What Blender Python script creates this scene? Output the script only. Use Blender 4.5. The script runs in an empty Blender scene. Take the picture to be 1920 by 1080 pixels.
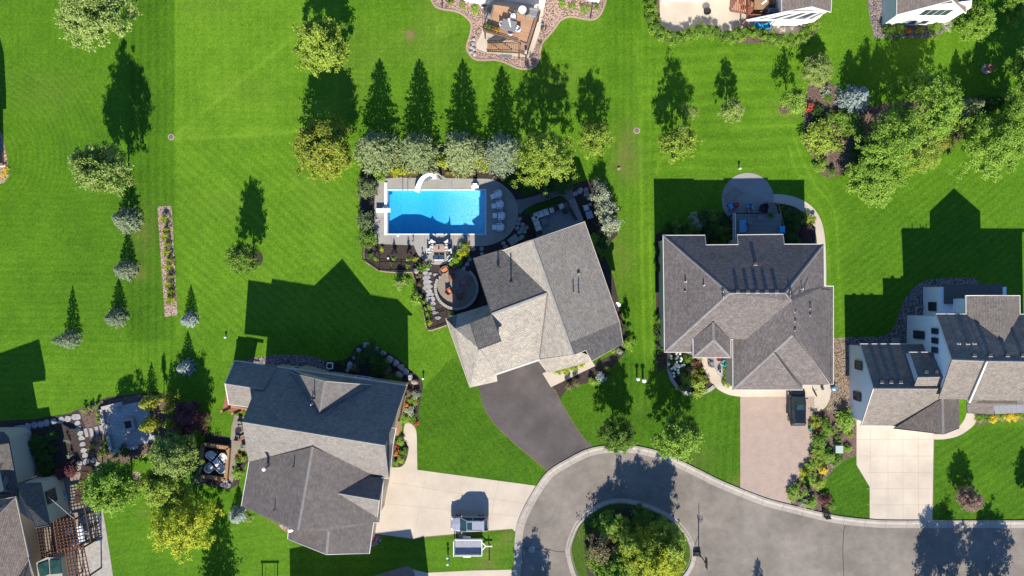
import bpy, math, random
import numpy as np
from mathutils import Vector, Matrix

C = bpy.context.scene.collection
scene = bpy.context.scene
S, H = 15.0, 94.5          # photo pixels per metre on the ground, camera height in metres

# ------------------------------------------------------------------ camera, sky, sun, exposure
cam = bpy.data.cameras.new('camera')
cam.sensor_width = 36.0
cam.lens = 36.0 * H / 128.0
cam.clip_end = 3000
co = bpy.data.objects.new('camera', cam)
co.location = (0, 0, H)
C.objects.link(co)
scene.camera = co

SUN_EL = math.radians(34.6)
world = bpy.data.worlds.new('World')
scene.world = world
world.use_nodes = True
wn = world.node_tree
bg = wn.nodes['Background']
sky = wn.nodes.new('ShaderNodeTexSky')
sky.sky_type = 'NISHITA'
sky.sun_disc = False
sky.sun_elevation = SUN_EL
sky.sun_rotation = math.radians(180)
sky.air_density = 1.0
sky.dust_density = 0.0
sky.ozone_density = 10.0
wn.links.new(sky.outputs[0], bg.inputs['Color'])
bg.inputs['Strength'].default_value = 0.11
sl = bpy.data.lights.new('sun', 'SUN')
sl.energy = 5.0
sl.angle = math.radians(0.5)
sl.color = (1.0, 0.93, 0.81)
so = bpy.data.objects.new('sun', sl)
so.rotation_euler = (math.pi / 2 - SUN_EL, 0, math.radians(0.8))
C.objects.link(so)
scene.view_settings.view_transform = 'Standard'
scene.view_settings.look = 'None'
scene.view_settings.gamma = 1
scene.view_settings.exposure = 1.0
scene.cycles.max_bounces = 6
scene.cycles.diffuse_bounces = 3
scene.cycles.glossy_bounces = 3
scene.cycles.transparent_max_bounces = 16

# ------------------------------------------------------------------ helpers
def g(px, py, z=0.0):
    """world point at height z that shows at photo pixel (px,py)"""
    f = (H - z) / H
    return Vector(((px - 960) / S * f, (540 - py) / S * f, z))

def gp(pts, z=0.0):
    return [g(p[0], p[1], z) for p in pts]

def smooth(pts, n=6, closed=False):
    """Catmull-Rom through 2-D pixel points"""
    out = []
    m = len(pts)
    rng = range(m) if closed else range(m - 1)
    for i in rng:
        if closed:
            p0, p1, p2, p3 = pts[i - 1], pts[i], pts[(i + 1) % m], pts[(i + 2) % m]
        else:
            p0, p1, p2, p3 = pts[max(i - 1, 0)], pts[i], pts[i + 1], pts[min(i + 2, m - 1)]
        for k in range(n):
            t = k / n
            out.append(tuple(0.5 * ((2 * p1[a]) + (-p0[a] + p2[a]) * t + (2 * p0[a] - 5 * p1[a] + 4 * p2[a] - p3[a]) * t * t
                             + (-p0[a] + 3 * p1[a] - 3 * p2[a] + p3[a]) * t ** 3) for a in (0, 1)))
    if not closed:
        out.append(tuple(pts[-1][:2]))
    return out

def arc(cx, cy, rx, ry, a0, a1, n=24):
    return [(cx + rx * math.cos(math.radians(a0 + (a1 - a0) * i / n)), cy + ry * math.sin(math.radians(a0 + (a1 - a0) * i / n))) for i in range(n + 1)]

def tag(o, label=None, cat=None, group=None, kind=None):
    if label: o['label'] = label
    if cat: o['category'] = cat
    if group: o['group'] = group
    if kind: o['kind'] = kind
    return o

def thing(name, label, cat, loc=(0, 0, 0), rz=0.0, group=None):
    o = bpy.data.objects.new(name, None)
    o.empty_display_size = 0.3
    o.location = loc
    o.rotation_euler = (0, 0, rz)
    C.objects.link(o)
    return tag(o, label, cat, group)

def dup(o, loc=None, rz=None, label=None, group=None, scale=None, parent=None):
    c = o.copy()
    C.objects.link(c)
    if parent is not None: c.parent = parent
    if loc is not None: c.location = loc
    if rz is not None: c.rotation_euler = (0, 0, rz)
    if scale is not None: c.scale = scale if hasattr(scale, '__len__') else (scale,) * 3
    if label: c['label'] = label
    if group: c['group'] = group
    for ch in list(o.children):
        dup(ch, parent=c)
    return c

class MB:
    """collects faces, links them as one mesh object"""
    def __init__(s):
        s.v = []; s.f = []; s.uv = []; s.mi = []
    def face(s, pts, uv=None, m=0):
        i = len(s.v)
        s.v += [tuple(p) for p in pts]
        s.f.append(tuple(range(i, i + len(pts))))
        s.uv.append(uv); s.mi.append(m)
        return s
    def add(s, vs, fs, m=0):
        i = len(s.v)
        s.v += [tuple(p) for p in vs]
        for f in fs:
            s.f.append(tuple(a + i for a in f)); s.uv.append(None); s.mi.append(m)
        return s
    def box(s, c, d, rz=0.0, m=0, tilt=0.0, taper=1.0):
        """c centre, d full size, rz turn about z, tilt about local x"""
        vs = []
        for z in (-1, 1):
            k = taper if z > 0 else 1.0
            for x, y in ((-1, -1), (1, -1), (1, 1), (-1, 1)):
                vs.append(Vector((x * d[0] / 2 * k, y * d[1] / 2 * k, z * d[2] / 2)))
        R = Matrix.Rotation(rz, 3, 'Z') @ Matrix.Rotation(tilt, 3, 'X')
        vs = [R @ v + Vector(c) for v in vs]
        return s.add(vs, [(3, 2, 1, 0), (4, 5, 6, 7), (0, 1, 5, 4), (1, 2, 6, 5), (2, 3, 7, 6), (3, 0, 4, 7)], m)
    def rbox(s, c, d, r=0.04, rz=0.0, m=0, tilt=0.0):
        """box with chamfered top edges"""
        x, y, z = d[0] / 2, d[1] / 2, d[2] / 2
        R = Matrix.Rotation(rz, 3, 'Z') @ Matrix.Rotation(tilt, 3, 'X')
        vs = []
        for (k, zz) in ((0, -z), (0, z - r), (r, z)):
            for a, b in ((-1, -1), (1, -1), (1, 1), (-1, 1)):
                vs.append(R @ Vector((a * (x - k), b * (y - k), zz)) + Vector(c))
        fs = [(3, 2, 1, 0), (8, 9, 10, 11)]
        for l in (0, 4):
            for i in range(4):
                j = (i + 1) % 4
                fs.append((l + i, l + j, l + 4 + j, l + 4 + i))
        return s.add(vs, fs, m)
    def prism(s, poly, z0, z1, m=0, bottom=False):
        n = len(poly)
        A = sum(poly[i][0] * poly[(i + 1) % n][1] - poly[(i + 1) % n][0] * poly[i][1] for i in range(n))
        if A < 0: poly = poly[::-1]
        vs = [(p[0], p[1], z0) for p in poly] + [(p[0], p[1], z1) for p in poly]
        fs = [tuple(range(n, 2 * n))] + [(i, (i + 1) % n, n + (i + 1) % n, n + i) for i in range(n)]
        if bottom: fs.append(tuple(range(n - 1, -1, -1)))
        return s.add(vs, fs, m)
    def cyl(s, c, r, h, n=14, r2=None, m=0):
        r2 = r if r2 is None else r2
        vs = [(c[0] + r * math.cos(2 * math.pi * i / n), c[1] + r * math.sin(2 * math.pi * i / n), c[2]) for i in range(n)]
        vs += [(c[0] + r2 * math.cos(2 * math.pi * i / n), c[1] + r2 * math.sin(2 * math.pi * i / n), c[2] + h) for i in range(n)]
        fs = [tuple(range(n, 2 * n)), tuple(range(n - 1, -1, -1))] + [(i, (i + 1) % n, n + (i + 1) % n, n + i) for i in range(n)]
        return s.add(vs, fs, m)
    def lathe(s, c, prof, n=16, m=0):
        vs = []; fs = []
        for r, z in prof:
            vs += [(c[0] + r * math.cos(2 * math.pi * i / n), c[1] + r * math.sin(2 * math.pi * i / n), c[2] + z) for i in range(n)]
        for k in range(len(prof) - 1):
            fs += [(k * n + i, k * n + (i + 1) % n, (k + 1) * n + (i + 1) % n, (k + 1) * n + i) for i in range(n)]
        fs.append(tuple(range((len(prof) - 1) * n, len(prof) * n)))
        return s.add(vs, fs, m)
    def tube(s, path, r, n=6, r2=None, m=0):
        path = [Vector(p) for p in path]
        vs = []; fs = []
        L = len(path)
        for i, p in enumerate(path):
            d = (path[min(i + 1, L - 1)] - path[max(i - 1, 0)])
            d = d.normalized() if d.length > 1e-9 else Vector((0, 0, 1))
            a = d.cross(Vector((0, 0, 1)))
            if a.length < 1e-3: a = d.cross(Vector((1, 0, 0)))
            a.normalize(); b = d.cross(a)
            rr = r if r2 is None else r + (r2 - r) * i / max(L - 1, 1)
            vs += [p + (a * math.cos(2 * math.pi * k / n) + b * math.sin(2 * math.pi * k / n)) * rr for k in range(n)]
        for i in range(L - 1):
            fs += [(i * n + k, i * n + (k + 1) % n, (i + 1) * n + (k + 1) % n, (i + 1) * n + k) for k in range(n)]
        fs += [tuple(range(n)), tuple(range((L - 1) * n, L * n))]
        return s.add(vs, fs, m)
    def bar(s, p, q, w, h=None):
        """square-section bar from p to q"""
        h = w if h is None else h
        p, q = Vector(p), Vector(q)
        d = (q - p).normalized()
        a = d.cross(Vector((0, 0, 1)))
        if a.length < 1e-3: a = Vector((1, 0, 0))
        a.normalize(); b = a.cross(d).normalized()
        vs = [e + a * i * w / 2 + b * j * h / 2 for e in (p, q) for i, j in ((-1, -1), (1, -1), (1, 1), (-1, 1))]
        return s.add(vs, [(3, 2, 1, 0), (4, 5, 6, 7), (0, 1, 5, 4), (1, 2, 6, 5), (2, 3, 7, 6), (3, 0, 4, 7)])
    def strip(s, path, prof, closed=False, m=0):
        """sweep a profile of (offset to the right, z) along a flat path of (x,y); uv u = length"""
        P = [Vector((p[0], p[1])) for p in path]
        n = len(P); rows = []; us = []
        L = 0
        for i in range(n):
            a = P[i - 1] if (closed or i > 0) else P[i]
            b = P[(i + 1) % n] if (closed or i < n - 1) else P[i]
            d = (b - a).normalized()
            nr = Vector((d.y, -d.x))
            rows.append([(P[i].x + nr.x * o, P[i].y + nr.y * o, z) for o, z in prof])
            us.append(L)
            L += (P[(i + 1) % n] - P[i]).length
        us.append(L)
        for i in range(n if closed else n - 1):
            A, B = rows[i], rows[(i + 1) % n]
            for k in range(len(prof) - 1):
                s.face([A[k], A[k + 1], B[k + 1], B[k]], uv=[(us[i], prof[k][0]), (us[i], prof[k + 1][0]), (us[i + 1], prof[k + 1][0]), (us[i + 1], prof[k][0])], m=m)
        return s
    def build(s, name, mat, parent=None, world=False, loc=None, smooth=False):
        me = bpy.data.meshes.new(name)
        v = s.v
        if world and parent is not None:
            L = parent.location
            v = [(a - L[0], b - L[1], c - L[2]) for a, b, c in v]
        if loc is not None:
            v = [(a - loc[0], b - loc[1], c - loc[2]) for a, b, c in v]
        me.from_pydata(v, [], s.f)
        for m_ in (mat if isinstance(mat, (list, tuple)) else [mat]):
            me.materials.append(m_)
        if any(s.mi): me.polygons.foreach_set('material_index', s.mi)
        if any(u is not None for u in s.uv):
            l = me.uv_layers.new(name='UVMap')
            k = 0
            for f, u in zip(s.f, s.uv):
                for j in range(len(f)):
                    if u is not None: l.data[k].uv = u[j]
                    k += 1
        if smooth: me.polygons.foreach_set('use_smooth', [True] * len(me.polygons))
        me.update()
        o = bpy.data.objects.new(name, me)
        if loc is not None: o.location = loc
        if parent is not None: o.parent = parent
        C.objects.link(o)
        return o

# ------------------------------------------------------------------ materials
def nt(name):
    m = bpy.data.materials.new(name)
    m.use_nodes = True
    t = m.node_tree
    return m, t, t.nodes['Principled BSDF']

def node(t, typ, **kw):
    n = t.nodes.new(typ)
    for k, v in kw.items():
        if k in n.inputs.keys(): n.inputs[k].default_value = v
        else: setattr(n, k, v)
    return n

def rgb(c): return (c[0], c[1], c[2], 1.0)

def mixc(t, fac, a, b, mode='MIX'):
    n = t.nodes.new('ShaderNodeMix'); n.data_type = 'RGBA'; n.blend_type = mode
    for sock, val in ((n.inputs[0], fac), (n.inputs[6], a), (n.inputs[7], b)):
        if hasattr(val, 'is_linked') or hasattr(val, 'node'): t.links.new(val, sock)
        elif isinstance(val, (int, float)): sock.default_value = val
        else: sock.default_value = rgb(val)
    return n.outputs[2]

def mth(t, op, a, b=0.0, c=None):
    n = t.nodes.new('ShaderNodeMath'); n.operation = op
    for i, val in enumerate((a, b) if c is None else (a, b, c)):
        if hasattr(val, 'node'): t.links.new(val, n.inputs[i])
        else: n.inputs[i].default_value = val
    return n.outputs[0]

def pos(t): return t.nodes.new('ShaderNodeNewGeometry').outputs['Position']

def noise(t, scale, detail=4, rough=0.6, vec=None, stretch=None):
    n = node(t, 'ShaderNodeTexNoise', Scale=scale, Detail=detail, Roughness=rough)
    v = vec if vec is not None else pos(t)
    if stretch:
        mp = t.nodes.new('ShaderNodeMapping'); mp.inputs['Scale'].default_value = stretch
        t.links.new(v, mp.inputs['Vector']); v = mp.outputs[0]
    t.links.new(v, n.inputs['Vector'])
    return n.outputs[0]

def ramp(t, fac, a, b):
    n = node(t, 'ShaderNodeMapRange')
    t.links.new(fac, n.inputs[0])
    n.inputs[1].default_value = a; n.inputs[2].default_value = b
    return n.outputs[0]

def mk(name, c1, c2=None, scale=3.0, rough=0.8, bump=0.0, spec=0.3, metal=0.0, fine=0.0, big=0.0):
    """noise-mottled surface between two colours"""
    m, t, b = nt(name)
    c2 = c2 or tuple(x * 0.8 for x in c1)
    nz = noise(t, scale)
    col = mixc(t, ramp(t, nz, 0.32, 0.68), c1, c2)
    if fine:
        f2 = noise(t, 28.0, 3)
        col = mixc(t, fine, col, mixc(t, ramp(t, f2, 0.35, 0.65), (0.25, 0.25, 0.25), (1, 1, 1)), 'MULTIPLY')
    if big:
        f3 = noise(t, 0.18, 4)
        col = mixc(t, big, col, mixc(t, ramp(t, f3, 0.3, 0.7), (0.45, 0.45, 0.45), (1.1, 1.1, 1.1)), 'MULTIPLY')
    t.links.new(col, b.inputs['Base Color'])
    b.inputs['Roughness'].default_value = rough
    b.inputs['Specular IOR Level'].default_value = spec
    b.inputs['Metallic'].default_value = metal
    if bump:
        bp = node(t, 'ShaderNodeBump', Strength=bump, Distance=0.05)
        t.links.new(noise(t, scale * 4), bp.inputs['Height'])
        t.links.new(bp.outputs[0], b.inputs['Normal'])
    return m

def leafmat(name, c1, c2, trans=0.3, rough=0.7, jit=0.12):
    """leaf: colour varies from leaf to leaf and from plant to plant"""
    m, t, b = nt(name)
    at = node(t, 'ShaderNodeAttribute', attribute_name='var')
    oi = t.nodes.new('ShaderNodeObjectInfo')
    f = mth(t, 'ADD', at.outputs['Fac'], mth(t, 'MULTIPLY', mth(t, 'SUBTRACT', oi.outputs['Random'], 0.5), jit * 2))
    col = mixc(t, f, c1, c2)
    t.links.new(col, b.inputs['Base Color'])
    b.inputs['Roughness'].default_value = rough
    b.inputs['Specular IOR Level'].default_value = 0.22
    tr = t.nodes.new('ShaderNodeBsdfTranslucent')
    t.links.new(col, tr.inputs['Color'])
    mx = t.nodes.new('ShaderNodeMixShader'); mx.inputs[0].default_value = trans
    t.links.new(b.outputs[0], mx.inputs[1]); t.links.new(tr.outputs[0], mx.inputs[2])
    t.links.new(mx.outputs[0], t.nodes['Material Output'].inputs['Surface'])
    return m

def shingle(name, c1, c2, row=0.15, wid=0.30, dark=0.6):
    m, t, b = nt(name)
    uv = t.nodes.new('ShaderNodeUVMap')
    br = node(t, 'ShaderNodeTexBrick')
    t.links.new(uv.outputs[0], br.inputs['Vector'])
    br.inputs['Color1'].default_value = rgb(c1); br.inputs['Color2'].default_value = rgb(c2)
    br.inputs['Mortar'].default_value = rgb([x * dark for x in c2])
    br.inputs['Scale'].default_value = 1.0
    br.inputs['Mortar Size'].default_value = 0.022
    br.inputs['Mortar Smooth'].default_value = 0.3
    br.inputs['Brick Width'].default_value = wid
    br.inputs['Row Height'].default_value = row
    br.inputs['Bias'].default_value = -0.1
    n2 = noise(t, 1.6, 5, 0.7)
    col = mixc(t, 0.6, br.outputs[0], mixc(t, ramp(t, n2, 0.3, 0.7), (0.62, 0.62, 0.62), (1.15, 1.13, 1.1)), 'MULTIPLY')
    n3 = noise(t, 9.0, 3, 0.7)
    col = mixc(t, 0.5, col, mixc(t, ramp(t, n3, 0.35, 0.65), (0.55, 0.55, 0.56), (1.2, 1.18, 1.15)), 'MULTIPLY')
    n4 = noise(t, 0.25, 4, 0.6)
    col = mixc(t, 0.4, col, mixc(t, ramp(t, n4, 0.3, 0.7), (0.72, 0.72, 0.74), (1.12, 1.1, 1.08)), 'MULTIPLY')
    t.links.new(col, b.inputs['Base Color'])
    b.inputs['Roughness'].default_value = 0.92
    b.inputs['Specular IOR Level'].default_value = 0.15
    bp = node(t, 'ShaderNodeBump', Strength=0.35, Distance=0.02)
    t.links.new(mth(t, 'ADD', br.outputs['Fac'], mth(t, 'MULTIPLY', n3, -1.0)), bp.inputs['Height'])
    bp.invert = True
    t.links.new(bp.outputs[0], b.inputs['Normal'])
    return m

def pavers(name, c1, c2, bw=0.3, bh=0.15, mortar=0.012, rz=0.0):
    m, t, b = nt(name)
    mp = t.nodes.new('ShaderNodeMapping'); mp.inputs['Rotation'].default_value = (0, 0, rz)
    t.links.new(pos(t), mp.inputs['Vector'])
    br = node(t, 'ShaderNodeTexBrick')
    t.links.new(mp.outputs[0], br.inputs['Vector'])
    br.inputs['Color1'].default_value = rgb(c1); br.inputs['Color2'].default_value = rgb(c2)
    br.inputs['Mortar'].default_value = rgb([x * 0.5 for x in c2])
    br.inputs['Scale'].default_value = 1.0
    br.inputs['Mortar Size'].default_value = mortar
    br.inputs['Brick Width'].default_value = bw
    br.inputs['Row Height'].default_value = bh
    col = mixc(t, 0.5, br.outputs[0], mixc(t, ramp(t, noise(t, 0.9, 5), 0.3, 0.7), (0.75, 0.75, 0.75), (1.08, 1.06, 1.04)), 'MULTIPLY')
    t.links.new(col, b.inputs['Base Color'])
    b.inputs['Roughness'].default_value = 0.88
    b.inputs['Specular IOR Level'].default_value = 0.2
    return m

def stones(name, c1, c2, scale=7.0, bump=0.6):
    """loose stones: voronoi cells each of its own tone"""
    m, t, b = nt(name)
    vo = node(t, 'ShaderNodeTexVoronoi', Scale=scale)
    t.links.new(pos(t), vo.inputs['Vector'])
    sp = t.nodes.new('ShaderNodeSeparateColor'); t.links.new(vo.outputs['Color'], sp.inputs[0])
    col = mixc(t, sp.outputs[0], c1, c2)
    col = mixc(t, 0.5, col, mixc(t, sp.outputs[1], (0.6, 0.55, 0.52), (1.25, 1.2, 1.15)), 'MULTIPLY')
    col = mixc(t, ramp(t, vo.outputs['Distance'], 0.35, 0.75), col, [x * 0.35 for x in c2])
    t.links.new(col, b.inputs['Base Color'])
    b.inputs['Roughness'].default_value = 0.9
    bp = node(t, 'ShaderNodeBump', Strength=bump, Distance=0.06); bp.invert = True
    t.links.new(vo.outputs['Distance'], bp.inputs['Height'])
    t.links.new(bp.outputs[0], b.inputs['Normal'])
    return m

def glass_pane(name, c=(0.02, 0.03, 0.035)):
    m, t, b = nt(name)
    col = mixc(t, ramp(t, noise(t, 0.7, 2), 0.4, 0.6), c, [x * 1.8 for x in c])
    t.links.new(col, b.inputs['Base Color'])
    b.inputs['Roughness'].default_value = 0.06
    b.inputs['Specular IOR Level'].default_value = 0.25
    return m

M = {}
# ------------------------------------------------------------------ ground: lawn with mowing marks
def lawn():
    step = 0.22
    xs = np.arange(-76, 76.01, step); ys = np.arange(-50, 50.01, step)
    nx, ny = len(xs), len(ys)
    X, Y = np.meshgrid(xs, ys)
    px = 960 + X * S; py = 540 - Y * S
    rs = np.random.RandomState(4)
    def vn(sc, seed):
        r = np.random.RandomState(seed)
        n = 64
        G = r.rand(n, n)
        u = (X + 500) / sc; v = (Y + 500) / sc
        iu = np.floor(u).astype(int); iv = np.floor(v).astype(int)
        fu = u - iu; fv = v - iv
        fu = fu * fu * (3 - 2 * fu); fv = fv * fv * (3 - 2 * fv)
        a = G[iv % n, iu % n]; b = G[iv % n, (iu + 1) % n]; c = G[(iv + 1) % n, iu % n]; d = G[(iv + 1) % n, (iu + 1) % n]
        return (a * (1 - fu) + b * fu) * (1 - fv) + (c * (1 - fu) + d * fu) * fv
    def box(x0, x1, y0, y1, f=12):
        s = lambda t: 1 / (1 + np.exp(-np.clip(t, -40, 40)))
        return s((px - x0) / f * 3) * s((x1 - px) / f * 3) * s((py - y0) / f * 3) * s((y1 - py) / f * 3)
    def stripes(ang, per, seed=0, sharp=1.0):
        a = math.radians(ang)
        t = (px * math.cos(a) + py * math.sin(a)) / per + 0.35 * vn(6, 20 + seed)
        t = t * 2 * math.pi
        return np.sin(t) * 0.6 + 0.4 * np.sin(t * 2.37 + 1.0) * vn(9, 40 + seed)
    tone = np.zeros_like(X)
    dry = np.zeros_like(X)
    # broad tone of each lot
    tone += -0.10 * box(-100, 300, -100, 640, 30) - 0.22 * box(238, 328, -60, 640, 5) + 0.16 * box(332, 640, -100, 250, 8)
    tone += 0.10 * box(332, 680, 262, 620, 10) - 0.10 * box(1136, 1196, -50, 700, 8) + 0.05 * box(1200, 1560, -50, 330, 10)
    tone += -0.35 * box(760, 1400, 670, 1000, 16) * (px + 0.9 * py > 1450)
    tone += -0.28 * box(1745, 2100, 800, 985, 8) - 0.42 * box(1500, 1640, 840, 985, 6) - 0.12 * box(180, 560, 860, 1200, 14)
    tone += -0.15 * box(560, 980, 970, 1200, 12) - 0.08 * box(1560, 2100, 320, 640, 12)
    tone += 0.10 * box(332, 640, 238, 262, 5)
    # mower passes
    tone += 0.15 * stripes(0, 15, 1) * box(238, 328, -60, 720, 8)
    tone += 0.07 * stripes(0, 17, 2) * box(332, 1140, -60, 230, 10) + 0.05 * stripes(90, 12, 3) * box(332, 1140, -60, 260, 10)
    tone += 0.16 * stripes(-48, 15, 4) * box(330, 690, 265, 640, 14)
    tone += 0.10 * stripes(-40, 13, 5) * box(560, 1010, 470, 900, 18) * (py > 540)
    tone += 0.13 * stripes(0, 14, 6) * box(1138, 1232, -60, 760, 8)
    tone += 0.15 * stripes(88, 24, 7) * box(1200, 1560, 60, 330, 14)
    tone += 0.13 * stripes(52, 13, 8) * box(1560, 1900, 310, 640, 14)
    tone += 0.13 * stripes(58, 14, 9) * box(1750, 2100, 800, 985, 8) + 0.10 * stripes(62, 11, 10) * box(1500, 1640, 850, 985, 6)
    tone += 0.10 * stripes(90, 14, 11) * box(-100, 235, 480, 780, 14) + 0.07 * stripes(80, 13, 12) * box(180, 560, 860, 1200, 14)
    tone += 0.10 * stripes(90, 20, 13) * box(500, 980, 990, 1200, 14) + 0.11 * stripes(4, 16, 14) * box(1200, 1390, 740, 930, 12)
    r0 = np.hypot(px + 40, py - 300)
    tone += 0.11 * np.sin(r0 / 10.5 * 2 * math.pi + 3 * vn(8, 3)) * box(0, 190, 120, 360, 22) * ((r0 > 60) & (r0 < 260))
    tone += 0.08 * stripes(90, 11, 15) * box(-100, 235, 330, 480, 14) + 0.07 * stripes(0, 14, 16) * box(-100, 235, -60, 130, 14)
    # wheel tracks: lighter lines
    def track(pts, w=2.2, amp=0.25):
        P = smooth(pts, 10)
        d = np.full_like(X, 1e9)
        for (ax, ay), (bx, by) in zip(P[:-1], P[1:]):
            vx, vy = bx - ax, by - ay
            t = np.clip(((px - ax) * vx + (py - ay) * vy) / (vx * vx + vy * vy + 1e-9), 0, 1)
            d = np.minimum(d, np.hypot(px - ax - t * vx, py - ay - t * vy))
        return amp * np.exp(-(d / w) ** 2)
    tone += track([(330, 0), (331, 120), (328, 250), (331, 262)], 3, 0.22)
    tone += track([(330, 258), (420, 256), (560, 246), (640, 238)], 4, 0.22)
    tone += track([(332, 250), (430, 170), (560, 60), (600, 20)], 4, 0.2)
    tone += track([(332, 262), (400, 330), (470, 400), (560, 470)], 4, 0.12)
    tone += track([(1196, 60), (1198, 200), (1203, 420), (1206, 600), (1214, 700)], 3, 0.2)
    tone += track([(1218, 430), (1221, 560), (1226, 680)], 3, 0.22)
    tone += track([(1200, 236), (1300, 234), (1420, 236), (1500, 234)], 2.5, 0.18)
    tone += track([(1232, 330), (1240, 300), (1280, 285), (1330, 290), (1370, 320)], 3, 0.18)
    tone += track([(1490, 260), (1505, 300), (1530, 350), (1565, 400), (1572, 520)], 2.5, 0.28)
    tone += track([(1480, 275), (1492, 318), (1515, 365), (1545, 410), (1556, 520)], 2.5, 0.25)
    tone += track([(1575, 520), (1577, 640)], 2.5, 0.2)
    tone += track([(1500, 330), (1540, 345), (1562, 375)], 2.5, 0.18)
    # faded circle by the deck, dry and brown patches
    rc = np.hypot(px - 831, py - 57)
    tone += 0.28 * np.exp(-((rc - 13) / 1.6) ** 2) + 0.10 * (rc < 13)
    for (cx, cy, rx, ry, a) in ((769, 66, 6, 6, 1.0), (769, 66, 12, 12, .35), (1175, 300, 26, 40, .35), (1160, 316, 5, 4, .8), (1165, 480, 22, 60, .2), (1178, 250, 18, 30, .2),
                                (265, 430, 26, 45, .22), (260, 515, 18, 16, .3), (1480, 205, 22, 14, .5), (1140, 800, 14, 18, .12), (1385, 905, 14, 14, .5), (1200, 770, 12, 20, .05),
                                (918, 1032, 18, 16, .25), (912, 1060, 24, 9, .35), (952, 1010, 14, 18, .3), (480, 780, 20, 30, .12), (90, 170, 60, 40, .1), (640, 945, 60, 20, .12),
                                (525, 980, 30, 12, .2), (270, 960, 14, 10, .15), (600, 200, 40, 20, .1), (1040, 150, 50, 30, .1), (1300, 860, 40, 30, .15), (500, 560, 40, 30, .1)):
        dry += a * np.exp(-(((px - cx) / rx) ** 2 + ((py - cy) / ry) ** 2)) * (0.5 + vn(0.9, 77))
    dry += 0.10 * np.clip(vn(5, 8) - 0.5, 0, 1) * 2 * box(330, 1000, -60, 400, 40)
    tone += 0.16 * (vn(7, 1) - 0.5) + 0.16 * (vn(2.3, 2) - 0.5) + 0.16 * (vn(0.8, 5) - 0.5) + 0.20 * (rs.rand(ny, nx) - 0.5)
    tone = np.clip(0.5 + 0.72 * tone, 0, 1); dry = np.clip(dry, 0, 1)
    me = bpy.data.meshes.new('lawn')
    V = np.stack([X.ravel(), Y.ravel(), np.zeros(nx * ny)], 1)
    # leave out the cells over the pool
    idx = np.arange(nx * ny).reshape(ny, nx)
    q = np.stack([idx[:-1, :-1], idx[:-1, 1:], idx[1:, 1:], idx[1:, :-1]], -1).reshape(-1, 4)
    cx = (px[:-1, :-1] + px[1:, 1:]).ravel() / 2; cy = (py[:-1, :-1] + py[1:, 1:]).ravel() / 2
    hole = (cx > 722) & (cx < 916) & (cy > 350) & (cy < 445)
    hole |= (cx > 1711) & (cx < 1748) & (cy > 574) & (cy < 592)
    q = q[~hole]
    x0, x1, y0, y1 = xs[0], xs[-1], ys[0], ys[-1]
    B = 900
    ex = [(-B, -B), (B, -B), (B, B), (-B, B), (x0, y0), (x1, y0), (x1, y1), (x0, y1)]
    n0 = nx * ny
    V = np.vstack([V, [(a, b, 0) for a, b in ex]])
    q = np.vstack([q, [(n0, n0 + 1, n0 + 5, n0 + 4), (n0 + 1, n0 + 2, n0 + 6, n0 + 5), (n0 + 2, n0 + 3, n0 + 7, n0 + 6), (n0 + 3, n0, n0 + 4, n0 + 7)]])
    me.vertices.add(len(V)); me.vertices.foreach_set('co', V.ravel())
    me.loops.add(len(q) * 4); me.loops.foreach_set('vertex_index', q.ravel().astype(np.int32))
    me.polygons.add(len(q)); me.polygons.foreach_set('loop_start', np.arange(0, len(q) * 4, 4, dtype=np.int32)); me.polygons.foreach_set('loop_total', np.full(len(q), 4, dtype=np.int32))
    for nm, arr, dv in (('mow', tone, 0.5), ('dry', dry, 0.0)):
        at = me.attributes.new(nm, 'FLOAT', 'POINT')
        at.data.foreach_set('value', np.concatenate([arr.ravel(), np.full(8, dv)]).astype(np.float32))
    me.update(); me.validate()
    m, t, b = nt('lawn_grass')
    mow = node(t, 'ShaderNodeAttribute', attribute_name='mow').outputs['Fac']
    dr = node(t, 'ShaderNodeAttribute', attribute_name='dry').outputs['Fac']
    n1 = noise(t, 7.0, 5, 0.75)
    n2 = noise(t, 1.0, 3, 0.7, stretch=(9, 2.2, 1))
    n3 = noise(t, 22.0, 2, 0.6)
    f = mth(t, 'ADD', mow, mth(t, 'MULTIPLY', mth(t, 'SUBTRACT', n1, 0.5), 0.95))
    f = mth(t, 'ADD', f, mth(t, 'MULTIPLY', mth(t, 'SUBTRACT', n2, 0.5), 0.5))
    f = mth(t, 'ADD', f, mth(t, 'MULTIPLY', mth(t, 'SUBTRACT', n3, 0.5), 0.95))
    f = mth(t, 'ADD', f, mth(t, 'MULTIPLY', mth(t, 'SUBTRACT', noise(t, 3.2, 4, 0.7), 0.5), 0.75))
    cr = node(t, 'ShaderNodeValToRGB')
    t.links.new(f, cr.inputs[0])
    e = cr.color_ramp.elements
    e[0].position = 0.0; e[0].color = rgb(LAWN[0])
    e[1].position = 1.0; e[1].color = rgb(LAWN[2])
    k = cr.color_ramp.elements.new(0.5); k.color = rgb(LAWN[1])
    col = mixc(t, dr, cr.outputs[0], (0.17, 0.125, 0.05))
    t.links.new(col, b.inputs['Base Color'])
    b.inputs['Roughness'].default_value = 0.85
    b.inputs['Specular IOR Level'].default_value = 0.12
    bp = node(t, 'ShaderNodeBump', Strength=0.5, Distance=0.06)
    t.links.new(n1, bp.inputs['Height']); t.links.new(bp.outputs[0], b.inputs['Normal'])
    me.materials.append(m)
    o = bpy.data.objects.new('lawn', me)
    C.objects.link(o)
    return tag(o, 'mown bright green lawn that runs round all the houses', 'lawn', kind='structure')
LAWN = ((0.020, 0.064, 0.0015), (0.064, 0.153, 0.0055), (0.148, 0.265, 0.016))
lawn()

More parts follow.
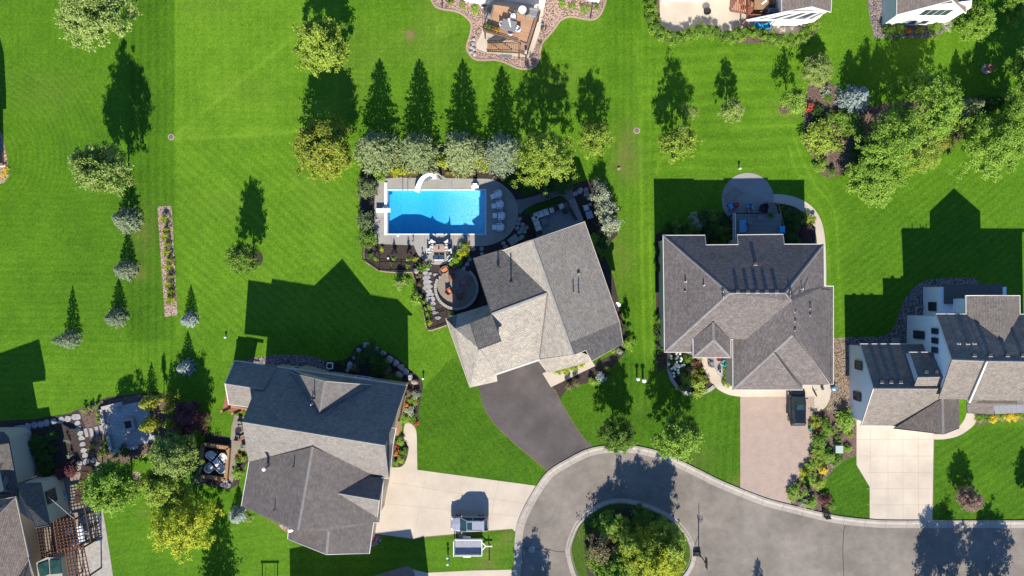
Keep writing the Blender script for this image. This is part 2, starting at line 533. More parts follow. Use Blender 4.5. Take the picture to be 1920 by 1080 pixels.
# ------------------------------------------------------------------ sheets on the ground
M['asphalt'] = mk('asphalt', (0.285, 0.248, 0.208), (0.225, 0.196, 0.165), 0.9, 0.9, 0.25, 0.2, fine=0.45, big=0.6)
def wear(m):
    t = m.node_tree; b = t.nodes['Principled BSDF']; src = b.inputs['Base Color'].links[0].from_socket
    w = ramp(t, noise(t, 0.16, 6, 0.72), 0.53, 0.70); w2 = ramp(t, noise(t, 0.8, 5, 0.7), 0.45, 0.75)
    t.links.new(mixc(t, mth(t, 'MULTIPLY', mth(t, 'MULTIPLY', w, w2), 0.75), src, (0.36, 0.29, 0.25)), b.inputs['Base Color'])
wear(M['asphalt'])
M['asphalt_drive'] = mk('asphalt_drive', (0.130, 0.112, 0.106), (0.098, 0.085, 0.081), 0.5, 0.9, 0.2, 0.2, fine=0.4, big=0.55)
M['concrete'] = mk('concrete', (0.52, 0.445, 0.355), (0.46, 0.39, 0.31), 0.5, 0.9, 0.1, 0.2, fine=0.12, big=0.25)
M['pool_concrete'] = mk('pool_concrete', (0.34, 0.32, 0.285), (0.285, 0.268, 0.24), 0.7, 0.88, 0.1, 0.2, fine=0.2, big=0.3)
M['kerb'] = mk('kerb_concrete', (0.42, 0.375, 0.32), (0.34, 0.30, 0.255), 1.2, 0.9, 0.15, 0.2, fine=0.3, big=0.3)
M['pale_stone'] = mk('pale_stone', (0.40, 0.37, 0.33), (0.27, 0.25, 0.23), 2.0, 0.9, 0.4, 0.2, fine=0.3)
M['flagstone'] = mk('flagstone', (0.36, 0.34, 0.33), (0.24, 0.235, 0.24), 1.6, 0.9, 0.3, 0.2, fine=0.25)
M['pavers'] = pavers('pavers', (0.375, 0.290, 0.236), (0.345, 0.264, 0.214), 0.24, 0.12, 0.006)
M['grey_pavers'] = pavers('grey_pavers', (0.21, 0.20, 0.185), (0.17, 0.16, 0.15), 0.24, 0.16, 0.012, 0.3)
M['patio_pavers'] = pavers('patio_pavers', (0.40, 0.38, 0.36), (0.34, 0.325, 0.315), 0.6, 0.45, 0.015, 0.14)
M['fire_pavers'] = pavers('fire_pavers', (0.30, 0.255, 0.20), (0.24, 0.20, 0.16), 0.22, 0.15, 0.014, 0.4)
M['mulch'] = stones('mulch', (0.075, 0.050, 0.040), (0.036, 0.024, 0.020), 14.0)
M['red_mulch'] = stones('red_mulch', (0.24, 0.155, 0.115), (0.11, 0.070, 0.055), 12.0)
M['gravel'] = stones('gravel', (0.42, 0.32, 0.26), (0.22, 0.155, 0.125), 7.0)
M['tan_gravel'] = stones('tan_gravel', (0.36, 0.27, 0.185), (0.19, 0.14, 0.10), 8.0)
M['pink_gravel'] = stones('pink_gravel', (0.47, 0.345, 0.275), (0.30, 0.205, 0.165), 7.0)
M['grey_gravel'] = stones('grey_gravel', (0.33, 0.27, 0.25), (0.17, 0.135, 0.13), 6.0)
M['edging'] = mk('edging_concrete', (0.36, 0.25, 0.19), (0.28, 0.19, 0.15), 3, 0.9)
M['dirt_line'] = mk('dirt', (0.16, 0.12, 0.06), (0.10, 0.085, 0.03), 3, 0.95)

def ring_fill(mb, D, Hh, z):
    """flat sheet with a hole"""
    import bmesh
    bm = bmesh.new()
    o = [bm.verts.new((p.x, p.y, z)) for p in D]
    i_ = [bm.verts.new((p.x, p.y, z)) for p in Hh]
    es = [bm.edges.new((o[k], o[(k + 1) % len(o)])) for k in range(len(o))] + [bm.edges.new((i_[k], i_[(k + 1) % len(i_)])) for k in range(len(i_))]
    bmesh.ops.triangle_fill(bm, use_beauty=True, edges=es)
    for f in bm.faces:
        if f.normal.z < 0: f.normal_flip()
    bm.verts.index_update()
    mb.add([v.co for v in bm.verts], [tuple(v.index for v in f.verts) for f in bm.faces])
    bm.free()
def sheet(name, pts, z, mat, label, cat, base=-0.03, kind='structure', hole=None):
    mb = MB()
    if hole:
        ring_fill(mb, gp(pts), gp(hole), z)
    else:
        mb.prism(gp(pts), base, z)
    o = mb.build(name, M[mat])
    return tag(o, label, cat, kind=kind)

ROAD_OUT = [(955, 1330), (957, 1180), (960, 1100), (965, 1053), (968, 997), (980, 960), (1006, 913), (1030, 883), (1067, 860), (1100, 844), (1133, 837), (1180, 836), (1220, 843),
            (1247, 852), (1280, 867), (1313, 883), (1347, 900), (1387, 917), (1440, 937), (1483, 948), (1523, 958), (1563, 967), (1597, 972), (1630, 975), (1680, 977), (1920, 977), (2600, 977)]
RO = smooth(ROAD_OUT, 6)
sheet('road', RO + [(2600, 1330)], 0.004, 'asphalt', 'grey asphalt cul de sac road round the planted island', 'road')
# asphalt patches and cracks
def line(name, pts, w, z, mat, label, cat):
    mb = MB(); mb.strip([(p.x, p.y) for p in gp(pts)], [(-w / 2, z), (w / 2, z)])
    return tag(mb.build(name, M[mat]), label, cat, kind='structure')
M['tar'] = mk('tar', (0.035, 0.034, 0.035), (0.05, 0.05, 0.05), 5, 0.7)
M['worn'] = mk('worn_asphalt', (0.23, 0.21, 0.20), (0.19, 0.175, 0.165), 2, 0.9, fine=0.4)
line('road_crack', [(977, 1023), (984, 1028), (996, 1029)], 0.09, 0.007, 'tar', 'dark tar filled crack left of the manhole cover', 'crack')
line('road_crack', [(1003, 1030), (1016, 1029), (1030, 1030), (1042, 1034), (1064, 1035)], 0.09, 0.007, 'tar', 'wavy dark crack from the manhole cover to the island', 'crack')
line('road_crack', [(1585, 982), (1582, 996), (1580, 1030), (1582, 1080), (1581, 1110)], 0.09, 0.007, 'tar', 'dark crack across the straight road below the pale driveway', 'crack')
line('road_seam', smooth([(1025, 1033), (1027, 1010), (1036, 975), (1055, 940), (1085, 917), (1120, 902), (1150, 896), (1200, 897), (1245, 912), (1280, 932)], 6), 0.10, 0.0065, 'worn', 'pale paving seam curving round the turning circle', 'seam')
# manhole
t_ = thing('manhole_cover', 'round pale manhole cover in the turning circle asphalt', 'manhole cover', g(997, 1031))
mb = MB(); mb.cyl((0, 0, -0.02), 0.42, 0.028, 20); mb.build('frame', M['kerb'], t_)
mb = MB(); mb.cyl((0, 0, 0.008), 0.34, 0.006, 20); mb.build('lid', M['pale_stone'], t_)

KPROF = [(-0.12, -0.03), (-0.10, 0.10), (0.14, 0.115), (0.30, 0.05), (0.42, 0.018), (0.86, 0.012), (0.88, -0.03)]
def kerb(name, path, label, closed=False, flip=False, prof=KPROF, mat='kerb'):
    P = [(p.x, p.y) for p in gp(path)]
    if flip: P = P[::-1]
    mb = MB(); mb.strip(P, prof, closed)
    return tag(mb.build(name, M[mat]), label, 'kerb', kind='structure')
def jointed(base):
    m = base.copy(); m.name = base.name + '_jointed'
    t = m.node_tree; b = t.nodes['Principled BSDF']
    uv = t.nodes.new('ShaderNodeUVMap'); sx = t.nodes.new('ShaderNodeSeparateXYZ'); t.links.new(uv.outputs[0], sx.inputs[0])
    fr = mth(t, 'FRACT', mth(t, 'DIVIDE', sx.outputs[0], 2.6))
    j = mth(t, 'LESS_THAN', fr, 0.022)
    src = b.inputs['Base Color'].links[0].from_socket
    t.links.new(mixc(t, mth(t, 'MULTIPLY', j, 0.65), src, (0.10, 0.085, 0.07)), b.inputs['Base Color'])
    return m
M['kerb'] = jointed(M['kerb'])
kerb('kerb', RO, 'rolled concrete kerb along the outside of the road')
ISL = smooth([(1066, 1040), (1066.5, 1023), (1072, 1006), (1082, 984), (1102, 963), (1118, 952), (1137, 943), (1159, 939.5), (1181, 941), (1206, 947.5), (1228, 955.5), (1250, 966.5), (1267, 978), (1285, 998.5),
              (1296, 1019), (1300, 1036), (1298, 1054), (1287, 1076), (1262, 1100), (1225, 1118), (1180, 1128), (1135, 1124), (1100, 1106), (1078, 1080)], 4, True)
kerb('island_kerb', ISL, 'concrete kerb ring round the planted island', True, prof=[(-0.34, 0.012), (-0.32, 0.02), (-0.14, 0.03), (0.0, 0.12), (0.22, 0.125), (0.23, 0.0)])
isl_in = [(1182 + (x - 1182) * 0.945, 1034 + (y - 1034) * 0.94) for x, y in ISL]
M['island_grass'] = mk('island_grass', (0.085, 0.16, 0.02), (0.05, 0.10, 0.009), 6.0, 0.9, 0.5, 0.1, fine=0.6, big=0.3)
sheet('island_lawn', isl_in, 0.09, 'island_grass', 'rim of rough grass inside the island kerb', 'lawn')
sheet('island_bed', smooth([(1096, 1010), (1103, 985), (1130, 965), (1170, 952), (1210, 962), (1250, 982), (1274, 1010), (1280, 1050), (1262, 1085), (1180, 1112), (1110, 1090), (1098, 1050)], 5, True), 0.10, 'mulch', 'mulch bed under the island trees', 'planting bed')

# driveways and walks
sheet('driveway', [(725, 872), (735, 876), (755, 878), (783, 881), (1006, 911), (1003, 919), (985, 951), (969, 984), (967, 998), (960, 991.5), (897, 996), (843, 1002), (797, 1006), (775, 1010), (700, 1000), (640, 990), (680, 900)], 0.012, 'concrete', 'wide pale concrete driveway beside the bronze roofed house', 'driveway')
sheet('footpath', smooth([(735, 876.5), (755, 874), (764, 855), (765, 838), (757, 820), (758, 800), (761, 792), (768, 793), (776, 799), (781, 812), (782, 850), (782.5, 881.5)], 3), 0.016, 'concrete', 'curved concrete path up to the brown entry deck', 'path')
sheet('driveway', smooth([(880, 690), (897, 728), (906, 760), (926, 792), (960, 826), (1000, 860), (1030, 884)], 5) + smooth([(1066, 860), (1110, 840), (1094, 822), (1075, 795), (1048, 748), (1033, 716), (1022, 690), (1008, 668)], 5), 0.012, 'asphalt_drive', 'dark asphalt driveway fanning down to the turning circle', 'driveway')
line('lawn_edge', smooth([(1111, 840), (1094, 821), (1075, 794), (1048, 747), (1040, 730)], 5), 0.14, 0.009, 'dirt_line', 'dry soil edge right of the dark driveway', 'edge')
line('lawn_edge', smooth([(906, 762), (926, 793), (960, 827), (1000, 861), (1028, 884)], 5), 0.14, 0.009, 'dirt_line', 'dry soil edge left of the dark driveway', 'edge')
line('lawn_edge', [(700, 1001), (775, 1011), (797, 1007), (843, 1003), (897, 997), (959, 992)], 0.16, 0.009, 'dirt_line', 'dry soil edge below the wide concrete driveway', 'edge')
sheet('driveway', [(1388, 735), (1388, 918), (1440, 938), (1482, 948.5), (1486, 920), (1500, 889), (1518, 858), (1525, 830), (1527, 800), (1527, 735)], 0.012, 'pavers', 'pinkish beige driveway with the black car', 'driveway')
sheet('garage_apron', smooth([(1314, 660), (1316, 680), (1326, 706), (1344, 728), (1366, 740), (1390, 744)], 5) + [(1527, 743.5), (1527, 720), (1372, 720), (1372, 725), (1360, 715), (1346, 701), (1336, 684), (1331, 660)], 0.018, 'concrete', 'pale concrete apron and curved walk before the hip roofed house', 'path')
sheet('side_path', smooth([(1527, 718), (1557, 718), (1557, 740), (1552, 757), (1542, 768), (1527, 772)], 4), 0.016, 'concrete', 'rounded concrete pad beside the garage corner', 'path')
sheet('driveway', [(1600, 770), (1606, 783), (1606, 871.7), (1630.7, 913), (1630.7, 976), (1748, 978), (1750.5, 823), (1752, 790), (1752, 770)], 0.012, 'concrete', 'pale concrete driveway scored into square slabs', 'driveway')
M['joint'] = mk('joint', (0.36, 0.30, 0.24), (0.32, 0.27, 0.21), 3, 0.95)
jl = MB()
for y in (824, 855, 886, 916.5, 946.5):
    jl.box(g((1606 + 1750) / 2 + (8 if y > 880 else 0), y, 0.0125), ((140 - (20 if y > 880 else 0)) / S, 0.045, 0.004))
for x, y0, y1 in ((1632, 800, 912), (1665, 800, 976), (1693, 800, 976), (1722, 800, 976)):
    jl.box(g(x, (y0 + y1) / 2, 0.0125), (0.045, (y1 - y0) / S, 0.004))
tag(jl.build('driveway_joints', M['joint']), 'grid of thin joints scored in the pale concrete driveway', 'joint', kind='structure')
sheet('footpath', smooth([(1750, 814), (1770, 813), (1792, 804), (1806, 790), (1814, 770), (1818, 755)], 4) + smooth([(1838, 755), (1832, 777), (1826, 797), (1800, 816), (1774, 823), (1751.5, 824)], 4), 0.016, 'concrete', 'curved concrete path to the white house door', 'path')
line('lawn_edge', [(1751.5, 824), (1750.5, 860), (1749.5, 977)], 0.10, 0.014, 'dirt_line', 'soil edge right of the scored concrete driveway', 'edge')
sheet('driveway', [(690, 1090), (760, 1064), (800, 1074), (880, 1070), (966, 1068), (960, 1180), (760, 1180)], 0.012, 'concrete', 'concrete driveway cut by the lower edge of the photo', 'driveway')
sheet('parking_pad', smooth([(690, 1084), (720, 1074), (752, 1064), (768, 1063), (777, 1074), (778, 1090)], 4), 0.016, 'kerb', 'round ended concrete walk in the shade at the bottom', 'path')
sheet('front_walk', [(1017, 700), (1033, 726), (1116, 686), (1104, 668), (1090, 672)], 0.016, 'concrete', 'concrete slab walk under the tan roof eave', 'path')

jl = MB()
for a, b in (((735, 905), (985, 945)), ((728, 945), (972, 968)), ((800, 884), (776, 1008)), ((868, 893), (846, 1000)), ((935, 902), (915, 993))):
    p, q = g(*a, .0125), g(*b, .0125); jl.bar(p, q, .035, .004)
tag(jl.build('driveway_joints', M['joint']), 'thin joints in the wide concrete driveway beside the bronze roofed house', 'joint', kind='structure')
# pool terrace
POOL = [(728, 357), (909, 357), (909, 438), (728, 438)]
deck = [(704, 337)] + [(741, 333), (781, 333.5)] + smooth([(783, 331), (786, 322), (796, 318), (812, 319), (824, 326), (837, 334)], 4) + [(882, 335)] + \
       smooth([(905, 335), (925, 337), (945, 348), (962, 366), (971, 388), (970, 412), (960, 434), (942, 450), (920, 459), (900, 461.5), (878, 461)], 4) + \
       smooth([(870, 466), (860, 480), (846, 491), (828, 496), (810, 495), (794, 487), (783, 476), (776, 460)], 4) + [(702, 457), (702, 400)]
def pool():
    # terrace slab with the pool cut out: outer ring split by the hole
    mb = MB()
    ring_fill(mb, gp(deck), gp(POOL), 0.05)
    D = gp(deck)
    n = len(D)
    for k in range(n):
        a, b = D[k], D[(k + 1) % n]
        mb.face([(a.x, a.y, -0.05), (a.x, a.y, 0.05), (b.x, b.y, 0.05), (b.x, b.y, -0.05)])
    tag(mb.build('pool_terrace', M['pool_concrete']), 'concrete terrace round the swimming pool', 'terrace', kind='structure')
pool()
jl = MB()
for x in (734, 765, 796, 850, 880):
    jl.box(g(x, 447.5, 0.051), (0.05, 18 / S, 0.004))
for y in (382, 410, 437): jl.box(g(712, y, 0.051), (20 / S, 0.05, 0.004))
for x in (757, 847): jl.box(g(x, 346, 0.051), (0.05, 20 / S, 0.004))
M['wet_joint'] = mk('terrace_joint', (0.19, 0.18, 0.165), (0.16, 0.15, 0.14), 3, 0.95)
tag(jl.build('terrace_joints', M['wet_joint']), 'thin control joints across the pool terrace', 'joint', kind='structure')
# pool shell, water
m, t, b = nt('pool_liner')
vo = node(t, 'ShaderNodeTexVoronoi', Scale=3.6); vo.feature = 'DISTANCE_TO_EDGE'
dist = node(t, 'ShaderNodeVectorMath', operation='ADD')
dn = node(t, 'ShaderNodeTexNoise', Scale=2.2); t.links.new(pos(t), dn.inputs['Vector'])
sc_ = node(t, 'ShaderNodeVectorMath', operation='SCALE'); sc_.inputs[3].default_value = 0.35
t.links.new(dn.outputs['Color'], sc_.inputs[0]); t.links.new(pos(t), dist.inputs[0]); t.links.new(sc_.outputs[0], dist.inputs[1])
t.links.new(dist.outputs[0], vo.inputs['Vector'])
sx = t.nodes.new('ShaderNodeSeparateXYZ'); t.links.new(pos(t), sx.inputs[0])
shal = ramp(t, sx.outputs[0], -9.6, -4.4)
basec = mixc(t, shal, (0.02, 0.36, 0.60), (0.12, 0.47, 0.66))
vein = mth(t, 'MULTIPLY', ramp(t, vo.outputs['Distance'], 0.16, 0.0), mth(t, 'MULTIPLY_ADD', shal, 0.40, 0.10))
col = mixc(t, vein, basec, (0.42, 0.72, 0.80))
t.links.new(col, b.inputs['Base Color']); b.inputs['Roughness'].default_value = 0.6
M['pool_liner'] = m
m, t, b = nt('pool_water')
tr = t.nodes.new('ShaderNodeBsdfTransparent'); tr.inputs[0].default_value = (0.82, 0.965, 0.99, 1)
gl = t.nodes.new('ShaderNodeBsdfGlossy'); gl.inputs['Roughness'].default_value = 0.05
fr = t.nodes.new('ShaderNodeFresnel')
t.links.new(mth(t, 'MULTIPLY_ADD', t.nodes.new('ShaderNodeNewGeometry').outputs['Backfacing'], -0.578, 1.33), fr.inputs[0])
bp = node(t, 'ShaderNodeBump', Strength=0.25, Distance=0.05)
t.links.new(noise(t, 3.0, 4, 0.6), bp.inputs['Height'])
t.links.new(bp.outputs[0], fr.inputs['Normal']); t.links.new(bp.outputs[0], gl.inputs['Normal'])
mx = t.nodes.new('ShaderNodeMixShader')
t.links.new(fr.outputs[0], mx.inputs[0]); t.links.new(tr.outputs[0], mx.inputs[1]); t.links.new(gl.outputs[0], mx.inputs[2])
t.links.new(mx.outputs[0], t.nodes['Material Output'].inputs['Surface'])
M['pool_water'] = m
M['white_trim'] = mk('white_trim', (0.74, 0.72, 0.68), (0.66, 0.64, 0.60), 4, 0.5)
M['coping'] = mk('coping', (0.62, 0.60, 0.56), (0.52, 0.50, 0.46), 3, 0.7)
P = gp(POOL)
mb = MB()
zf = lambda px, py: {}
# floor grid: deep hopper on the left, shallow to the right
fx = [728, 748, 785, 838, 909]; fy = [357, 368, 405, 414, 438]
def fz(px, py):
    d = 0.72
    if px <= 838:
        k = 1 - max(0, (px - 785)) / 53
        k *= min(1, max(0, (px - 716)) / 34)
        d = 0.72 + 1.0 * k
    return -d
N = 24
for i in range(N):
    for j in range(10):
        q = []
        for a, c in ((i, j), (i + 1, j), (i + 1, j + 1), (i, j + 1)):
            qx = 728 + 181 * a / N; qy = 438 - 81 * c / 10
            p = g(qx, qy)
            q.append((p.x, p.y, fz(qx, qy)))
        mb.face(q)
for k, (a, b_) in enumerate(zip(P, P[1:] + P[:1])):
    mb.face([(a.x, a.y, 0.045), (b_.x, b_.y, 0.045), (b_.x, b_.y, -1.9), (a.x, a.y, -1.9)])
pt = thing('swimming_pool', 'rectangular swimming pool with bright blue water', 'swimming pool', g(818, 398))
mb.build('basin', M['pool_liner'], pt, world=True)
mb = MB(); mb.face([(p.x, p.y, -0.06) for p in (P[3], P[2], P[1], P[0])]); mb.build('pool_water', M['pool_water'], pt, world=True)
mb = MB()
for (x0, y0, x1, y1) in ((725, 354.5, 912, 357), (725, 438, 912, 440.5), (909, 357, 912, 438)):
    mb.box(g((x0 + x1) / 2, (y0 + y1) / 2, 0.055), ((x1 - x0) / S, (y1 - y0) / S, 0.05))
mb.build('coping', M['coping'], pt, world=True)
mb = MB(); mb.rbox(g(723.3, 391, 0.12), (5.6 / S, 98 / S, 0.24), 0.03); mb.build('cover_housing', M['white_trim'], pt, world=True)

# planting beds, gravel, other paving
bed = lambda n, pts, z, mat, label, cat='planting bed', hole=None: sheet(n, pts, z, mat, label, cat, hole=hole)
bed('mulch_bed', [(676, 318), (742, 314), (800, 310), (900, 318), (975, 322), (1020, 345), (1060, 350), (1075, 345), (1098, 338), (1118, 338), (1140, 352), (1152, 400), (1158, 440), (1130, 470), (1150, 520), (1168, 600), (1178, 640), (1170, 660), (1080, 640), (960, 600), (870, 600), (838, 612), (803, 618), (800, 610), (788, 560), (780, 540), (772, 511), (712, 508), (684, 488), (683, 468), (674, 455)], 0.004, 'mulch', 'dark mulch bed round the pool and the tan roofed house', hole=[(720, 350), (918, 350), (918, 446), (720, 446)])
kerb('bed_edging', smooth([(683, 462), (684, 488), (700, 500), (712, 508), (740, 511), (773, 511)], 4), 'thin concrete edging below the pool fence', prof=[(-0.08, 0.0), (-0.08, 0.05), (0.06, 0.05), (0.06, 0.0)], mat='edging')
kerb('bed_edging', smooth([(773, 511), (779, 530), (785, 555), (794, 585), (802, 618), (820, 616), (838, 610)], 4), 'thin concrete edging left of the stepping stones', prof=[(-0.08, 0.0), (-0.08, 0.05), (0.06, 0.05), (0.06, 0.0)], mat='edging')
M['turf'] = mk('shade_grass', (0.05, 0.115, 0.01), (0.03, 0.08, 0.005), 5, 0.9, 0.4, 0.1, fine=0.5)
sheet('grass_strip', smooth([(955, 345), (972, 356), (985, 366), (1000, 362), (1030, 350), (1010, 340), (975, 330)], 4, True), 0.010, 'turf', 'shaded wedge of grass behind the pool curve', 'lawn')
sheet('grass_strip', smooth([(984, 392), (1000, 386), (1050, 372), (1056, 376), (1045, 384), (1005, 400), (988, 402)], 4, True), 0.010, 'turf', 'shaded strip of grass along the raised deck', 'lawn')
sheet('paver_path', smooth([(962, 372), (975, 374), (1000, 368), (1030, 357), (1052, 350), (1068, 351), (1075, 362), (1079, 378)], 5) + smooth([(1064, 380), (1059, 371), (1050, 367), (1030, 374), (1005, 382), (985, 392), (975, 402), (971, 395)], 5), 0.02, 'grey_pavers', 'grey paver path curving from the pool to the deck stairs', 'path')
sheet('fire_patio', arc(856, 540, 37, 37.5, 0, 360, 40)[:-1], 0.06, 'fire_pavers', 'round paved fire pit patio', 'patio')
bed('mulch_bed', [(1030, 722), (1116, 684), (1122, 690), (1140, 684), (1145, 700), (1118, 716), (1090, 720), (1062, 730), (1050, 748), (1046, 748)], 0.005, 'mulch', 'mulch bed below the slab walk by the dark driveway')
bed('mulch_bed', [(1100, 690), (1175, 650), (1172, 662), (1145, 690)], 0.004, 'mulch', 'narrow mulch bed under the right eave of the tan roofed house')
# bronze roofed house: gravel and beds
bed('gravel_bed', smooth([(455, 676), (500, 668), (540, 665), (580, 668), (612, 676), (640, 684), (650, 700), (560, 700), (460, 690)], 4, True), 0.004, 'grey_gravel', 'grey gravel strip in the shade of the bronze roofed house', 'gravel bed')
bed('mulch_bed', smooth([(610, 678), (640, 676), (655, 668), (668, 650), (690, 644), (715, 655), (740, 668), (765, 690), (785, 706), (793, 722), (790, 745), (785, 770), (784, 790), (774, 797), (755, 792), (752, 700), (700, 712), (620, 696)], 4, True), 0.006, 'mulch', 'mulch bed inside the boulder curve', 'planting bed')
bed('mulch_bed', smooth([(742, 820), (758, 820), (765, 838), (763, 856), (752, 874), (738, 874), (736, 850)], 4, True), 0.007, 'mulch', 'crescent mulch bed left of the curved path')
bed('gravel_bed', smooth([(698, 1003), (712, 1005), (716, 1012), (708, 1021), (692, 1024)], 4, True), 0.006, 'grey_gravel', 'small gravel corner under the garage eave', 'gravel bed')
bed('gravel_bed', smooth([(520, 978), (530, 980), (542, 987), (545, 996), (530, 994)], 4, True), 0.006, 'pink_gravel', 'pink gravel pocket below the satellite dish', 'gravel bed')
bed('mulch_bed', [(384, 810), (432, 820), (432, 842), (440, 846), (470, 852), (468, 862), (455, 880), (448, 908), (430, 918), (410, 915), (374, 905), (374, 890), (384, 838)], 0.004, 'mulch', 'mulch round the sunken seating deck')
sheet('stone_patio', [(440, 778), (468, 784), (470, 850), (446, 842), (444, 880), (436, 905), (428, 902), (430, 860), (434, 800)], 0.012, 'fire_pavers', 'tan paver walk beside the bronze roofed house', 'patio')
# left strip and side beds
bed('gravel_strip', [(295, 387), (322, 386), (333, 592), (309, 594)], 0.02, 'pink_gravel', 'long pink gravel strip planted with yellow tufts', 'gravel bed')
bed('tree_ring', smooth([(470, 470), (486, 470), (493, 484), (487, 498), (474, 502), (464, 490)], 4, True), 0.012, 'mulch', 'mulch ring under the lone tree left of the pool')
bed('tree_ring', smooth([(246, 888), (258, 884), (267, 892), (266, 904), (254, 910), (244, 904)], 4, True), 0.012, 'gravel', 'gravel ring at the foot of the tree beside the pergola deck')
bed('tree_ring', smooth([(1460, 205), (1468, 196), (1479, 200), (1480, 209), (1468, 213)], 4, True), 0.012, 'red_mulch', 'mulch ring under the sparse tree at upper right')
bed('gravel_bed', [(-20, 225), (4, 250), (14, 300), (16, 330), (8, 342), (-20, 352)], 0.012, 'pink_gravel', 'gravel bed at the left edge of the photo', 'gravel bed')
# bottom left garden
bed('mulch_bed', [(-20, 790), (60, 786), (130, 775), (145, 768), (200, 745), (262, 738), (290, 735), (320, 740), (325, 790), (310, 845), (190, 880), (165, 900), (130, 960), (-20, 960)], 0.005, 'mulch', 'dark garden bed beside the pergola house')
bed('mulch_bed', [(147, 767), (190, 752), (262, 739), (280, 742), (285, 800), (290, 850), (200, 878), (190, 878), (160, 800)], 0.009, 'red_mulch', 'reddish mulch round the square stone patio')
bed('mulch_bed', [(268, 745), (315, 745), (330, 800), (320, 842), (285, 850), (275, 800)], 0.0095, 'red_mulch', 'reddish mulch under the yellow green evergreens')
sheet('stone_patio', [(193, 766), (275, 751), (292, 826), (210, 846)], 0.03, 'patio_pavers', 'square stone patio with a square fire pit', 'patio')
sheet('side_patio', [(160, 945), (190, 940), (200, 1000), (212, 1080), (216, 1140), (100, 1140)], 0.012, 'pale_stone', 'concrete side patio under the pergola shadow', 'patio')
sheet('pergola_patio', [(60, 900), (150, 885), (170, 960), (175, 1140), (60, 1140)], 0.01, 'fire_pavers', 'brown patio under the pergolas', 'patio')
# hip roofed house
bed('mulch_bed', [(1228, 440), (1246, 432), (1300, 408), (1360, 398), (1376, 410), (1380, 470), (1240, 470), (1246, 690), (1232, 700), (1230, 640), (1230, 560)], 0.004, 'mulch', 'mulch bed along the left and rear of the hip roofed house')
sheet('round_patio', arc(1402, 374, 49, 50, 0, 360, 40)[:-1], 0.03, 'pool_concrete', 'round concrete patio behind the hip roofed house', 'patio')
sheet('footpath', smooth([(1448, 364), (1470, 365), (1500, 373), (1525, 390), (1540, 415), (1547, 450), (1549, 500), (1549, 540)], 5) + smooth([(1530, 540), (1532, 470), (1528, 430), (1514, 405), (1490, 388), (1465, 382), (1450, 382)], 5), 0.02, 'concrete', 'curved concrete walk round the hip roofed house', 'path')
bed('mulch_bed', smooth([(1452, 384), (1468, 383), (1490, 389), (1512, 405), (1527, 430), (1531, 470), (1470, 470), (1462, 430)], 3, True), 0.006, 'mulch', 'mulch bed inside the curved walk')
bed('mulch_bed', smooth([(1246, 660), (1300, 656), (1316, 672), (1326, 706), (1338, 724), (1322, 736), (1296, 741), (1276, 736), (1262, 722), (1252, 700)], 4, True), 0.006, 'mulch', 'front bed inside the curved stone edging')
kerb('bed_edging', smooth([(1254, 662), (1254, 690), (1260, 712), (1273, 728), (1290, 738), (1310, 739), (1328, 732), (1339, 724)], 5), 'curved stone edging of the front bed', prof=[(-0.22, 0.0), (-0.22, 0.12), (0.22, 0.12), (0.22, 0.0)], mat='pale_stone')
sheet('stone_patio', smooth([(1331, 668), (1366, 668), (1366, 690), (1358, 712), (1346, 700), (1337, 685)], 3, True), 0.012, 'flagstone', 'small flagstone patio at the front door of the hip roofed house', 'patio')
bed('gravel_strip', [(1562, 634), (1590, 632), (1612, 640), (1612, 800), (1600, 800), (1596, 780), (1560, 800), (1550, 770), (1557, 740)], 0.004, 'tan_gravel', 'tan gravel strip between two houses', 'gravel bed')
bed('gravel_bed', smooth([(1588, 633), (1620, 632), (1660, 628), (1678, 610), (1688, 580), (1700, 556), (1720, 534), (1745, 524), (1790, 521), (1828, 522), (1830, 535), (1770, 560), (1760, 640), (1640, 660), (1590, 650)], 4, True), 0.006, 'grey_gravel', 'grey gravel border round the shaded side of the white house', 'gravel bed')
bed('mulch_bed', [(1527, 772), (1545, 766), (1560, 775), (1600, 770), (1606, 800), (1606, 853), (1590, 860), (1572, 870), (1555, 890), (1545, 900), (1535, 915), (1545, 945), (1560, 960), (1555, 968), (1483, 948), (1482, 920), (1500, 889), (1518, 858), (1526, 830)], 0.005, 'red_mulch', 'planted bed between the beige and the pale driveways')
bed('mulch_bed', [(1825, 779), (1840, 778), (1920, 776), (1960, 776), (1960, 786), (1850, 793), (1832, 800)], 0.006, 'red_mulch', 'mulch bed under the metal awning')
# upper houses
FB = smooth([(805, -10), (815, 10), (830, 17), (855, 21), (872, 30), (884, 45), (882, 65), (876, 85), (878, 98), (890, 110), (905, 112.5), (930, 112), (950, 118), (970, 127), (990, 129), (1003, 124), (1011, 110), (1013, 92), (1018, 78), (1030, 65), (1042, 50), (1052, 37), (1070, 31), (1100, 36), (1118, 34), (1130, 18), (1138, -10)], 4)
bed('gravel_bed', FB, 0.008, 'pink_gravel', 'curvy pink gravel bed round the timber deck house', 'gravel bed')
kerb('bed_edging', FB, 'concrete edging of the curvy gravel bed', flip=True, prof=[(-0.14, 0.0), (-0.14, 0.06), (0.1, 0.06), (0.1, 0.0)], mat='edging')
sheet('deck_pad', [(903, 62), (893, 82), (893, 91), (913, 99), (990, 108), (998, 100), (1012, 60), (1024, -5), (920, -5)], 0.02, 'concrete', 'concrete pad under the timber deck', 'patio')
GB = smooth([(1214, -10), (1216, 30), (1222, 55), (1236, 72), (1258, 80), (1285, 76), (1310, 68), (1335, 68), (1360, 76), (1380, 80), (1430, 82), (1480, 86), (1510, 82), (1530, 60), (1536, 30), (1500, 20), (1260, -10)], 4)
bed('mulch_bed', GB, 0.006, 'red_mulch', 'planted border round the pale patio at the top')
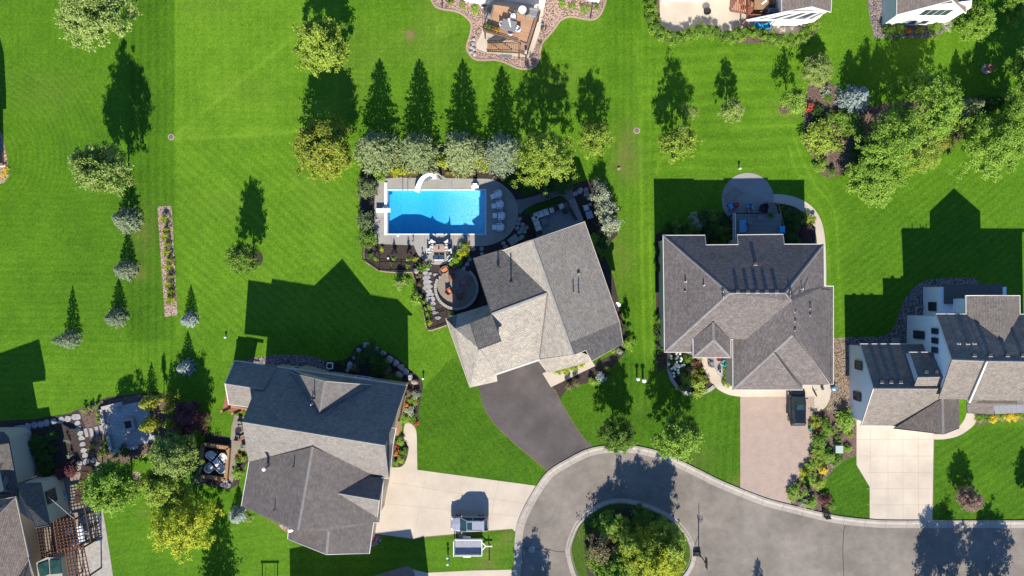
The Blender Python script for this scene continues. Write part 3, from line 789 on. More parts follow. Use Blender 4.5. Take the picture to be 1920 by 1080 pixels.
sheet('patio', [(1236, -20), (1238, 52), (1262, 62), (1300, 52), (1345, 48), (1356, 66), (1362, 60), (1440, 62), (1510, 66), (1540, 30), (1540, -20)], 0.02, 'concrete', 'pale concrete patio behind the red deck house', 'patio')
bed('gravel_bed', smooth([(1638, -20), (1637, 60), (1642, 71), (1700, 71), (1750, 70), (1770, 60), (1790, 40), (1790, -20)], 3, True), 0.008, 'grey_gravel', 'gravel band round the top right house', 'gravel bed')
bed('mulch_bed', smooth([(1512, 170), (1528, 156), (1550, 152), (1568, 165), (1580, 195), (1620, 200), (1700, 190), (1790, 200), (1800, 240), (1780, 280), (1700, 300), (1620, 300), (1595, 316), (1570, 330), (1550, 332), (1534, 320), (1526, 298), (1508, 268), (1508, 230)], 4, True), 0.006, 'red_mulch', 'long reddish mulch bed under the big green trees')
# ------------------------------------------------------------------ houses
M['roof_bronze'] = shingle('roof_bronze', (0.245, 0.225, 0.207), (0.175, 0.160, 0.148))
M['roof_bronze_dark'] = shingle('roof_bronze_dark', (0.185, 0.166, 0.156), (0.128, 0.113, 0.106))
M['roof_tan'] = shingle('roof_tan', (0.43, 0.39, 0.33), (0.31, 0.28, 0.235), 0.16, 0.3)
M['roof_tan_dark'] = shingle('roof_tan_dark', (0.22, 0.205, 0.185), (0.135, 0.122, 0.11), 0.16, 0.3)  # darker tan copy; shade on the north slopes is put into its colour
M['roof_tan_east_shade'] = shingle('roof_tan_east_shade', (0.36, 0.325, 0.275), (0.25, 0.225, 0.19), 0.16, 0.3)  # tan copy for the east slope, its weaker sunlight mixed into the colour
M['roof_tan_darker'] = shingle('roof_tan_darker', (0.165, 0.155, 0.142), (0.105, 0.095, 0.088), 0.16, 0.3)  # darkest tan copy; shade over the corner house's lower roofs painted in
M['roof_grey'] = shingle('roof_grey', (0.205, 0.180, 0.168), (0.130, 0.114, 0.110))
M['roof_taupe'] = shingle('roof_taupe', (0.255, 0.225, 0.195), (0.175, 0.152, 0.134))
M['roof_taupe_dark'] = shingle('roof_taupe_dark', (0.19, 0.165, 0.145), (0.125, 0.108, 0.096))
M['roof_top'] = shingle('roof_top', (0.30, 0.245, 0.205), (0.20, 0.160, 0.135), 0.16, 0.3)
M['ridge'] = mk('ridge_shingle', (0.20, 0.185, 0.172), (0.15, 0.138, 0.13), 2, 0.9)
M['ridge_light'] = mk('ridge_shingle_light', (0.27, 0.25, 0.225), (0.21, 0.195, 0.175), 2, 0.9)
M['fascia_white'] = mk('fascia_white', (0.58, 0.55, 0.50), (0.50, 0.47, 0.43), 3, 0.5)
M['fascia_tan'] = mk('fascia_tan', (0.42, 0.37, 0.29), (0.36, 0.31, 0.24), 3, 0.6)
M['fascia_dark'] = mk('fascia_dark', (0.10, 0.09, 0.085), (0.08, 0.07, 0.068), 3, 0.6)
def siding(name, c, row=0.2):
    m, t, b = nt(name)
    sx = t.nodes.new('ShaderNodeSeparateXYZ'); t.links.new(pos(t), sx.inputs[0])
    fr = mth(t, 'FRACT', mth(t, 'DIVIDE', sx.outputs[2], row))
    col = mixc(t, mth(t, 'LESS_THAN', fr, 0.12), c, [x * 0.72 for x in c])
    col = mixc(t, 0.25, col, mixc(t, ramp(t, noise(t, 1.5, 4), 0.3, 0.7), (0.8, 0.8, 0.8), (1.05, 1.05, 1.05)), 'MULTIPLY')
    t.links.new(col, b.inputs['Base Color']); b.inputs['Roughness'].default_value = 0.6
    return m
M['wall_tan'] = siding('wall_tan', (0.36, 0.30, 0.215))
M['wall_beige'] = siding('wall_beige', (0.42, 0.38, 0.32))
M['wall_white'] = siding('wall_white', (0.78, 0.78, 0.77))
M['wall_cream'] = siding('wall_cream', (0.74, 0.71, 0.65))
M['wall_grey'] = siding('wall_grey', (0.40, 0.41, 0.42))
M['glass'] = glass_pane('window_glass')
M['frame_white'] = mk('frame_white', (0.75, 0.74, 0.72), (0.70, 0.69, 0.67), 4, 0.45)
M['frame_dark'] = mk('frame_dark', (0.05, 0.045, 0.04), (0.04, 0.035, 0.03), 4, 0.45)
M['metal_grey'] = mk('metal_grey', (0.33, 0.33, 0.35), (0.26, 0.26, 0.28), 3, 0.4, metal=0.6)
M['awning_metal'] = mk('awning_metal', (0.15, 0.15, 0.165), (0.13, 0.13, 0.145), 3, 0.8)
M['vent_dark'] = mk('vent_dark', (0.03, 0.03, 0.032), (0.045, 0.045, 0.045), 5, 0.6)
M['vent_light'] = mk('vent_light', (0.62, 0.59, 0.54), (0.5, 0.47, 0.43), 5, 0.6)

class Pl:
    """sloping plane: height z0 along an eave line a-b (photo pixels at z0), rising towards pixel u at 'pitch'"""
    def __init__(s, a, b, z0, pitch, u):
        A, B, U = g(a[0], a[1], z0), g(b[0], b[1], z0), g(u[0], u[1], z0)
        d = Vector((B.x - A.x, B.y - A.y)).normalized()
        n = Vector((-d.y, d.x))
        if n.dot(Vector((U.x - A.x, U.y - A.y))) < 0: n = -n
        s.n, s.A, s.z0, s.p = n, A, z0, pitch
    def z(s, x, y):
        return s.z0 + s.p * (s.n.x * (x - s.A.x) + s.n.y * (y - s.A.y))
    def on(s, px, py):
        """point of this plane seen at the pixel"""
        X, Y = (px - 960) / S, (540 - py) / S
        c = s.z0 - s.p * (s.n.x * s.A.x + s.n.y * s.A.y)
        k = s.p * (s.n.x * X + s.n.y * Y)
        z = (c + k) / (1 + k / H)
        return g(px, py, z)
def flat(z):
    class F:
        def on(s, px, py): return g(px, py, z)
    return F()

def newell(P):
    n = Vector((0, 0, 0))
    for i in range(len(P)):
        a, b = P[i], P[(i + 1) % len(P)]
        n += Vector(((a.y - b.y) * (a.z + b.z), (a.z - b.z) * (a.x + b.x), (a.x - b.x) * (a.y + b.y)))
    return n.normalized()

def roof_mass(house, V, faces, mats, wallmat=None, fascia='fascia_white', base=0.0, inset=0.40, thick=0.16, ridge='ridge', gut=0.05, inner=()):
    """V name->world point, faces lists of names; makes roof, ridge caps, fascia and walls as parts of the house"""
    ms = []
    for x in mats:
        if x not in ms: ms.append(x)
    F = []
    for f in faces:
        P = [V[k] for k in f]
        if newell(P).z < 0: f = f[::-1]
        F.append(list(f))
    mb = MB()
    for f, mname in zip(F, mats):
        P = [V[k] for k in f]
        n = newell(P)
        e = Vector((0, 0, 1)).cross(n)
        e = e.normalized() if e.length > 1e-4 else Vector((1, 0, 0))
        v = n.cross(e)
        mb.face(P, uv=[(p.dot(e), p.dot(v)) for p in P], m=ms.index(mname))
        mb.face([p - Vector((0, 0, thick)) for p in P[::-1]], m=ms.index(mname))
    cnt = {}
    for f in F:
        for i in range(len(f)):
            cnt.setdefault(frozenset((f[i], f[(i + 1) % len(f)])), []).append((f[i], f[(i + 1) % len(f)], f))
    nxt = {}
    for k, l in cnt.items():
        if len(l) == 1: nxt[l[0][0]] = (l[0][1], l[0][2])
    roof = mb.build('roof', [M[x] for x in ms], house, world=True)
    # boundary loop(s)
    loops = []; left = dict(nxt)
    while left:
        s0 = next(iter(left)); cur = s0; lp = []
        while cur in left:
            lp.append((cur, left[cur][1])); cur = left.pop(cur)[0]
        loops.append(lp)
    # ridge caps on convex inner edges
    rb = MB(); any_r = False
    for k, l in cnt.items():
        if len(l) != 2: continue
        a, b = V[l[0][0]], V[l[0][1]]
        n1, n2 = newell([V[x] for x in l[0][2]]), newell([V[x] for x in l[1][2]])
        c2 = sum((V[x] for x in l[1][2]), Vector()) / len(l[1][2])
        if (c2 - a).dot(n1) < -0.05:
            d = (b - a).normalized()
            up = Vector((0, 0, 0.035))
            s1 = d.cross(n1).normalized(); s2 = n2.cross(d).normalized()
            w = 0.15
            m1 = a - s1 * w; 
            # sides lie down each slope
            q1 = n1.cross(d).normalized(); q2 = -n2.cross(d).normalized()
            if q1.z > 0: q1 = -q1
            if q2.z > 0: q2 = -q2
            rb.face([a + up, b + up, b + q1 * w + n1 * 0.03, a + q1 * w + n1 * 0.03])
            rb.face([a + up, b + up, b + q2 * w + n2 * 0.03, a + q2 * w + n2 * 0.03])
            any_r = True
    if any_r and ridge: rb.build('ridge_cap', M[ridge], roof).location = (0, 0, 0) if False else -house.location
    # fascia and gutter boards round the outline
    fb = MB(); wb = MB()
    inn = set(tuple(x.split('-')) for x in inner)
    for lp in loops:
        n = len(lp)
        P = [V[k] for k, f in lp]
        if n < 3: continue
        nr = []
        for i in range(n):
            d0 = (P[i] - P[i - 1]); d1 = (P[(i + 1) % n] - P[i])
            d0 = Vector((d0.x, d0.y)).normalized(); d1 = Vector((d1.x, d1.y)).normalized()
            n0, n1 = Vector((-d0.y, d0.x)), Vector((-d1.y, d1.x))    # inward (counter-clockwise loops)
            b = n0 + n1
            k = b.dot(n0)
            b = b / k if k > 0.35 else n1
            nr.append(b)
        st = next((i + 1 for i in range(n) if (lp[i][0], lp[(i + 1) % n][0]) in inn or (lp[(i + 1) % n][0], lp[i][0]) in inn), 0)
        for i in [(st + q) % n for q in range(n)]:
            j = (i + 1) % n
            if (lp[i][0], lp[j][0]) in inn or (lp[j][0], lp[i][0]) in inn:
                if fb.f: fb.build('fascia', M[fascia], house, world=True); fb = MB()
                continue
            a, b = P[i], P[j]
            oa = Vector((nr[i].x, nr[i].y, 0)) * gut; ob = Vector((nr[j].x, nr[j].y, 0)) * gut
            t1 = Vector((0, 0, 0.02)); t0 = Vector((0, 0, -thick - 0.04))
            fb.face([a - oa + t1, b - ob + t1, b + ob * 0.5 + t1, a + oa * 0.5 + t1])
            fb.face([a - oa + t1, a - oa + t0, b - ob + t0, b - ob + t1])
            fb.face([a + t0 - oa, a + t0, b + t0, b + t0 - ob])
        if fb.f: fb.build('fascia', M[fascia], house, world=True); fb = MB()
        if wallmat:
            Q = []
            for i in range(n):
                q = Vector((P[i].x + nr[i].x * inset, P[i].y + nr[i].y * inset))
                zs = []
                for f in (lp[i][1], lp[i - 1][1]):
                    pp = [V[k] for k in f]; nn = newell(pp)
                    if nn.z > 0.05:
                        zs.append(pp[0].z - (nn.x * (q.x - pp[0].x) + nn.y * (q.y - pp[0].y)) / nn.z)
                z = min(zs) if zs else P[i].z
                z = min(z, P[i].z + 0.5)
                Q.append((q.x, q.y, z - thick - 0.01))
            for i in range(n):
                a, b = Q[i], Q[(i + 1) % n]
                wb.face([(a[0], a[1], base), (b[0], b[1], base), b, a])
    if wallmat: wb.build('wall', M[wallmat], house, world=True)
    return roof

def window(house, a, b, t0, t1, z0, z1, frame='frame_white', bars=1, out=0.03, name='window'):
    """window on the wall line a-b (world xy); t0,t1 metres along, heights z0,z1. Outward = right of a->b"""
    A = Vector((a[0], a[1], 0)); B = Vector((b[0], b[1], 0))
    d = (B - A).normalized(); n = Vector((d.y, -d.x, 0))
    ang = math.atan2(d.y, d.x)
    w = t1 - t0; c = A + d * (t0 + t1) / 2 + n * out
    fr = MB()
    up = Vector((0, 0, 1)); e = 0.09
    for s_ in (-1, 1):
        fr.box(c + d * s_ * (w / 2) + up * (z0 + z1) / 2, (e, 0.09, z1 - z0 + e), ang)
    for z in (z0, z1):
        fr.box(c + up * z, (w - e, 0.09, e), ang)
    for k in range(1, bars + 1):
        fr.box(c + d * (-w / 2 + w * k / (bars + 1)) + up * (z0 + z1) / 2, (0.05, 0.085, z1 - z0 - e), ang)
    f = fr.build(name, M[frame], house, world=True)
    pb = MB(); pb.box(c - n * 0.015 + up * (z0 + z1) / 2, (w - e, 0.03, z1 - z0 - e), ang)
    p = pb.build('pane', M['glass'], f)
    p.location = -house.location
    return f

def box_vent(house, p, rz=0, s=0.45, name='roof_vent'):
    mb = MB()
    mb.rbox((p.x, p.y, p.z + 0.06), (s, s * 0.9, 0.26), 0.05, rz)
    v = mb.build(name, M['vent_dark'], house, world=True)
    fb = MB(); fb.box((p.x, p.y - s * 0.47, p.z + 0.08), (s * 1.05, 0.04, 0.18), rz)
    f = fb.build('vent_face', M['vent_light'], v); f.location = -house.location
    return v
def pipe_vent(house, p, h=0.6, r=0.07, mat='vent_dark', name='vent_pipe'):
    mb = MB()
    mb.cyl((p.x, p.y, p.z - 0.15), r * 2.4, 0.2, 10, r * 1.1)
    mb.cyl((p.x, p.y, p.z), r, h, 10)
    return mb.build(name, M[mat], house, world=True)
def dish(house, p, rz=0.0, r=0.3):
    mb = MB()
    mb.tube([p + Vector((0, 0, -0.5)), p, p + Vector((0.1, -0.05, 0.25))], 0.035, 6)
    d = mb.build('satellite_dish', M['metal_grey'], house, world=True)
    db = MB()
    prof = [(0.02, 0.0), (r * 0.5, 0.03), (r * 0.85, 0.085), (r, 0.13), (r * 1.03, 0.12), (r * 0.5, 0.0), (0.02, -0.03)]
    db.lathe((0, 0, 0), prof, 16)
    R = Matrix.Rotation(rz, 3, 'Z') @ Matrix.Rotation(math.radians(50), 3, 'X')
    db.v = [tuple(R @ Vector(v) + p + Vector((0.1, -0.05, 0.25))) for v in db.v]
    q = db.build('reflector', M['frame_white'], d); q.location = -house.location
    return d

# ---- bronze roofed house (lower left)
hA = thing('house', 'large house with bronze roof whose north side is in dark shade', 'house', g(600, 850))
nA = Pl((440, 676.5), (762, 723), 5.7, 0.93, (600, 800))
V = {}
V['nw'] = g(496, 684.5, 5.7); V['ne'] = g(762, 723, 5.7)
V['rw'] = g(454, 791, 11.0); V['re'] = g(722, 835, 11.0)
V['sw'] = g(466, 866, 5.7); V['se'] = g(729, 897, 6.1)
roof_mass(hA, V, [('nw', 'ne', 're', 'rw'), ('rw', 're', 'se', 'sw')], ['roof_bronze', 'roof_bronze'], 'wall_tan', 'fascia_white', inner=('nw-rw', 'rw-sw', 're-ne', 're-se'))
# north cross gable
gw = nA.on(545, 697.5); ge = nA.on(696, 722); ap = nA.on(599, 774.5)
pk = g(609, 715, 9.6)
V = {'w': gw, 'e': ge, 'p': pk, 'a': ap}
for k in V: V[k] = V[k] + Vector((0, 0, 0.12))
roof_mass(hA, V, [('w', 'p', 'a'), ('p', 'e', 'a')], ['roof_bronze', 'roof_bronze'], 'wall_tan', 'fascia_tan', inset=0.3, inner=('w-a', 'e-a'))
# west porch gable
pn = Pl((440, 676.5), (500, 685), 5.7, 0.93, (470, 740))
V = {'nw': g(440, 676.5, 5.7), 'ne': g(520, 688, 5.7), 'rw': g(422, 719, 8.2), 're': g(494, 730.5, 8.2), 'sw': g(429, 758.5, 5.7), 'se': g(492, 767, 5.7)}
roof_mass(hA, V, [('nw', 'ne', 're', 'rw'), ('rw', 're', 'se', 'sw')], ['roof_bronze', 'roof_bronze'], None, 'fascia_white', inner=('ne-re', 're-se'))
M['wood'] = mk('cedar', (0.36, 0.215, 0.115), (0.26, 0.145, 0.075), 3, 0.75, fine=0.3)
M['wood_red'] = mk('redwood_stain', (0.30, 0.115, 0.065), (0.22, 0.08, 0.045), 3, 0.7, fine=0.25)
M['wood_dark'] = mk('dark_stain', (0.085, 0.048, 0.034), (0.06, 0.033, 0.024), 3, 0.7, fine=0.3)
M['brick'] = pavers('brick', (0.22, 0.10, 0.075), (0.17, 0.08, 0.06), 0.25, 0.09, 0.012)
for x, y in ((432, 764), (452, 768)):
    p = g(x, y, 2.6); mb = MB(); mb.box((p.x, p.y, 2.75), (0.28, 0.28, 5.5)); mb.build('porch_post', M['wood'], hA, world=True)
mb = MB(); a = g(434, 762, 0); b = g(470, 768, 0); mb.prism([a, b, b + Vector((0.9, 4.6, 0)), a + Vector((0.9, 4.6, 0))], 2.6, 2.9, bottom=True); mb.build('porch_floor', M['wood_red'], hA, world=True)
for z, w in ((3.8, .1), (5.3, .2)): mb = MB(); mb.bar(g(434, 762, z), g(468, 768, z), w); mb.build('porch_rail', M['wood'], hA, world=True)
# east entry roof
V = {'a': g(729.5, 801, 7.0), 'b': g(721, 838, 7.2), 'c': g(719.5, 884, 7.0), 'd': g(742.5, 803, 6.0), 'e': g(737, 832, 5.7), 'f': g(730.5, 895, 5.9)}
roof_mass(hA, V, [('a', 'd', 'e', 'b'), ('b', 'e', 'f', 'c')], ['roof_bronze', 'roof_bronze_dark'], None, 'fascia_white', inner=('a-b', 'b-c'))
# south garage wing
wW = Pl((466, 866), (452.5, 949), 5.7, 0.475, (590, 900))
wE = Pl((700, 980), (719, 897), 5.7, 0.475, (590, 900))
ridN, ridS = g(586, 837.5, 9.55), g(558.5, 994, 9.5)
V = {'a': g(467, 866.5, 5.72), 'b': g(452.5, 949, 5.72), 's': ridS, 'n': ridN, 'v': wW.on(480, 866)}
V['g1'] = wE.on(616, 996); V['g2'] = wE.on(612, 1039.5); V['g3'] = g(692.5, 1037.5, 5.72); V['g4'] = g(700.5, 980, 5.72)
V['h4'] = g(712, 979.5, 5.5); V['h0'] = g(719, 897, 5.72); V['g5'] = g(539.5, 1010.5, 5.72); V['s2'] = wW.on(538, 989)
V['s'] = ridS
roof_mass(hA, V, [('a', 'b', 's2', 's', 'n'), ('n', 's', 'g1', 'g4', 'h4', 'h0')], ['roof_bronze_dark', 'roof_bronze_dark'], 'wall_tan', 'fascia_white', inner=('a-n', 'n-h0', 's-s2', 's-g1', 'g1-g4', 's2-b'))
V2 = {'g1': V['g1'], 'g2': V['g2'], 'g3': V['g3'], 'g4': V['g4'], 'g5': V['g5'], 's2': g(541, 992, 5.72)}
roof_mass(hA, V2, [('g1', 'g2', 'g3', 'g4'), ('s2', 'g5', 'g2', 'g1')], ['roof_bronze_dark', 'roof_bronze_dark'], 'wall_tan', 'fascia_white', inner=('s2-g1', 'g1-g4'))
# gablet over the garage doors
V = {'a': wE.on(634, 924.5), 'p': g(711, 938, 8.1), 'n': wE.on(692, 893), 'n2': g(719, 897.5, 6.3), 's': g(707.5, 970.5, 6.3)}
for k in ('a', 'n'): V[k] = V[k] + Vector((0, 0, .06))
roof_mass(hA, V, [('a', 'n', 'n2', 'p'), ('a', 'p', 's')], ['roof_bronze', 'roof_bronze'], 'wall_tan', 'fascia_tan', inset=0.2, inner=('a-n', 'a-s', 'n-n2'))
box_vent(hA, wW.on(431 + 12, 716)) if False else None
for x, y in ((445, 717), (464, 719)): pipe_vent(hA, pn.on(x, y), 0.15, 0.13, 'vent_light')
chim = wW.on(503, 874); pipe_vent(hA, chim, 1.5, 0.17, 'metal_grey', 'flue'); mb = MB(); mb.cyl((chim.x, chim.y, chim.z + 1.5), 0.22, 0.1, 14); mb.cyl((chim.x, chim.y, chim.z + 1.65), 0.22, 0.05, 14, 0.05); mb.build('flue_cap', M['vent_light'], hA, world=True)
for x, y in ((552, 873), (516, 954)): pipe_vent(hA, wW.on(x, y), 0.75, 0.06)
nG = Pl((545, 697.5), (599, 774.5), 7.2, 0.0, (600, 700))
pipe_vent(hA, g(588, 747, 9.3), 0.9, 0.07); pipe_vent(hA, g(585, 758, 9.0), 0.6, 0.06, 'vent_light')
dish(hA, g(544, 992, 6.2), 0.4)
# windows on the shaded north wall
aN, bN = g(762, 723, 5.7), g(496, 684.5, 5.7)
d_ = Vector((bN.x - aN.x, bN.y - aN.y)).normalized(); nn_ = Vector((d_.y, -d_.x))
wa = (aN.x - nn_.x * 0.40, aN.y - nn_.y * 0.40); wb_ = (bN.x - nn_.x * 0.40, bN.y - nn_.y * 0.40)
for (t0, t1, z0, z1) in ((1.2, 3.2, 4.0, 5.3), (4.4, 6.6, 4.2, 5.4), (8.2, 10.0, 2.4, 3.8), (10.6, 12.6, 4.0, 5.3), (12.0, 14.6, 0.6, 2.2), (5.0, 6.8, 0.8, 2.2), (14.3, 16.6, 4.0, 5.3)):
    window(hA, wa, wb_, t0, t1, z0, z1, bars=1)

# ---- tan roofed pool house (centre)
hB = thing('house', 'tan roofed house turned at an angle beside the swimming pool', 'house', g(1000, 580))
def wall_ring(house, pts, mat, z0=0.0, name='wall', zt=None):
    mb = MB(); n = len(pts)
    for i in range(n):
        a, b = pts[i], pts[(i + 1) % n]
        mb.face([(a.x, a.y, z0), (b.x, b.y, z0), (b.x, b.y, zt or b.z), (a.x, a.y, zt or a.z)])
    return mb.build(name, M[mat], house, world=True)
def shrink(P, d):
    c = sum(P, Vector()) / len(P)
    out = []
    for p in P:
        v = Vector((c.x - p.x, c.y - p.y, 0)); out.append(p + v.normalized() * d)
    return out
zE = 5.9
eE = Pl((1096, 416), (1161.5, 603), zE, 0.46, (1020, 550))
zr = eE.on(1033, 545.5).z
R1, RF = g(998, 449.5, zr), g(1075.5, 666, zr)
eE = Pl((998, 449.5), (1075.5, 666), zr, -0.46, (1160, 560))
wP = Pl((998, 449.5), (1075.5, 666), zr, -0.70, (900, 600))
r2 = eE.on(1068.6, 642.3)
V = {'r1': R1, 'r2': r2, 'f': RF, 'ne': eE.on(1096, 416), 'b': eE.on(1161.4, 603.3), 'c': eE.on(1168, 644), 'd': eE.on(1109.5, 677), 'e': eE.on(1098.5, 656.5)}
roof_mass(hB, V, [('r1', 'r2', 'b', 'ne'), ('r2', 'f', 'e', 'd', 'c', 'b')], ['roof_tan_east_shade', 'roof_tan_dark'], None, 'fascia_tan', inner=('r1-r2', 'r2-f'))
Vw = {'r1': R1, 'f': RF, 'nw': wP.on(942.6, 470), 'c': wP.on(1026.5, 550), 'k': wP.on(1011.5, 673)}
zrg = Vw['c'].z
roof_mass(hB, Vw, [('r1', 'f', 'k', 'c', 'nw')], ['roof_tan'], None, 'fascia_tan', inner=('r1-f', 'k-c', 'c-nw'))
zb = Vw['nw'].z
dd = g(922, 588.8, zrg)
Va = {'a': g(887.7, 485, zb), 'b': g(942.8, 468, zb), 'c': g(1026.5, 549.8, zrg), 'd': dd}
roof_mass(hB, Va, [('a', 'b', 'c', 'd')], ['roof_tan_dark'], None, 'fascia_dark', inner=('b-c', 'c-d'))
gP = Pl((922, 588.8), (1026, 549.5), zrg, -0.33, (960, 700))
Vg = {'d': dd, 'c': Va['c'], 'k': gP.on(1011.5, 672.8), 'l': gP.on(929, 700.5), 'm': gP.on(899, 655)}
roof_mass(hB, Vg, [('d', 'c', 'k', 'l', 'm')], ['roof_tan'], None, 'fascia_tan', inner=('d-c', 'c-k', 'm-l', 'd-m'))
rb = MB(); rb.bar(dd + Vector((0, 0, .03)), Va['c'] + Vector((0, 0, .03)), 0.3, 0.06); rb.bar(R1 + Vector((0, 0, .03)), RF + Vector((0, 0, .03)), 0.3, 0.06)
rb = MB(); rb.bar(R1 + Vector((0, 0, .02)), RF + Vector((0, 0, .02)), 0.22, 0.05); rb.build('ridge_cap', M['ridge_light'], hB, world=True)
rb = MB(); rb.bar(dd + Vector((0, 0, .02)), Va['c'] + Vector((0, 0, .02)), 0.22, 0.05); rb.build('ridge_cap', M['ridge_light'], hB, world=True)
zl = Vg['l'].z
Vh = {'n': g(836, 598, 4.9), 'p': g(853.5, 616, 6.3), 'sw': g(881, 726, 4.9), 'se': g(931.5, 714.5, 5.2), 'l': g(929.5, 700, zl + .03), 'm': Vg['m'] + Vector((0.05, 0, .03)), 'q': g(882, 606, 6.4)}
roof_mass(hB, Vh, [('n', 'p', 'sw'), ('p', 'q', 'm'), ('p', 'm', 'sw'), ('m', 'l', 'sw'), ('l', 'se', 'sw')], ['roof_tan'] * 5, None, 'fascia_tan', inner=('n-p', 'p-q', 'q-m', 'm-l'), ridge=None)
Vn = {'n': g(836, 598, 4.9), 'p': g(853.5, 616, 6.32), 'ne': g(917.5, 571.5, 4.9), 'e2': g(921.5, 588, 6.5), 'q': g(882, 606, 6.42), 'n2': g(857.8, 590, 4.9)}
roof_mass(hB, Vn, [('n', 'n2', 'p'), ('n2', 'ne', 'e2', 'q', 'p')], ['roof_tan_dark', 'roof_tan'], None, 'fascia_tan', inner=('n-p', 'p-q', 'q-e2', 'e2-ne'), ridge=None)
Vd = {'a': g(881.5, 606, 8.0), 'b': g(921.5, 589.3, 8.6), 'c': g(939.5, 639.5, 9.4), 'd': g(897.5, 655, 9.0)}
roof_mass(hB, Vd, [('a', 'b', 'c', 'd')], ['roof_tan_dark'], None, 'fascia_dark', ridge=None, inner=('a-b',))
wall_ring(hB, [p - Vector((0, 0, 0.25)) for p in shrink([Vd[k] for k in 'abcd'], 0.3)], 'wall_beige', 4.6, 'dormer_wall')
Vp = {'k': g(1006, 671, 5.4), 'f': g(1072, 645, 5.6), 'e': g(1101, 640, 5.6), 'd2': g(1105.8, 677.5, 4.6), 'q1': g(1027, 699, 4.6)}
roof_mass(hB, Vp, [('k', 'f', 'e', 'd2', 'q1')], ['roof_tan'], None, 'fascia_tan', ridge=None)
wall_ring(hB, [p - Vector((0, 0, 0.28)) for p in shrink([R1, V['ne'], V['c'], V['d'], RF], 0.6)], 'wall_beige')
wall_ring(hB, [p - Vector((0, 0, 0.28)) for p in shrink([Va['a'], dd, Vg['l'], Vg['k'], Vw['k'], RF, R1, Va['b']], 0.7)], 'wall_beige', zt=5.2)
wall_ring(hB, [p - Vector((0, 0, 0.28)) for p in shrink([Vh['n'], Vh['sw'], Vh['se'], Vn['ne']], 0.6)], 'wall_beige', zt=4.7)
wall_ring(hB, [p - Vector((0, 0, 0.28)) for p in shrink([Va['a'], Va['d'], Vw['c'], Va['b']], 0.7)], 'wall_beige')
for x, y, h in ((1085, 548, 0.9), (1075, 546, 0.8)): pipe_vent(hB, eE.on(x, y), h, 0.07)
box_vent(hB, eE.on(1084.5, 511.5), 0.35, 0.3)
for x, y, h in ((934, 500, 1.1), (958.5, 529, 1.4)): pipe_vent(hB, g(x, y, zb + 0.9 + 0.02 * (y - 500)), h, 0.08)
dish(hB, g(1157, 569, 4.6), -0.6, 0.35)
vb = MB(); a, b = Va['c'] + Vector((0, -0.1, 0.05)), Vg['k'] + Vector((0, 0, 0.08)); vb.bar(a, b, 0.14, 0.05); vb.build('valley_flashing', M['fascia_dark'], hB, world=True)
vb = MB(); vb.bar(Vg['l'] + Vector((0, -.12, -.05)), Vg['k'] + Vector((0, -.12, -.05)), 0.2, 0.1); vb.build('gutter', M['fascia_white'], hB, world=True)

# ---- hip roofed grey house
hC = thing('house', 'grey hip roofed house with a round patio behind it', 'house', g(1402, 590))
zc = 5.1; pc = 0.58
N_ = Pl((1243, 441), (1545, 441), zc, pc, (1400, 560)); S_ = Pl((1246, 660.5), (1300, 660.5), zc, pc, (1400, 560))
W_ = Pl((1243.5, 441), (1246, 660), zc, pc, (1400, 560)); E_ = Pl((1562, 537), (1562, 720), zc, pc, (1400, 560))
rw = N_.on(1367.7, 549.7); zr1 = rw.z
rw = g(1367.7, 549.7, zr1); re = g(1472.4, 549.7, zr1)
V = {'nw': g(1243.4, 441.4, zc), 'n1': g(1321.5, 441.2, zc), 'n2': N_.on(1323.5, 459.3), 'n3': N_.on(1384.5, 458.8), 'n4': g(1382.5, 440.5, zc), 'n5': g(1468, 439.6, zc), 'n6': N_.on(1470.3, 458),
     'ne': N_.on(1544.6, 458), 'rw': rw, 're': re, 'sw': g(1246, 660.4, zc), 's1': g(1299, 660.4, zc)}
zs = V['ne'].z
E2 = Pl((1545, 458), (1546, 600), zs, pc, (1400, 560))
V['e1'] = E2.on(1545.5, 536.5); V['e2'] = g(1562.4, 536.8, zc); V['e3'] = g(1562.4, 721, zc)
rk = g(1484.5, 564.4, zr1 - 0.1); V['rk'] = rk
zr2 = E_.on(1485.8, 628.9).z
rS = g(1485.8, 628.9, zr2); V['rS'] = rS
V['v1'] = S_.on(1373.6, 636); V['g3'] = g(1506, 721, zc)
W2 = Pl((1373.6, 636), (1374.4, 730.4), zc, pc, (1480, 680))
V['v2'] = g(1451.5, 660, W2.on(1451.5, 660).z)
V['a1'] = g(1374, 636, zc); V['a2'] = g(1374.4, 730.5, zc); V['a3'] = g(1504.6, 731, zc)
V['vb'] = S_.on(1398, 636.5)
fs = [('nw', 'n1', 'n2', 'n3', 'n4', 'n5', 'n6', 'ne', 're', 'rw'), ('nw', 'rw', 'sw'), ('rw', 're', 'rk', 'vb', 'v1', 's1', 'sw'), ('re', 'ne', 'e1', 'e2', 'e3', 'rS', 'rk')]
roof_mass(hC, V, fs, ['roof_grey'] * 4, 'wall_beige', 'fascia_white', inner=('rk-vb', 'vb-v1', 'rS-rk', 'e3-rS'))
fs = [('rk', 'rS', 'v2', 'a2', 'a1', 'vb'), ('rS', 'e3', 'g3b'), ('rS', 'g3b', 'v2'), ('v2', 'g3b', 'a3'), ('v2', 'a3', 'a2')]
V['g3b'] = g(1505.4, 722, zc)
V['g3'] = V['g3b']
roof_mass(hC, V, fs, ['roof_grey'] * 5, None, 'fascia_white', inner=('rk-vb', 'rk-rS', 'rS-e3', 'v2-g3b', 'vb-a1'))
wall_ring(hC, [V[k] - Vector((0, 0, 0.25)) for k in ()] or shrink([V['a1'], V['a2'], V['a3'], V['e3'], V['e2']], 0.55), 'wall_beige', zt=4.9)
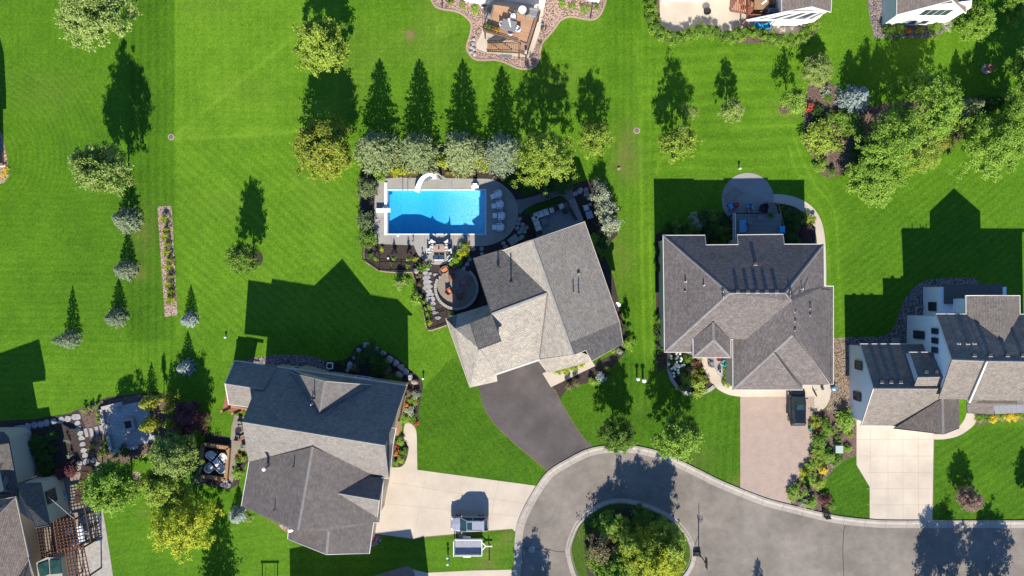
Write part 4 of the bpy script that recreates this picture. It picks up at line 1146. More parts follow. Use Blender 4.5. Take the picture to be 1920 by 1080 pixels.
mb = MB(); mb.bar(V['v2'] + Vector((.05, 0, .03)), V['a3'] + Vector((-.12, .1, .05)), .22, .05); mb.build('hip_flashing', M['roof_tan_darker'], hC, world=True)
pE = Pl((1299.8, 670.5), (1370.4, 670.5), 6.0, 0.6, (1335, 620))
V = {'sw': g(1299.8, 670.5, 6.0), 'se': g(1370.4, 670.5, 6.0), 'p': pE.on(1338.5, 637), 'ap': S_.on(1337, 604.5) + Vector((0, 0, .06)), 'w': g(1299.3, 635, 6.05), 'e': g(1370, 636, 6.05)}
V['ap'].z = max(V['ap'].z, V['p'].z); 
roof_mass(hC, V, [('sw', 'se', 'p'), ('sw', 'p', 'ap', 'w'), ('se', 'e', 'ap', 'p')], ['roof_grey'] * 3, None, 'fascia_white', inner=('w-ap', 'ap-e'))
for x in (1301.5, 1368.5):
    q = g(x, 668.5, 5.8); mb = MB(); mb.box((q.x, q.y + .25, 2.9), (0.28, 0.28, 5.8)); mb.build('porch_post', M['frame_white'], hC, world=True)
for x in (1383, 1402, 1419.5, 1437, 1456): box_vent(hC, N_.on(x, 546))
box_vent(hC, N_.on(1416, 494))
for x, y in ((1284.5, 528.5), (1318.5, 535)): pipe_vent(hC, W_.on(x, y), 0.6, 0.07, 'vent_light')
box_vent(hC, W_.on(1284, 545), 0, 0.22)
for x, y in ((1355.5, 543), (1356, 553)): box_vent(hC, W_.on(x, y), 1.57, 0.4)
for x, y in ((1481, 544), (1481.5, 551)): box_vent(hC, E2.on(x, y), 1.57, 0.36)
pipe_vent(hC, E2.on(1502, 542), 0.7, 0.06, 'vent_light')
for x, y in ((1489.5, 582), (1489.5, 599.5), (1489.5, 616.5), (1518, 570), (1518, 575.5), (1518, 588.5)): box_vent(hC, E_.on(x, y), 1.57, 0.34)
mb = MB(); q = g(1440, 731, 5); mb.box((q.x, q.y + 0.45, 1.2), (4.9, 0.08, 2.3)); mb.build('garage_door', M['frame_white'], hC, world=True)

# ---- white house (right)
hD = thing('house', 'white walled house with taupe roof and black north slopes at right', 'house', g(1790, 690))
pd_ = 0.66
z1 = 4.0
n1 = Pl((1613, 645), (1731, 645), z1, pd_, (1660, 730)); s1 = Pl((1615, 798), (1676, 799), z1, pd_, (1660, 730))
r1w = n1.on(1638, 728.6); r1 = r1w.z
V = {'nw': g(1613, 645, z1), 'ne': g(1731, 645, z1), 'ne2': n1.on(1736, 659), 'rw': r1w, 're': g(1772, 729, r1), 'n3': n1.on(1771, 662), 'sw': g(1615, 798, z1), 'se': g(1760, 799, z1)}
V['x1'] = n1.on(1712, 729)
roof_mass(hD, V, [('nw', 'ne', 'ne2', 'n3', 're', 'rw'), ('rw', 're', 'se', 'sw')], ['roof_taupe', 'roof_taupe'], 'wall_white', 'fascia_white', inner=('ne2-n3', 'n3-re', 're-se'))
# raised dormer block
z2 = 6.0
n2 = Pl((1705, 660.5), (1760, 660.5), z2, pd_, (1740, 707))
V = {'nw': g(1705, 660.5, z2), 'ne': g(1760, 660.5, z2), 'rw': g(1720.5, 707.5, n2.on(1720.5, 707.5).z), 're': g(1772.4, 706.8, n2.on(1720.5, 707.5).z)}
s2 = Pl((1720.5, 707.5), (1772, 707.5), V['rw'].z, -pd_, (1740, 800))
V['sw'] = s2.on(1700, 760); V['se'] = s2.on(1758, 760)
roof_mass(hD, V, [('nw', 'ne', 're', 'rw'), ('rw', 're', 'se', 'sw')], ['roof_taupe', 'roof_taupe'], 'wall_white', 'fascia_white', inset=0.25, inner=('rw-sw', 'sw-se', 're-se', 'ne-re'))
# main block
z3 = 7.2
n3 = Pl((1755.6, 588.8), (1811, 589.5), z3, pd_, (1800, 670)); 
rw3 = n3.on(1784.6, 674.5); zr3 = rw3.z
s3 = Pl((1784.6, 674.5), (1847, 675.5), zr3, -pd_, (1800, 760))
V = {'nw': g(1755.6, 588.8, z3), 'ne': g(2010, 589.5, z3), 'rw': rw3, 're': g(1990, 679, zr3), 'sw': s3.on(1744, 806), 'se': s3.on(1960, 800), 'm': g(1847, 677, zr3), 'ms': s3.on(1813, 749)}
V['sw'] = s3.on(1760, 748)
V['se'] = s3.on(1960, 752)
roof_mass(hD, V, [('nw', 'ne', 're', 'm', 'rw'), ('rw', 'm', 're', 'se', 'ms', 'sw')], ['roof_taupe', 'roof_taupe'], 'wall_white', 'fascia_white', inner=('rw-sw', 'ms-sw', 'se-ms'))
# north gable wing
zp = n3.on(1882.4, 640.6).z
V = {'nw': g(1811, 554.5, 7.2), 'ne': g(1912, 554.5, 7.2), 'np': g(1880.5, 554.3, zp), 'a': g(1882.4, 641, zp + 0.05), 'w': n3.on(1811, 589.5) + Vector((0, 0, .04)), 'e': n3.on(1912, 589.5) + Vector((0, 0, .04))}
roof_mass(hD, V, [('nw', 'np', 'a', 'w'), ('np', 'ne', 'e', 'a')], ['roof_taupe', 'roof_taupe'], 'wall_white', 'fascia_white', ridge=None, inner=('a-w', 'a-e'))
# low flat-roofed rear porch
mb = MB(); mb.prism(gp([(1772, 533), (1880, 532.5), (1880, 570), (1772, 570)], 4.0), 3.75, 4.0, bottom=True); mb.build('porch_roof', M['fascia_dark'], hD, world=True)
mb = MB(); mb.prism(gp([(1756, 538), (1880, 538), (1880, 600), (1756, 600)], 3.0), 0, 3.7); mb.build('porch_wall', M['wall_white'], hD, world=True)
# garage front gable and entry gable
zg = 4.0
gw_ = Pl((1676.8, 803), (1734, 749), zg, 0.5, (1768, 780))
pkS = g(1769.3, 814, 6.6); pkN = g(1767.8, 746, 6.6)
V = {'sw': g(1677, 803, 4.2), 'nw': g(1733, 749.5, 5.2), 'ps': pkS, 'pn': pkN, 'se': g(1798, 802.6, 5.0), 'ne': g(1797.5, 749.5, 5.0)}
roof_mass(hD, V, [('sw', 'ps', 'pn', 'nw'), ('ps', 'se', 'ne', 'pn')], ['roof_taupe_dark', 'roof_taupe_dark'], None, 'fascia_dark', inner=('nw-pn', 'pn-ne', 'sw-nw', 'a-p', 'f-e'))
wall_ring(hD, [p - Vector((0, 0, 0.2)) for p in shrink([V['sw'], V['ps'], V['se'], V['ne'], V['nw']], 0.5)], 'wall_white')
V = {'a': g(1814, 757, 5.6), 'b': g(1814.5, 774, 4.6), 'c': g(1862.6, 777, 4.6), 'd': g(1863, 760, 5.2), 'p': g(1908, 683.5, 9.2), 'e': g(1960, 752, 5.5), 'f': g(1925, 757, 6.4)}
roof_mass(hD, V, [('a', 'b', 'c', 'd', 'f', 'p'), ('p', 'f', 'e')], ['roof_taupe_dark', 'roof_taupe_dark'], None, 'fascia_dark', inner=('nw-pn', 'pn-ne', 'sw-nw', 'a-p', 'f-e'))
mb = MB()
a0 = [g(1863, 760, 4.4), g(1990, 752, 4.4), g(1990, 770, 3.6), g(1866, 776.5, 3.6)]
mb.face(a0); mb.face([p - Vector((0, 0, 0.06)) for p in a0[::-1]])
aw = mb.build('awning', M['awning_metal'], hD, world=True)
mb = MB()
for k in range(13):
    f = k / 12; mb.bar(a0[0].lerp(a0[1], f) + Vector((0, 0, .03)), a0[3].lerp(a0[2], f) + Vector((0, 0, .03)), 0.05, 0.06)
q = mb.build('awning_seams', M['metal_grey'], aw); q.location = -hD.location
# step wall between the two south slopes
mb = MB(); a, b = g(1847.5, 676, zr3 - .05), g(1815, 752, s3.on(1815, 752).z)
mb.bar(a + Vector((0.05, 0, 0.0)), b + Vector((0.05, 0, 0.0)), 0.2, 0.5); mb.build('step_wall', M['wall_white'], hD, world=True)
mb = MB(); mb.bar(a + Vector((-0.08, 0, 0.3)), b + Vector((-0.08, 0, 0.3)), 0.12, 0.06); mb.build('coping', M['fascia_dark'], hD, world=True)
for x, y, pl in ((1652.5, 715, n1), (1670, 715, n1), (1688, 715, n1), (1736, 696, n2), (1756, 696, n2), (1826, 665, n3), (1856, 665, n3), (1888, 665, n3), (1917, 665, n3)): box_vent(hD, pl.on(x, y))
for x, y in ((1796, 644.5), (1813, 645), (1825, 644.5)): pipe_vent(hD, n3.on(x, y), 0.5, 0.06, 'vent_light')
for x, y in ((1754, 764), (1754, 787)): box_vent(hD, g(x, y, 5.9), 0.8, 0.4)
for x, y in ((1890, 716), (1890, 737)): box_vent(hD, g(x, y, 8.0 if y < 730 else 7.5), 0.8, 0.4)
# west wall windows
xa = g(1613, 645, z1).x + 0.40
A_, B_ = (xa, g(0, 640, 0).y), (xa, g(0, 790, 0).y)
for t0, t1, z0_, zz in ((2.2, 3.2, 1.9, 3.7), (6.0, 7.0, 1.5, 3.3)): window(hD, (xa, A_[1]), (xa, B_[1]), t0, t1, z0_, zz, 'frame_dark', 0, out=0.08)
xm = g(1755.6, 589, z3).x + 0.27; ym = g(1755.6, 589, z3).y
for t0, t1, z0_, zz in ((1.7, 2.3, 5.9, 7.1), (2.8, 3.4, 5.9, 7.1), (3.9, 4.5, 5.9, 7.1), (2.2, 3.1, 1.9, 4.2)): window(hD, (xm, ym), (xm, ym - 12), t0, t1, z0_, zz, 'frame_dark', 0, out=0.08)
xq = g(1811, 555, 7.2).x + 0.40; window(hD, (xq, g(0, 553, 0).y), (xq, g(0, 600, 0).y), 0.7, 2.2, 2.6, 3.4, 'frame_dark', 0, out=0.08)
q = g(1756, 561, 3); window(hD, (q.x, q.y), (q.x, q.y - 3), 0.4, 1.4, 1.4, 3.0, 'frame_dark', 0, out=0.08)
mb = MB(); p = g(1731, 619, 3.0); mb.box((xm - 0.12, p.y, 4.6), (0.12, 0.12, 0.16)); mb.build('wall_lamp', M['frame_white'], hD, world=True)
# window well
ww = thing('window_well', 'square concrete window well beside the white house', 'window well', g(1730, 583))
mb = MB()
for (x0, y0, x1, y1) in ((1711, 574, 1748, 577), (1711, 577, 1714.5, 592), (1740, 577, 1748, 592)):
    mb.box(g((x0 + x1) / 2, (y0 + y1) / 2, -0.45), ((x1 - x0) / S, (y1 - y0) / S, 1.3))
mb.build('well_wall', M['pool_concrete'], ww, world=True)
mb = MB(); mb.box(g(1728, 583, -1.1), (2.3, 1.2, 0.05)); mb.build('well_floor', M['mulch'], ww, world=True)
mb = MB(); mb.rbox(g(1677.5, 638, 0.2), (0.95, 0.6, 0.4), 0.05); tag(mb.build('utility_cover', M['metal_grey'], loc=g(1677.5, 638)), 'flat grey utility cover on gravel by the white house', 'utility box')

# ---- pergola house (lower left corner)
hE = thing('house', 'beige house with tan roof cut by the lower left corner', 'house', g(20, 960))
eP = Pl((29, 932), (53.5, 1045), 6.5, 0.6, (-60, 1000))
V = {'n': g(29, 932, 6.5), 'e': g(53.5, 1045, 6.5), 's': eP.on(30, 1084), 's2': eP.on(-60, 1110), 'h': eP.on(-14, 976), 'w': g(-60, 948, 6.5), 'nw': eP.on(-60, 1000)}
roof_mass(hE, V, [('n', 'e', 's', 's2', 'nw', 'h'), ('n', 'h', 'nw', 'w')], ['roof_top', 'roof_tan_dark'], None, 'fascia_tan', inner=('e-s', 's-s2'))
V = {'a': eP.on(31, 1082), 'b': g(53.5, 1046, 6.6), 'c': g(66, 1090, 6.4), 'd': g(72, 1140, 6.4), 'e': g(22, 1150, 9.5)}
roof_mass(hE, V, [('a', 'b', 'c', 'd', 'e')], ['roof_top'], None, 'fascia_tan', inner=('a-b', 'a-e'))
mb = MB(); mb.prism([g(57, 930), g(80, 1050), g(86, 1140), g(-60, 1140), g(-60, 950)], 0, 6.2); mb.build('wall', M['wall_beige'], hE, world=True)
V = {'a': g(30, 906, 5.0), 'b': g(75, 906, 4.6), 'c': g(92, 985, 7.0), 'd': g(66, 990, 7.2), 'e': g(46, 943, 6.2)}
roof_mass(hE, V, [('a', 'b', 'c', 'd', 'e')], ['roof_tan_darker'], None, 'fascia_dark', ridge=None)
V = {'a': g(-60, 806, 4.6), 'b': g(5, 811, 4.6), 'c': g(14, 820, 4.6), 'd': g(30, 905, 4.6), 'e': g(34, 950, 4.6), 'f': g(-60, 950, 5.6)}
roof_mass(hE, V, [('a', 'b', 'c', 'd', 'e', 'f')], ['roof_tan_darker'], None, 'fascia_dark', ridge=None)
mb = MB(); q = gp([(-60, 814), (4, 814), (13, 822), (30, 908), (-60, 950)], 4.5); mb.prism(q, 0, 4.45); mb.build('wall', M['wall_beige'], hE, world=True)
mb = MB(); q = gp([(34, 909), (73, 908), (90, 983), (68, 985), (34, 960)], 4.6); mb.prism(q, 0, 4.45)
mb.build('wall', M['wall_beige'], hE, world=True)
shadow_slab = MB(); a = g(76, 829, 0); shadow_slab.prism([(a.x, a.y), (a.x + 0.8, a.y - 3.9), (a.x - 7, a.y - 5), (a.x - 7, a.y - 2.5)], 8.0, 8.9); shadow_slab.prism([(a.x - 7, a.y - 5), (a.x - 12, a.y - 5), (a.x - 12, a.y - 2.5), (a.x - 7, a.y - 2.5)], 0, 8.9); shadow_slab.build('wall', M['wall_beige'], hE, world=True)  # unseen slab added to cast the lawn shadow, with a block under it
p0, p1 = g(57, 930), g(80, 1050)
for t0, t1 in ((1.2, 2.4), (4.6, 5.8)): window(hE, (p1.x, p1.y), (p0.x, p0.y), t0, t1, 3.6, 5.4, 'frame_dark', 0)
p0, p1 = g(73, 908, 4.6), g(90, 983, 4.6)
window(hE, (p1.x, p1.y), (p0.x, p0.y), 2.2, 3.7, 2.0, 3.9, 'frame_dark', 0)
# sun room roof of green glass at the bottom
M['green_glass'] = glass_pane('green_glass', (0.012, 0.035, 0.03))
M['pale_wall'] = M['wall_beige']
mb = MB(); mb.prism(gp([(66, 1056), (86, 1046), (112, 1048), (118, 1110), (74, 1120)], 3.2), 0, 3.0); sr = mb.build('sun_room', M['wall_beige'], hE, world=True)
mb = MB(); mb.prism(gp([(68, 1060), (88, 1053), (90, 1078), (74, 1085)], 3.3), 3.0, 3.15); mb.prism(gp([(91, 1052), (111, 1050), (114, 1076), (93, 1078)], 3.3), 3.0, 3.15); q = mb.build('skylight', M['green_glass'], sr); q.location = -hE.location

# ---- houses cut by the top edge
hF = thing('house', 'white house with a timber deck at the top centre', 'house', g(980, -60))
mb = MB(); a, b, c = g(868, -2), g(910, 14), g(1021, -2)
mb.prism([g(864, -1), g(911, 14), g(930, -2), g(1020, 14), g(1026, -30), g(1122, 8), g(1130, -160), g(860, -160)], 0, 6.5); mb.build('wall', M['wall_white'], hF, world=True)
V = {'sw': g(845, -34, 6.6), 'se': g(1150, -34, 6.6), 'rw': g(860, -130, 10), 're': g(1140, -130, 10)}
roof_mass(hF, V, [('sw', 'se', 're', 'rw')], ['roof_top'], None, 'fascia_white')
p0, p1 = g(930, -2), g(1020, 14)
window(hF, (p0.x, p0.y), (p1.x, p1.y), 0.3, 2.6, 3.2, 5.3, 'frame_white', 2); window(hF, (p0.x, p0.y), (p1.x, p1.y), 3.3, 4.5, 3.9, 5.3, 'frame_white', 1); window(hF, (p0.x, p0.y), (p1.x, p1.y), 4.8, 5.8, 3.9, 5.3, 'frame_white', 1)
for x0, y0, x1, y1 in ((829, 14, 829, -6), (1107, 34, 1112, 2)):
    q0 = g(x0, y0, 0.1); mb = MB(); mb.tube([q0, g(x1, y1, 0.15)], 0.08, 6); mb.build('downspout', M['vent_dark'], hF, world=True)
hG = thing('house', 'house with a red deck and glazed porch at the top', 'house', g(1440, -60))
mb = MB(); mb.prism([g(1240, 2), g(1322, 2), g(1330, -10), g(1390, -10), g(1390, -160), g(1230, -160)], 0, 6.0); mb.build('wall', M['wall_cream'], hG, world=True)
V = {'sw': g(1216, -34, 6.3), 'se': g(1412, -34, 6.3), 'rw': g(1216, -105, 9.6), 're': g(1412, -105, 9.6), 'nw': g(1210, -215, 6.3), 'ne': g(1420, -215, 6.3)}
roof_mass(hG, V, [('sw', 'se', 're', 'rw'), ('rw', 're', 'ne', 'nw')], ['roof_top', 'roof_top'], None, 'fascia_white')
p0, p1 = g(1240, 2), g(1322, 2); window(hG, (p0.x, p0.y), (p1.x, p1.y), 1.2, 4.0, 0.3, 2.2, 'frame_white', 2)
V = {'w': g(1466, 22, 5.6), 'p': g(1522, 12, 7.4), 'e': g(1558, 22, 5.6), 'wn': g(1464, -60, 5.6), 'pn': g(1524, -70, 7.4), 'en': g(1562, -60, 5.6)}
roof_mass(hG, V, [('w', 'p', 'pn', 'wn'), ('p', 'e', 'en', 'pn')], ['roof_top', 'roof_top'], 'wall_cream', 'fascia_white', inset=0.3)
fw = MB(); A0, A1 = g(1400, 38, 2.9), g(1520, 37, 2.9); B0, B1 = g(1468, 24, 5.4), g(1550, 21, 5.4)
for f in (0, .2, .43, .66, .89, 1.0): fw.bar(A0.lerp(A1, f), B0.lerp(B1, f), 0.14)
fw.bar(A0, A1, 0.16); fw.bar(B0, B1, 0.16); sf = fw.build('porch_screen', M['frame_white'], hG, world=True)
gm = MB(); gm.face([A0 + Vector((0, .1, 0)), A1 + Vector((0, .1, 0)), B1 + Vector((0, .1, 0)), B0 + Vector((0, .1, 0))]); q = gm.build('pane', M['glass'], sf); q.location = -hG.location
hH = thing('house', 'white walled house with brown roof at the upper right', 'house', g(1720, -20))
gy = g(0, 66, 0).y
V = {'w': g(1681, 27, 6.0), 'p': g(1786, 0, 8.6), 'e': g(1811, 24, 6.4), 'wn': g(1684, -120, 6.0), 'pn': g(1790, -130, 8.6), 'en': g(1820, -120, 6.4)}
roof_mass(hH, V, [('w', 'p', 'pn', 'wn'), ('p', 'e', 'en', 'pn')], ['roof_top', 'roof_top'], None, 'fascia_white')
wl = MB()
W0, W1_, PK = g(1654, 48), g(1766, 48), g(1735, 48)
wl.face([(W0.x, W0.y, 0), (W1_.x, W1_.y, 0), (W1_.x, W1_.y, 6.0), (PK.x + .8, PK.y, 8.3), (W0.x, W0.y, 5.8)])
wl.face([(W0.x, W0.y + 12, 0), (W0.x, W0.y, 0), (W0.x, W0.y, 5.8), (W0.x, W0.y + 12, 5.8)]); wl.face([(W1_.x, W1_.y, 0), (W1_.x, W1_.y + 12, 0), (W1_.x, W1_.y + 12, 6.0), (W1_.x, W1_.y, 6.0)])
wl.build('wall', M['wall_cream'], hH, world=True)
for t0, t1, z0_, zz in ((2.4, 5.8, 3.6, 5.6), (2.6, 3.6, 0.6, 2.0), (4.0, 5.0, 0.6, 2.0)): window(hH, (W0.x, W0.y), (W1_.x, W1_.y), t0, t1, z0_, zz, 'frame_white', 3 if t1 - t0 > 2 else 0)
window(hH, (W0.x, W0.y + 12), (W0.x, W0.y), 10.2, 11.4, 3.6, 5.2, 'frame_white', 0)
# ---- houses outside the frame that only cast shade into it
hI = thing('house', 'house just below the frame, known by its long shadow on the lower lawn', 'house', g(670, 1290))
mb = MB(); mb.prism([g(545, 1172), g(700, 1143.5), g(772, 1135), g(777, 1153.5), g(797, 1147.5), g(805, 1215), g(556, 1209)], 0, 6.6); mb.build('wall', M['wall_beige'], hI, world=True)
hJ = thing('house', 'house left of the frame, known by its shadow at the left edge', 'house', g(-60, 300))
mb = MB(); mb.prism([g(-120, 222), g(2, 222), g(9.6, 252), g(13.7, 324), g(-120, 330)], 5.5, 7.0); mb.prism([g(-120, 260), g(-42, 260), g(-42, 420), g(-120, 420)], 0, 5.5); mb.prism([g(-120, 325), g(7, 325), g(9, 420), g(-120, 420)], 5.5, 7.0); mb.build('wall', M['wall_beige'], hJ, world=True)
# ------------------------------------------------------------------ plants
def quads(name, ctr, nrm, size, aspect, var, mat, extra=None):
    """leaf mesh: one small quad per centre"""
    n = len(ctr)
    rs = np.random.RandomState(n)
    r = rs.normal(size=(n, 3))
    nrm = nrm / (np.linalg.norm(nrm, axis=1, keepdims=True) + 1e-9)
    t = r - (r * nrm).sum(1, keepdims=True) * nrm
    if extra is not None: t = extra - (extra * nrm).sum(1, keepdims=True) * nrm
    t /= (np.linalg.norm(t, axis=1, keepdims=True) + 1e-9)
    b = np.cross(nrm, t)
    L = size[:, None] * t * 0.5; W = (size * aspect)[:, None] * b * 0.5
    bend = nrm * (size * 0.10)[:, None]
    V = np.stack([ctr - L, ctr - W * 1.0 + bend, ctr + L, ctr + W * 1.0 + bend], 1).reshape(-1, 3)
    me = bpy.data.meshes.new(name)
    me.vertices.add(n * 4); me.vertices.foreach_set('co', V.ravel())
    me.loops.add(n * 4); me.loops.foreach_set('vertex_index', np.arange(n * 4, dtype=np.int32))
    me.polygons.add(n); me.polygons.foreach_set('loop_start', np.arange(0, n * 4, 4, dtype=np.int32)); me.polygons.foreach_set('loop_total', np.full(n, 4, dtype=np.int32))
    at = me.attributes.new('var', 'FLOAT', 'FACE'); at.data.foreach_set('value', var.astype(np.float32))
    me.materials.append(mat)
    me.update(); me.validate()
    return me

def sph(rs, n):
    v = rs.normal(size=(n, 3)); return v / np.linalg.norm(v, axis=1, keepdims=True)

def crown_mesh(name, seed, mat, R=1.0, h=2.4, clumps=130, per=55, leaf=0.10, shape='oval', clump=0.22, gap=0.0, aspect=0.55, sparse=0.0):
    """crown of leaf clumps in a unit space: radius R, from z=0 to z=h"""
    rs = np.random.RandomState(seed)
    # limbs reach out from the middle; clumps sit along them, denser towards the tips
    nl = max(10, int(clumps / (4 if shape == 'oval' else 7)))
    L = sph(rs, nl * 3); L = L[L[:, 2] > -0.6][:nl]; nl = len(L)
    Lr = 0.80 + 0.36 * rs.rand(nl)
    m = clumps
    li = rs.randint(0, nl, m)
    tt = 0.30 + 0.70 * rs.rand(m) ** 0.55
    c = L[li] * (tt * Lr[li])[:, None] + rs.normal(size=(m, 3)) * (0.05 + 0.13 * (1 - tt) + 0.05 * tt)[:, None]
    z = np.clip(c[:, 2], -1.05, 1.1)
    zz = (z + 1) / 2
    if shape == 'oval': pr = np.clip(1.12 - 0.45 * zz ** 2, 0.3, 1.2)
    elif shape == 'cone': pr = np.clip(1.25 - 0.95 * zz, 0.2, 1.2)
    elif shape == 'vase': pr = np.clip(0.55 + 0.6 * zz, 0.3, 1.1)
    else: pr = np.ones(m) * 1.05
    c = np.stack([c[:, 0] * R * pr, c[:, 1] * R * pr, h / 2 + z * h / 2], 1)
    k = np.repeat(np.arange(m), per)
    if sparse: k = k[rs.rand(len(k)) > sparse]
    n = len(k)
    csz = clump * (0.7 + 0.6 * rs.rand(m))
    off = rs.normal(size=(n, 3)) * csz[k][:, None] * np.array([0.55, 0.55, 0.30 * max(1, h / 3)])
    p = c[k] + off
    out = p - np.array([0, 0, h * 0.35])
    out = out / (np.linalg.norm(out, axis=1, keepdims=True) + 1e-6)
    nr = out * 0.5 + np.array([0, 0, 0.55]) + rs.normal(size=(n, 3)) * 0.5
    cv = rs.rand(m)
    var = np.clip(0.55 * cv[k] + 0.45 * rs.rand(n), 0, 1)
    return quads(name, p, nr, leaf * (0.7 + 0.6 * rs.rand(n)), aspect, var, mat)

def spruce_mesh(name, seed, mat, R=1.0, h=3.0, whorls=24, arms=14, per=34, leaf=0.115, power=0.60, lumpy=0.16):
    """conifer: whorls of drooping branches carrying needle sprays"""
    rs = np.random.RandomState(seed)
    P = []; N = []; T = []; sz = []; va = []
    for w in range(whorls):
        f = w / (whorls - 1)
        z = h * (0.02 + 0.95 * f)
        r = R * ((1 - f) ** power) * 0.97 + 0.03
        na = max(4, int(arms * (0.45 + 0.55 * (1 - f))))
        a0 = rs.rand() * 6.28
        for a in range(na):
            an = a0 + 2 * math.pi * a / na + rs.normal() * 0.12
            L = r * (1 + lumpy * rs.normal())
            L = max(L, 0.03)
            dv = np.array([math.cos(an), math.sin(an), 0]); side = np.array([-dv[1], dv[0], 0])
            cnt = max(5, int(per * (0.25 + 0.75 * (L / R))))
            t = (0.15 + 0.85 * rs.rand(cnt)) ** 0.75
            wid = 0.30 * L * (1 - t * 0.65)
            s_ = rs.normal(size=cnt) * 0.5
            zz = z - 0.16 * L * t + 0.10 * L * t ** 3 + rs.normal(size=cnt) * 0.03 * h / 3
            p = dv[None] * (t * L)[:, None] + side[None] * (s_ * wid)[:, None] + np.array([0, 0, 1])[None] * zz[:, None]
            P.append(p)
            N.append(np.tile(np.array([0, 0, 1.0]), (cnt, 1)) + rs.normal(size=(cnt, 3)) * 0.35 + dv[None] * 0.25)
            T.append(dv[None] + side[None] * (np.sign(s_) * 0.7)[:, None] + rs.normal(size=(cnt, 3)) * 0.25)
            sz.append(leaf * (0.8 + 0.6 * rs.rand(cnt)))
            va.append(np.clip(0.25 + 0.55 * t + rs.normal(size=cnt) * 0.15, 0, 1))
    return quads(name, np.concatenate(P), np.concatenate(N), np.concatenate(sz), 0.38, np.concatenate(va), mat, np.concatenate(T))

def tuft_mesh(name, seed, mat, n=260, R=1.0, h=1.0, leaf=0.5):
    """arching grass blades"""
    rs = np.random.RandomState(seed)
    an = rs.rand(n) * 6.283; t = rs.rand(n)
    r = R * (0.1 + 0.8 * t)
    p = np.stack([np.cos(an) * r, np.sin(an) * r, h * (0.25 + 0.65 * (1 - t ** 2) * (0.6 + 0.4 * rs.rand(n)))], 1)
    dirv = np.stack([np.cos(an), np.sin(an), 1.1 - 1.8 * t], 1)
    nr = np.stack([-np.cos(an) * 0.5, -np.sin(an) * 0.5, np.ones(n)], 1) + rs.normal(size=(n, 3)) * 0.3
    return quads(name, p, nr, leaf * (0.7 + 0.6 * rs.rand(n)), 0.16, rs.rand(n), mat, dirv)

LM = {
 'lime': leafmat('leaf_lime', (0.13, 0.21, 0.016), (0.38, 0.48, 0.07)),
 'pale': leafmat('leaf_pale', (0.10, 0.18, 0.022), (0.40, 0.48, 0.14)),
 'yellow': leafmat('leaf_yellow', (0.21, 0.27, 0.012), (0.50, 0.54, 0.045)),
 'green': leafmat('leaf_green', (0.055, 0.125, 0.012), (0.20, 0.32, 0.045)),
 'bright': leafmat('leaf_bright', (0.11, 0.22, 0.016), (0.29, 0.44, 0.06)),
 'deep': leafmat('leaf_deep', (0.030, 0.075, 0.010), (0.085, 0.155, 0.028)),
 'olive': leafmat('leaf_olive', (0.11, 0.155, 0.012), (0.37, 0.41, 0.05)),
 'blue': leafmat('needle_blue', (0.055, 0.095, 0.05), (0.22, 0.265, 0.155), 0.1),
 'steel': leafmat('needle_steel', (0.11, 0.165, 0.165), (0.36, 0.42, 0.36), 0.1),
 'spruce': leafmat('needle_spruce', (0.06, 0.10, 0.035), (0.235, 0.28, 0.115), 0.1),
 'gold': leafmat('needle_gold', (0.17, 0.21, 0.015), (0.36, 0.37, 0.04), 0.1),
 'silver': leafmat('leaf_silver', (0.17, 0.215, 0.125), (0.50, 0.52, 0.36)),
 'burgundy': leafmat('leaf_burgundy', (0.055, 0.018, 0.020), (0.235, 0.085, 0.085)),
 'rose': leafmat('leaf_rose', (0.16, 0.11, 0.08), (0.40, 0.27, 0.21)),
 'strawy': leafmat('blade_straw', (0.23, 0.20, 0.035), (0.44, 0.36, 0.10)),
 'white': leafmat('petal_white', (0.55, 0.57, 0.50), (0.80, 0.80, 0.74), 0.2),
 'red': leafmat('petal_red', (0.42, 0.03, 0.025), (0.62, 0.07, 0.05), 0.2),
 'orange': leafmat('petal_orange', (0.50, 0.14, 0.03), (0.62, 0.25, 0.06), 0.2),
 'gold_flower': leafmat('petal_yellow', (0.55, 0.40, 0.02), (0.75, 0.58, 0.05), 0.2),
 'brown': leafmat('leaf_brown', (0.12, 0.105, 0.045), (0.28, 0.24, 0.115)),
}
M['bark'] = mk('bark', (0.13, 0.10, 0.075), (0.075, 0.058, 0.045), 5, 0.95, 0.4)
M['bark_grey'] = mk('bark_grey', (0.19, 0.17, 0.15), (0.12, 0.105, 0.09), 5, 0.95, 0.4)

CROWN = {}
def crown_for(shape, mat, seed):
    k = (shape, mat, seed)
    if k in CROWN: return CROWN[k]
    m = LM[mat]
    if shape == 'oval': me = crown_mesh('crown', seed, m, clumps=380, per=46, leaf=0.088, clump=0.125)
    elif shape == 'broad': me = crown_mesh('crown', seed, m, clumps=340, per=46, leaf=0.060, clump=0.092, h=2.0)
    elif shape == 'loose': me = crown_mesh('crown', seed, m, clumps=230, per=38, leaf=0.10, clump=0.135, shape='oval')
    elif shape == 'sparse': me = crown_mesh('crown', seed, m, clumps=70, per=26, leaf=0.12, clump=0.22, shape='oval')
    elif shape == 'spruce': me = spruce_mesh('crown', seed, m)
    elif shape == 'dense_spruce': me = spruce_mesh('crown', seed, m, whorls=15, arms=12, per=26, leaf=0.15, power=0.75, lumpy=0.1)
    elif shape == 'column': me = crown_mesh('crown', seed, m, clumps=110, per=34, leaf=0.13, clump=0.20, shape='cone')
    elif shape == 'shrub': me = crown_mesh('foliage', seed, m, clumps=55, per=24, leaf=0.20, clump=0.26, h=2.0)
    elif shape == 'bigshrub': me = crown_mesh('foliage', seed, m, clumps=95, per=30, leaf=0.145, clump=0.22, h=2.0)
    elif shape == 'tuft': me = tuft_mesh('foliage', seed, m)
    elif shape == 'herb': me = crown_mesh('foliage', seed, m, clumps=22, per=12, leaf=0.34, clump=0.32, h=2.0)
    CROWN[k] = me
    return me

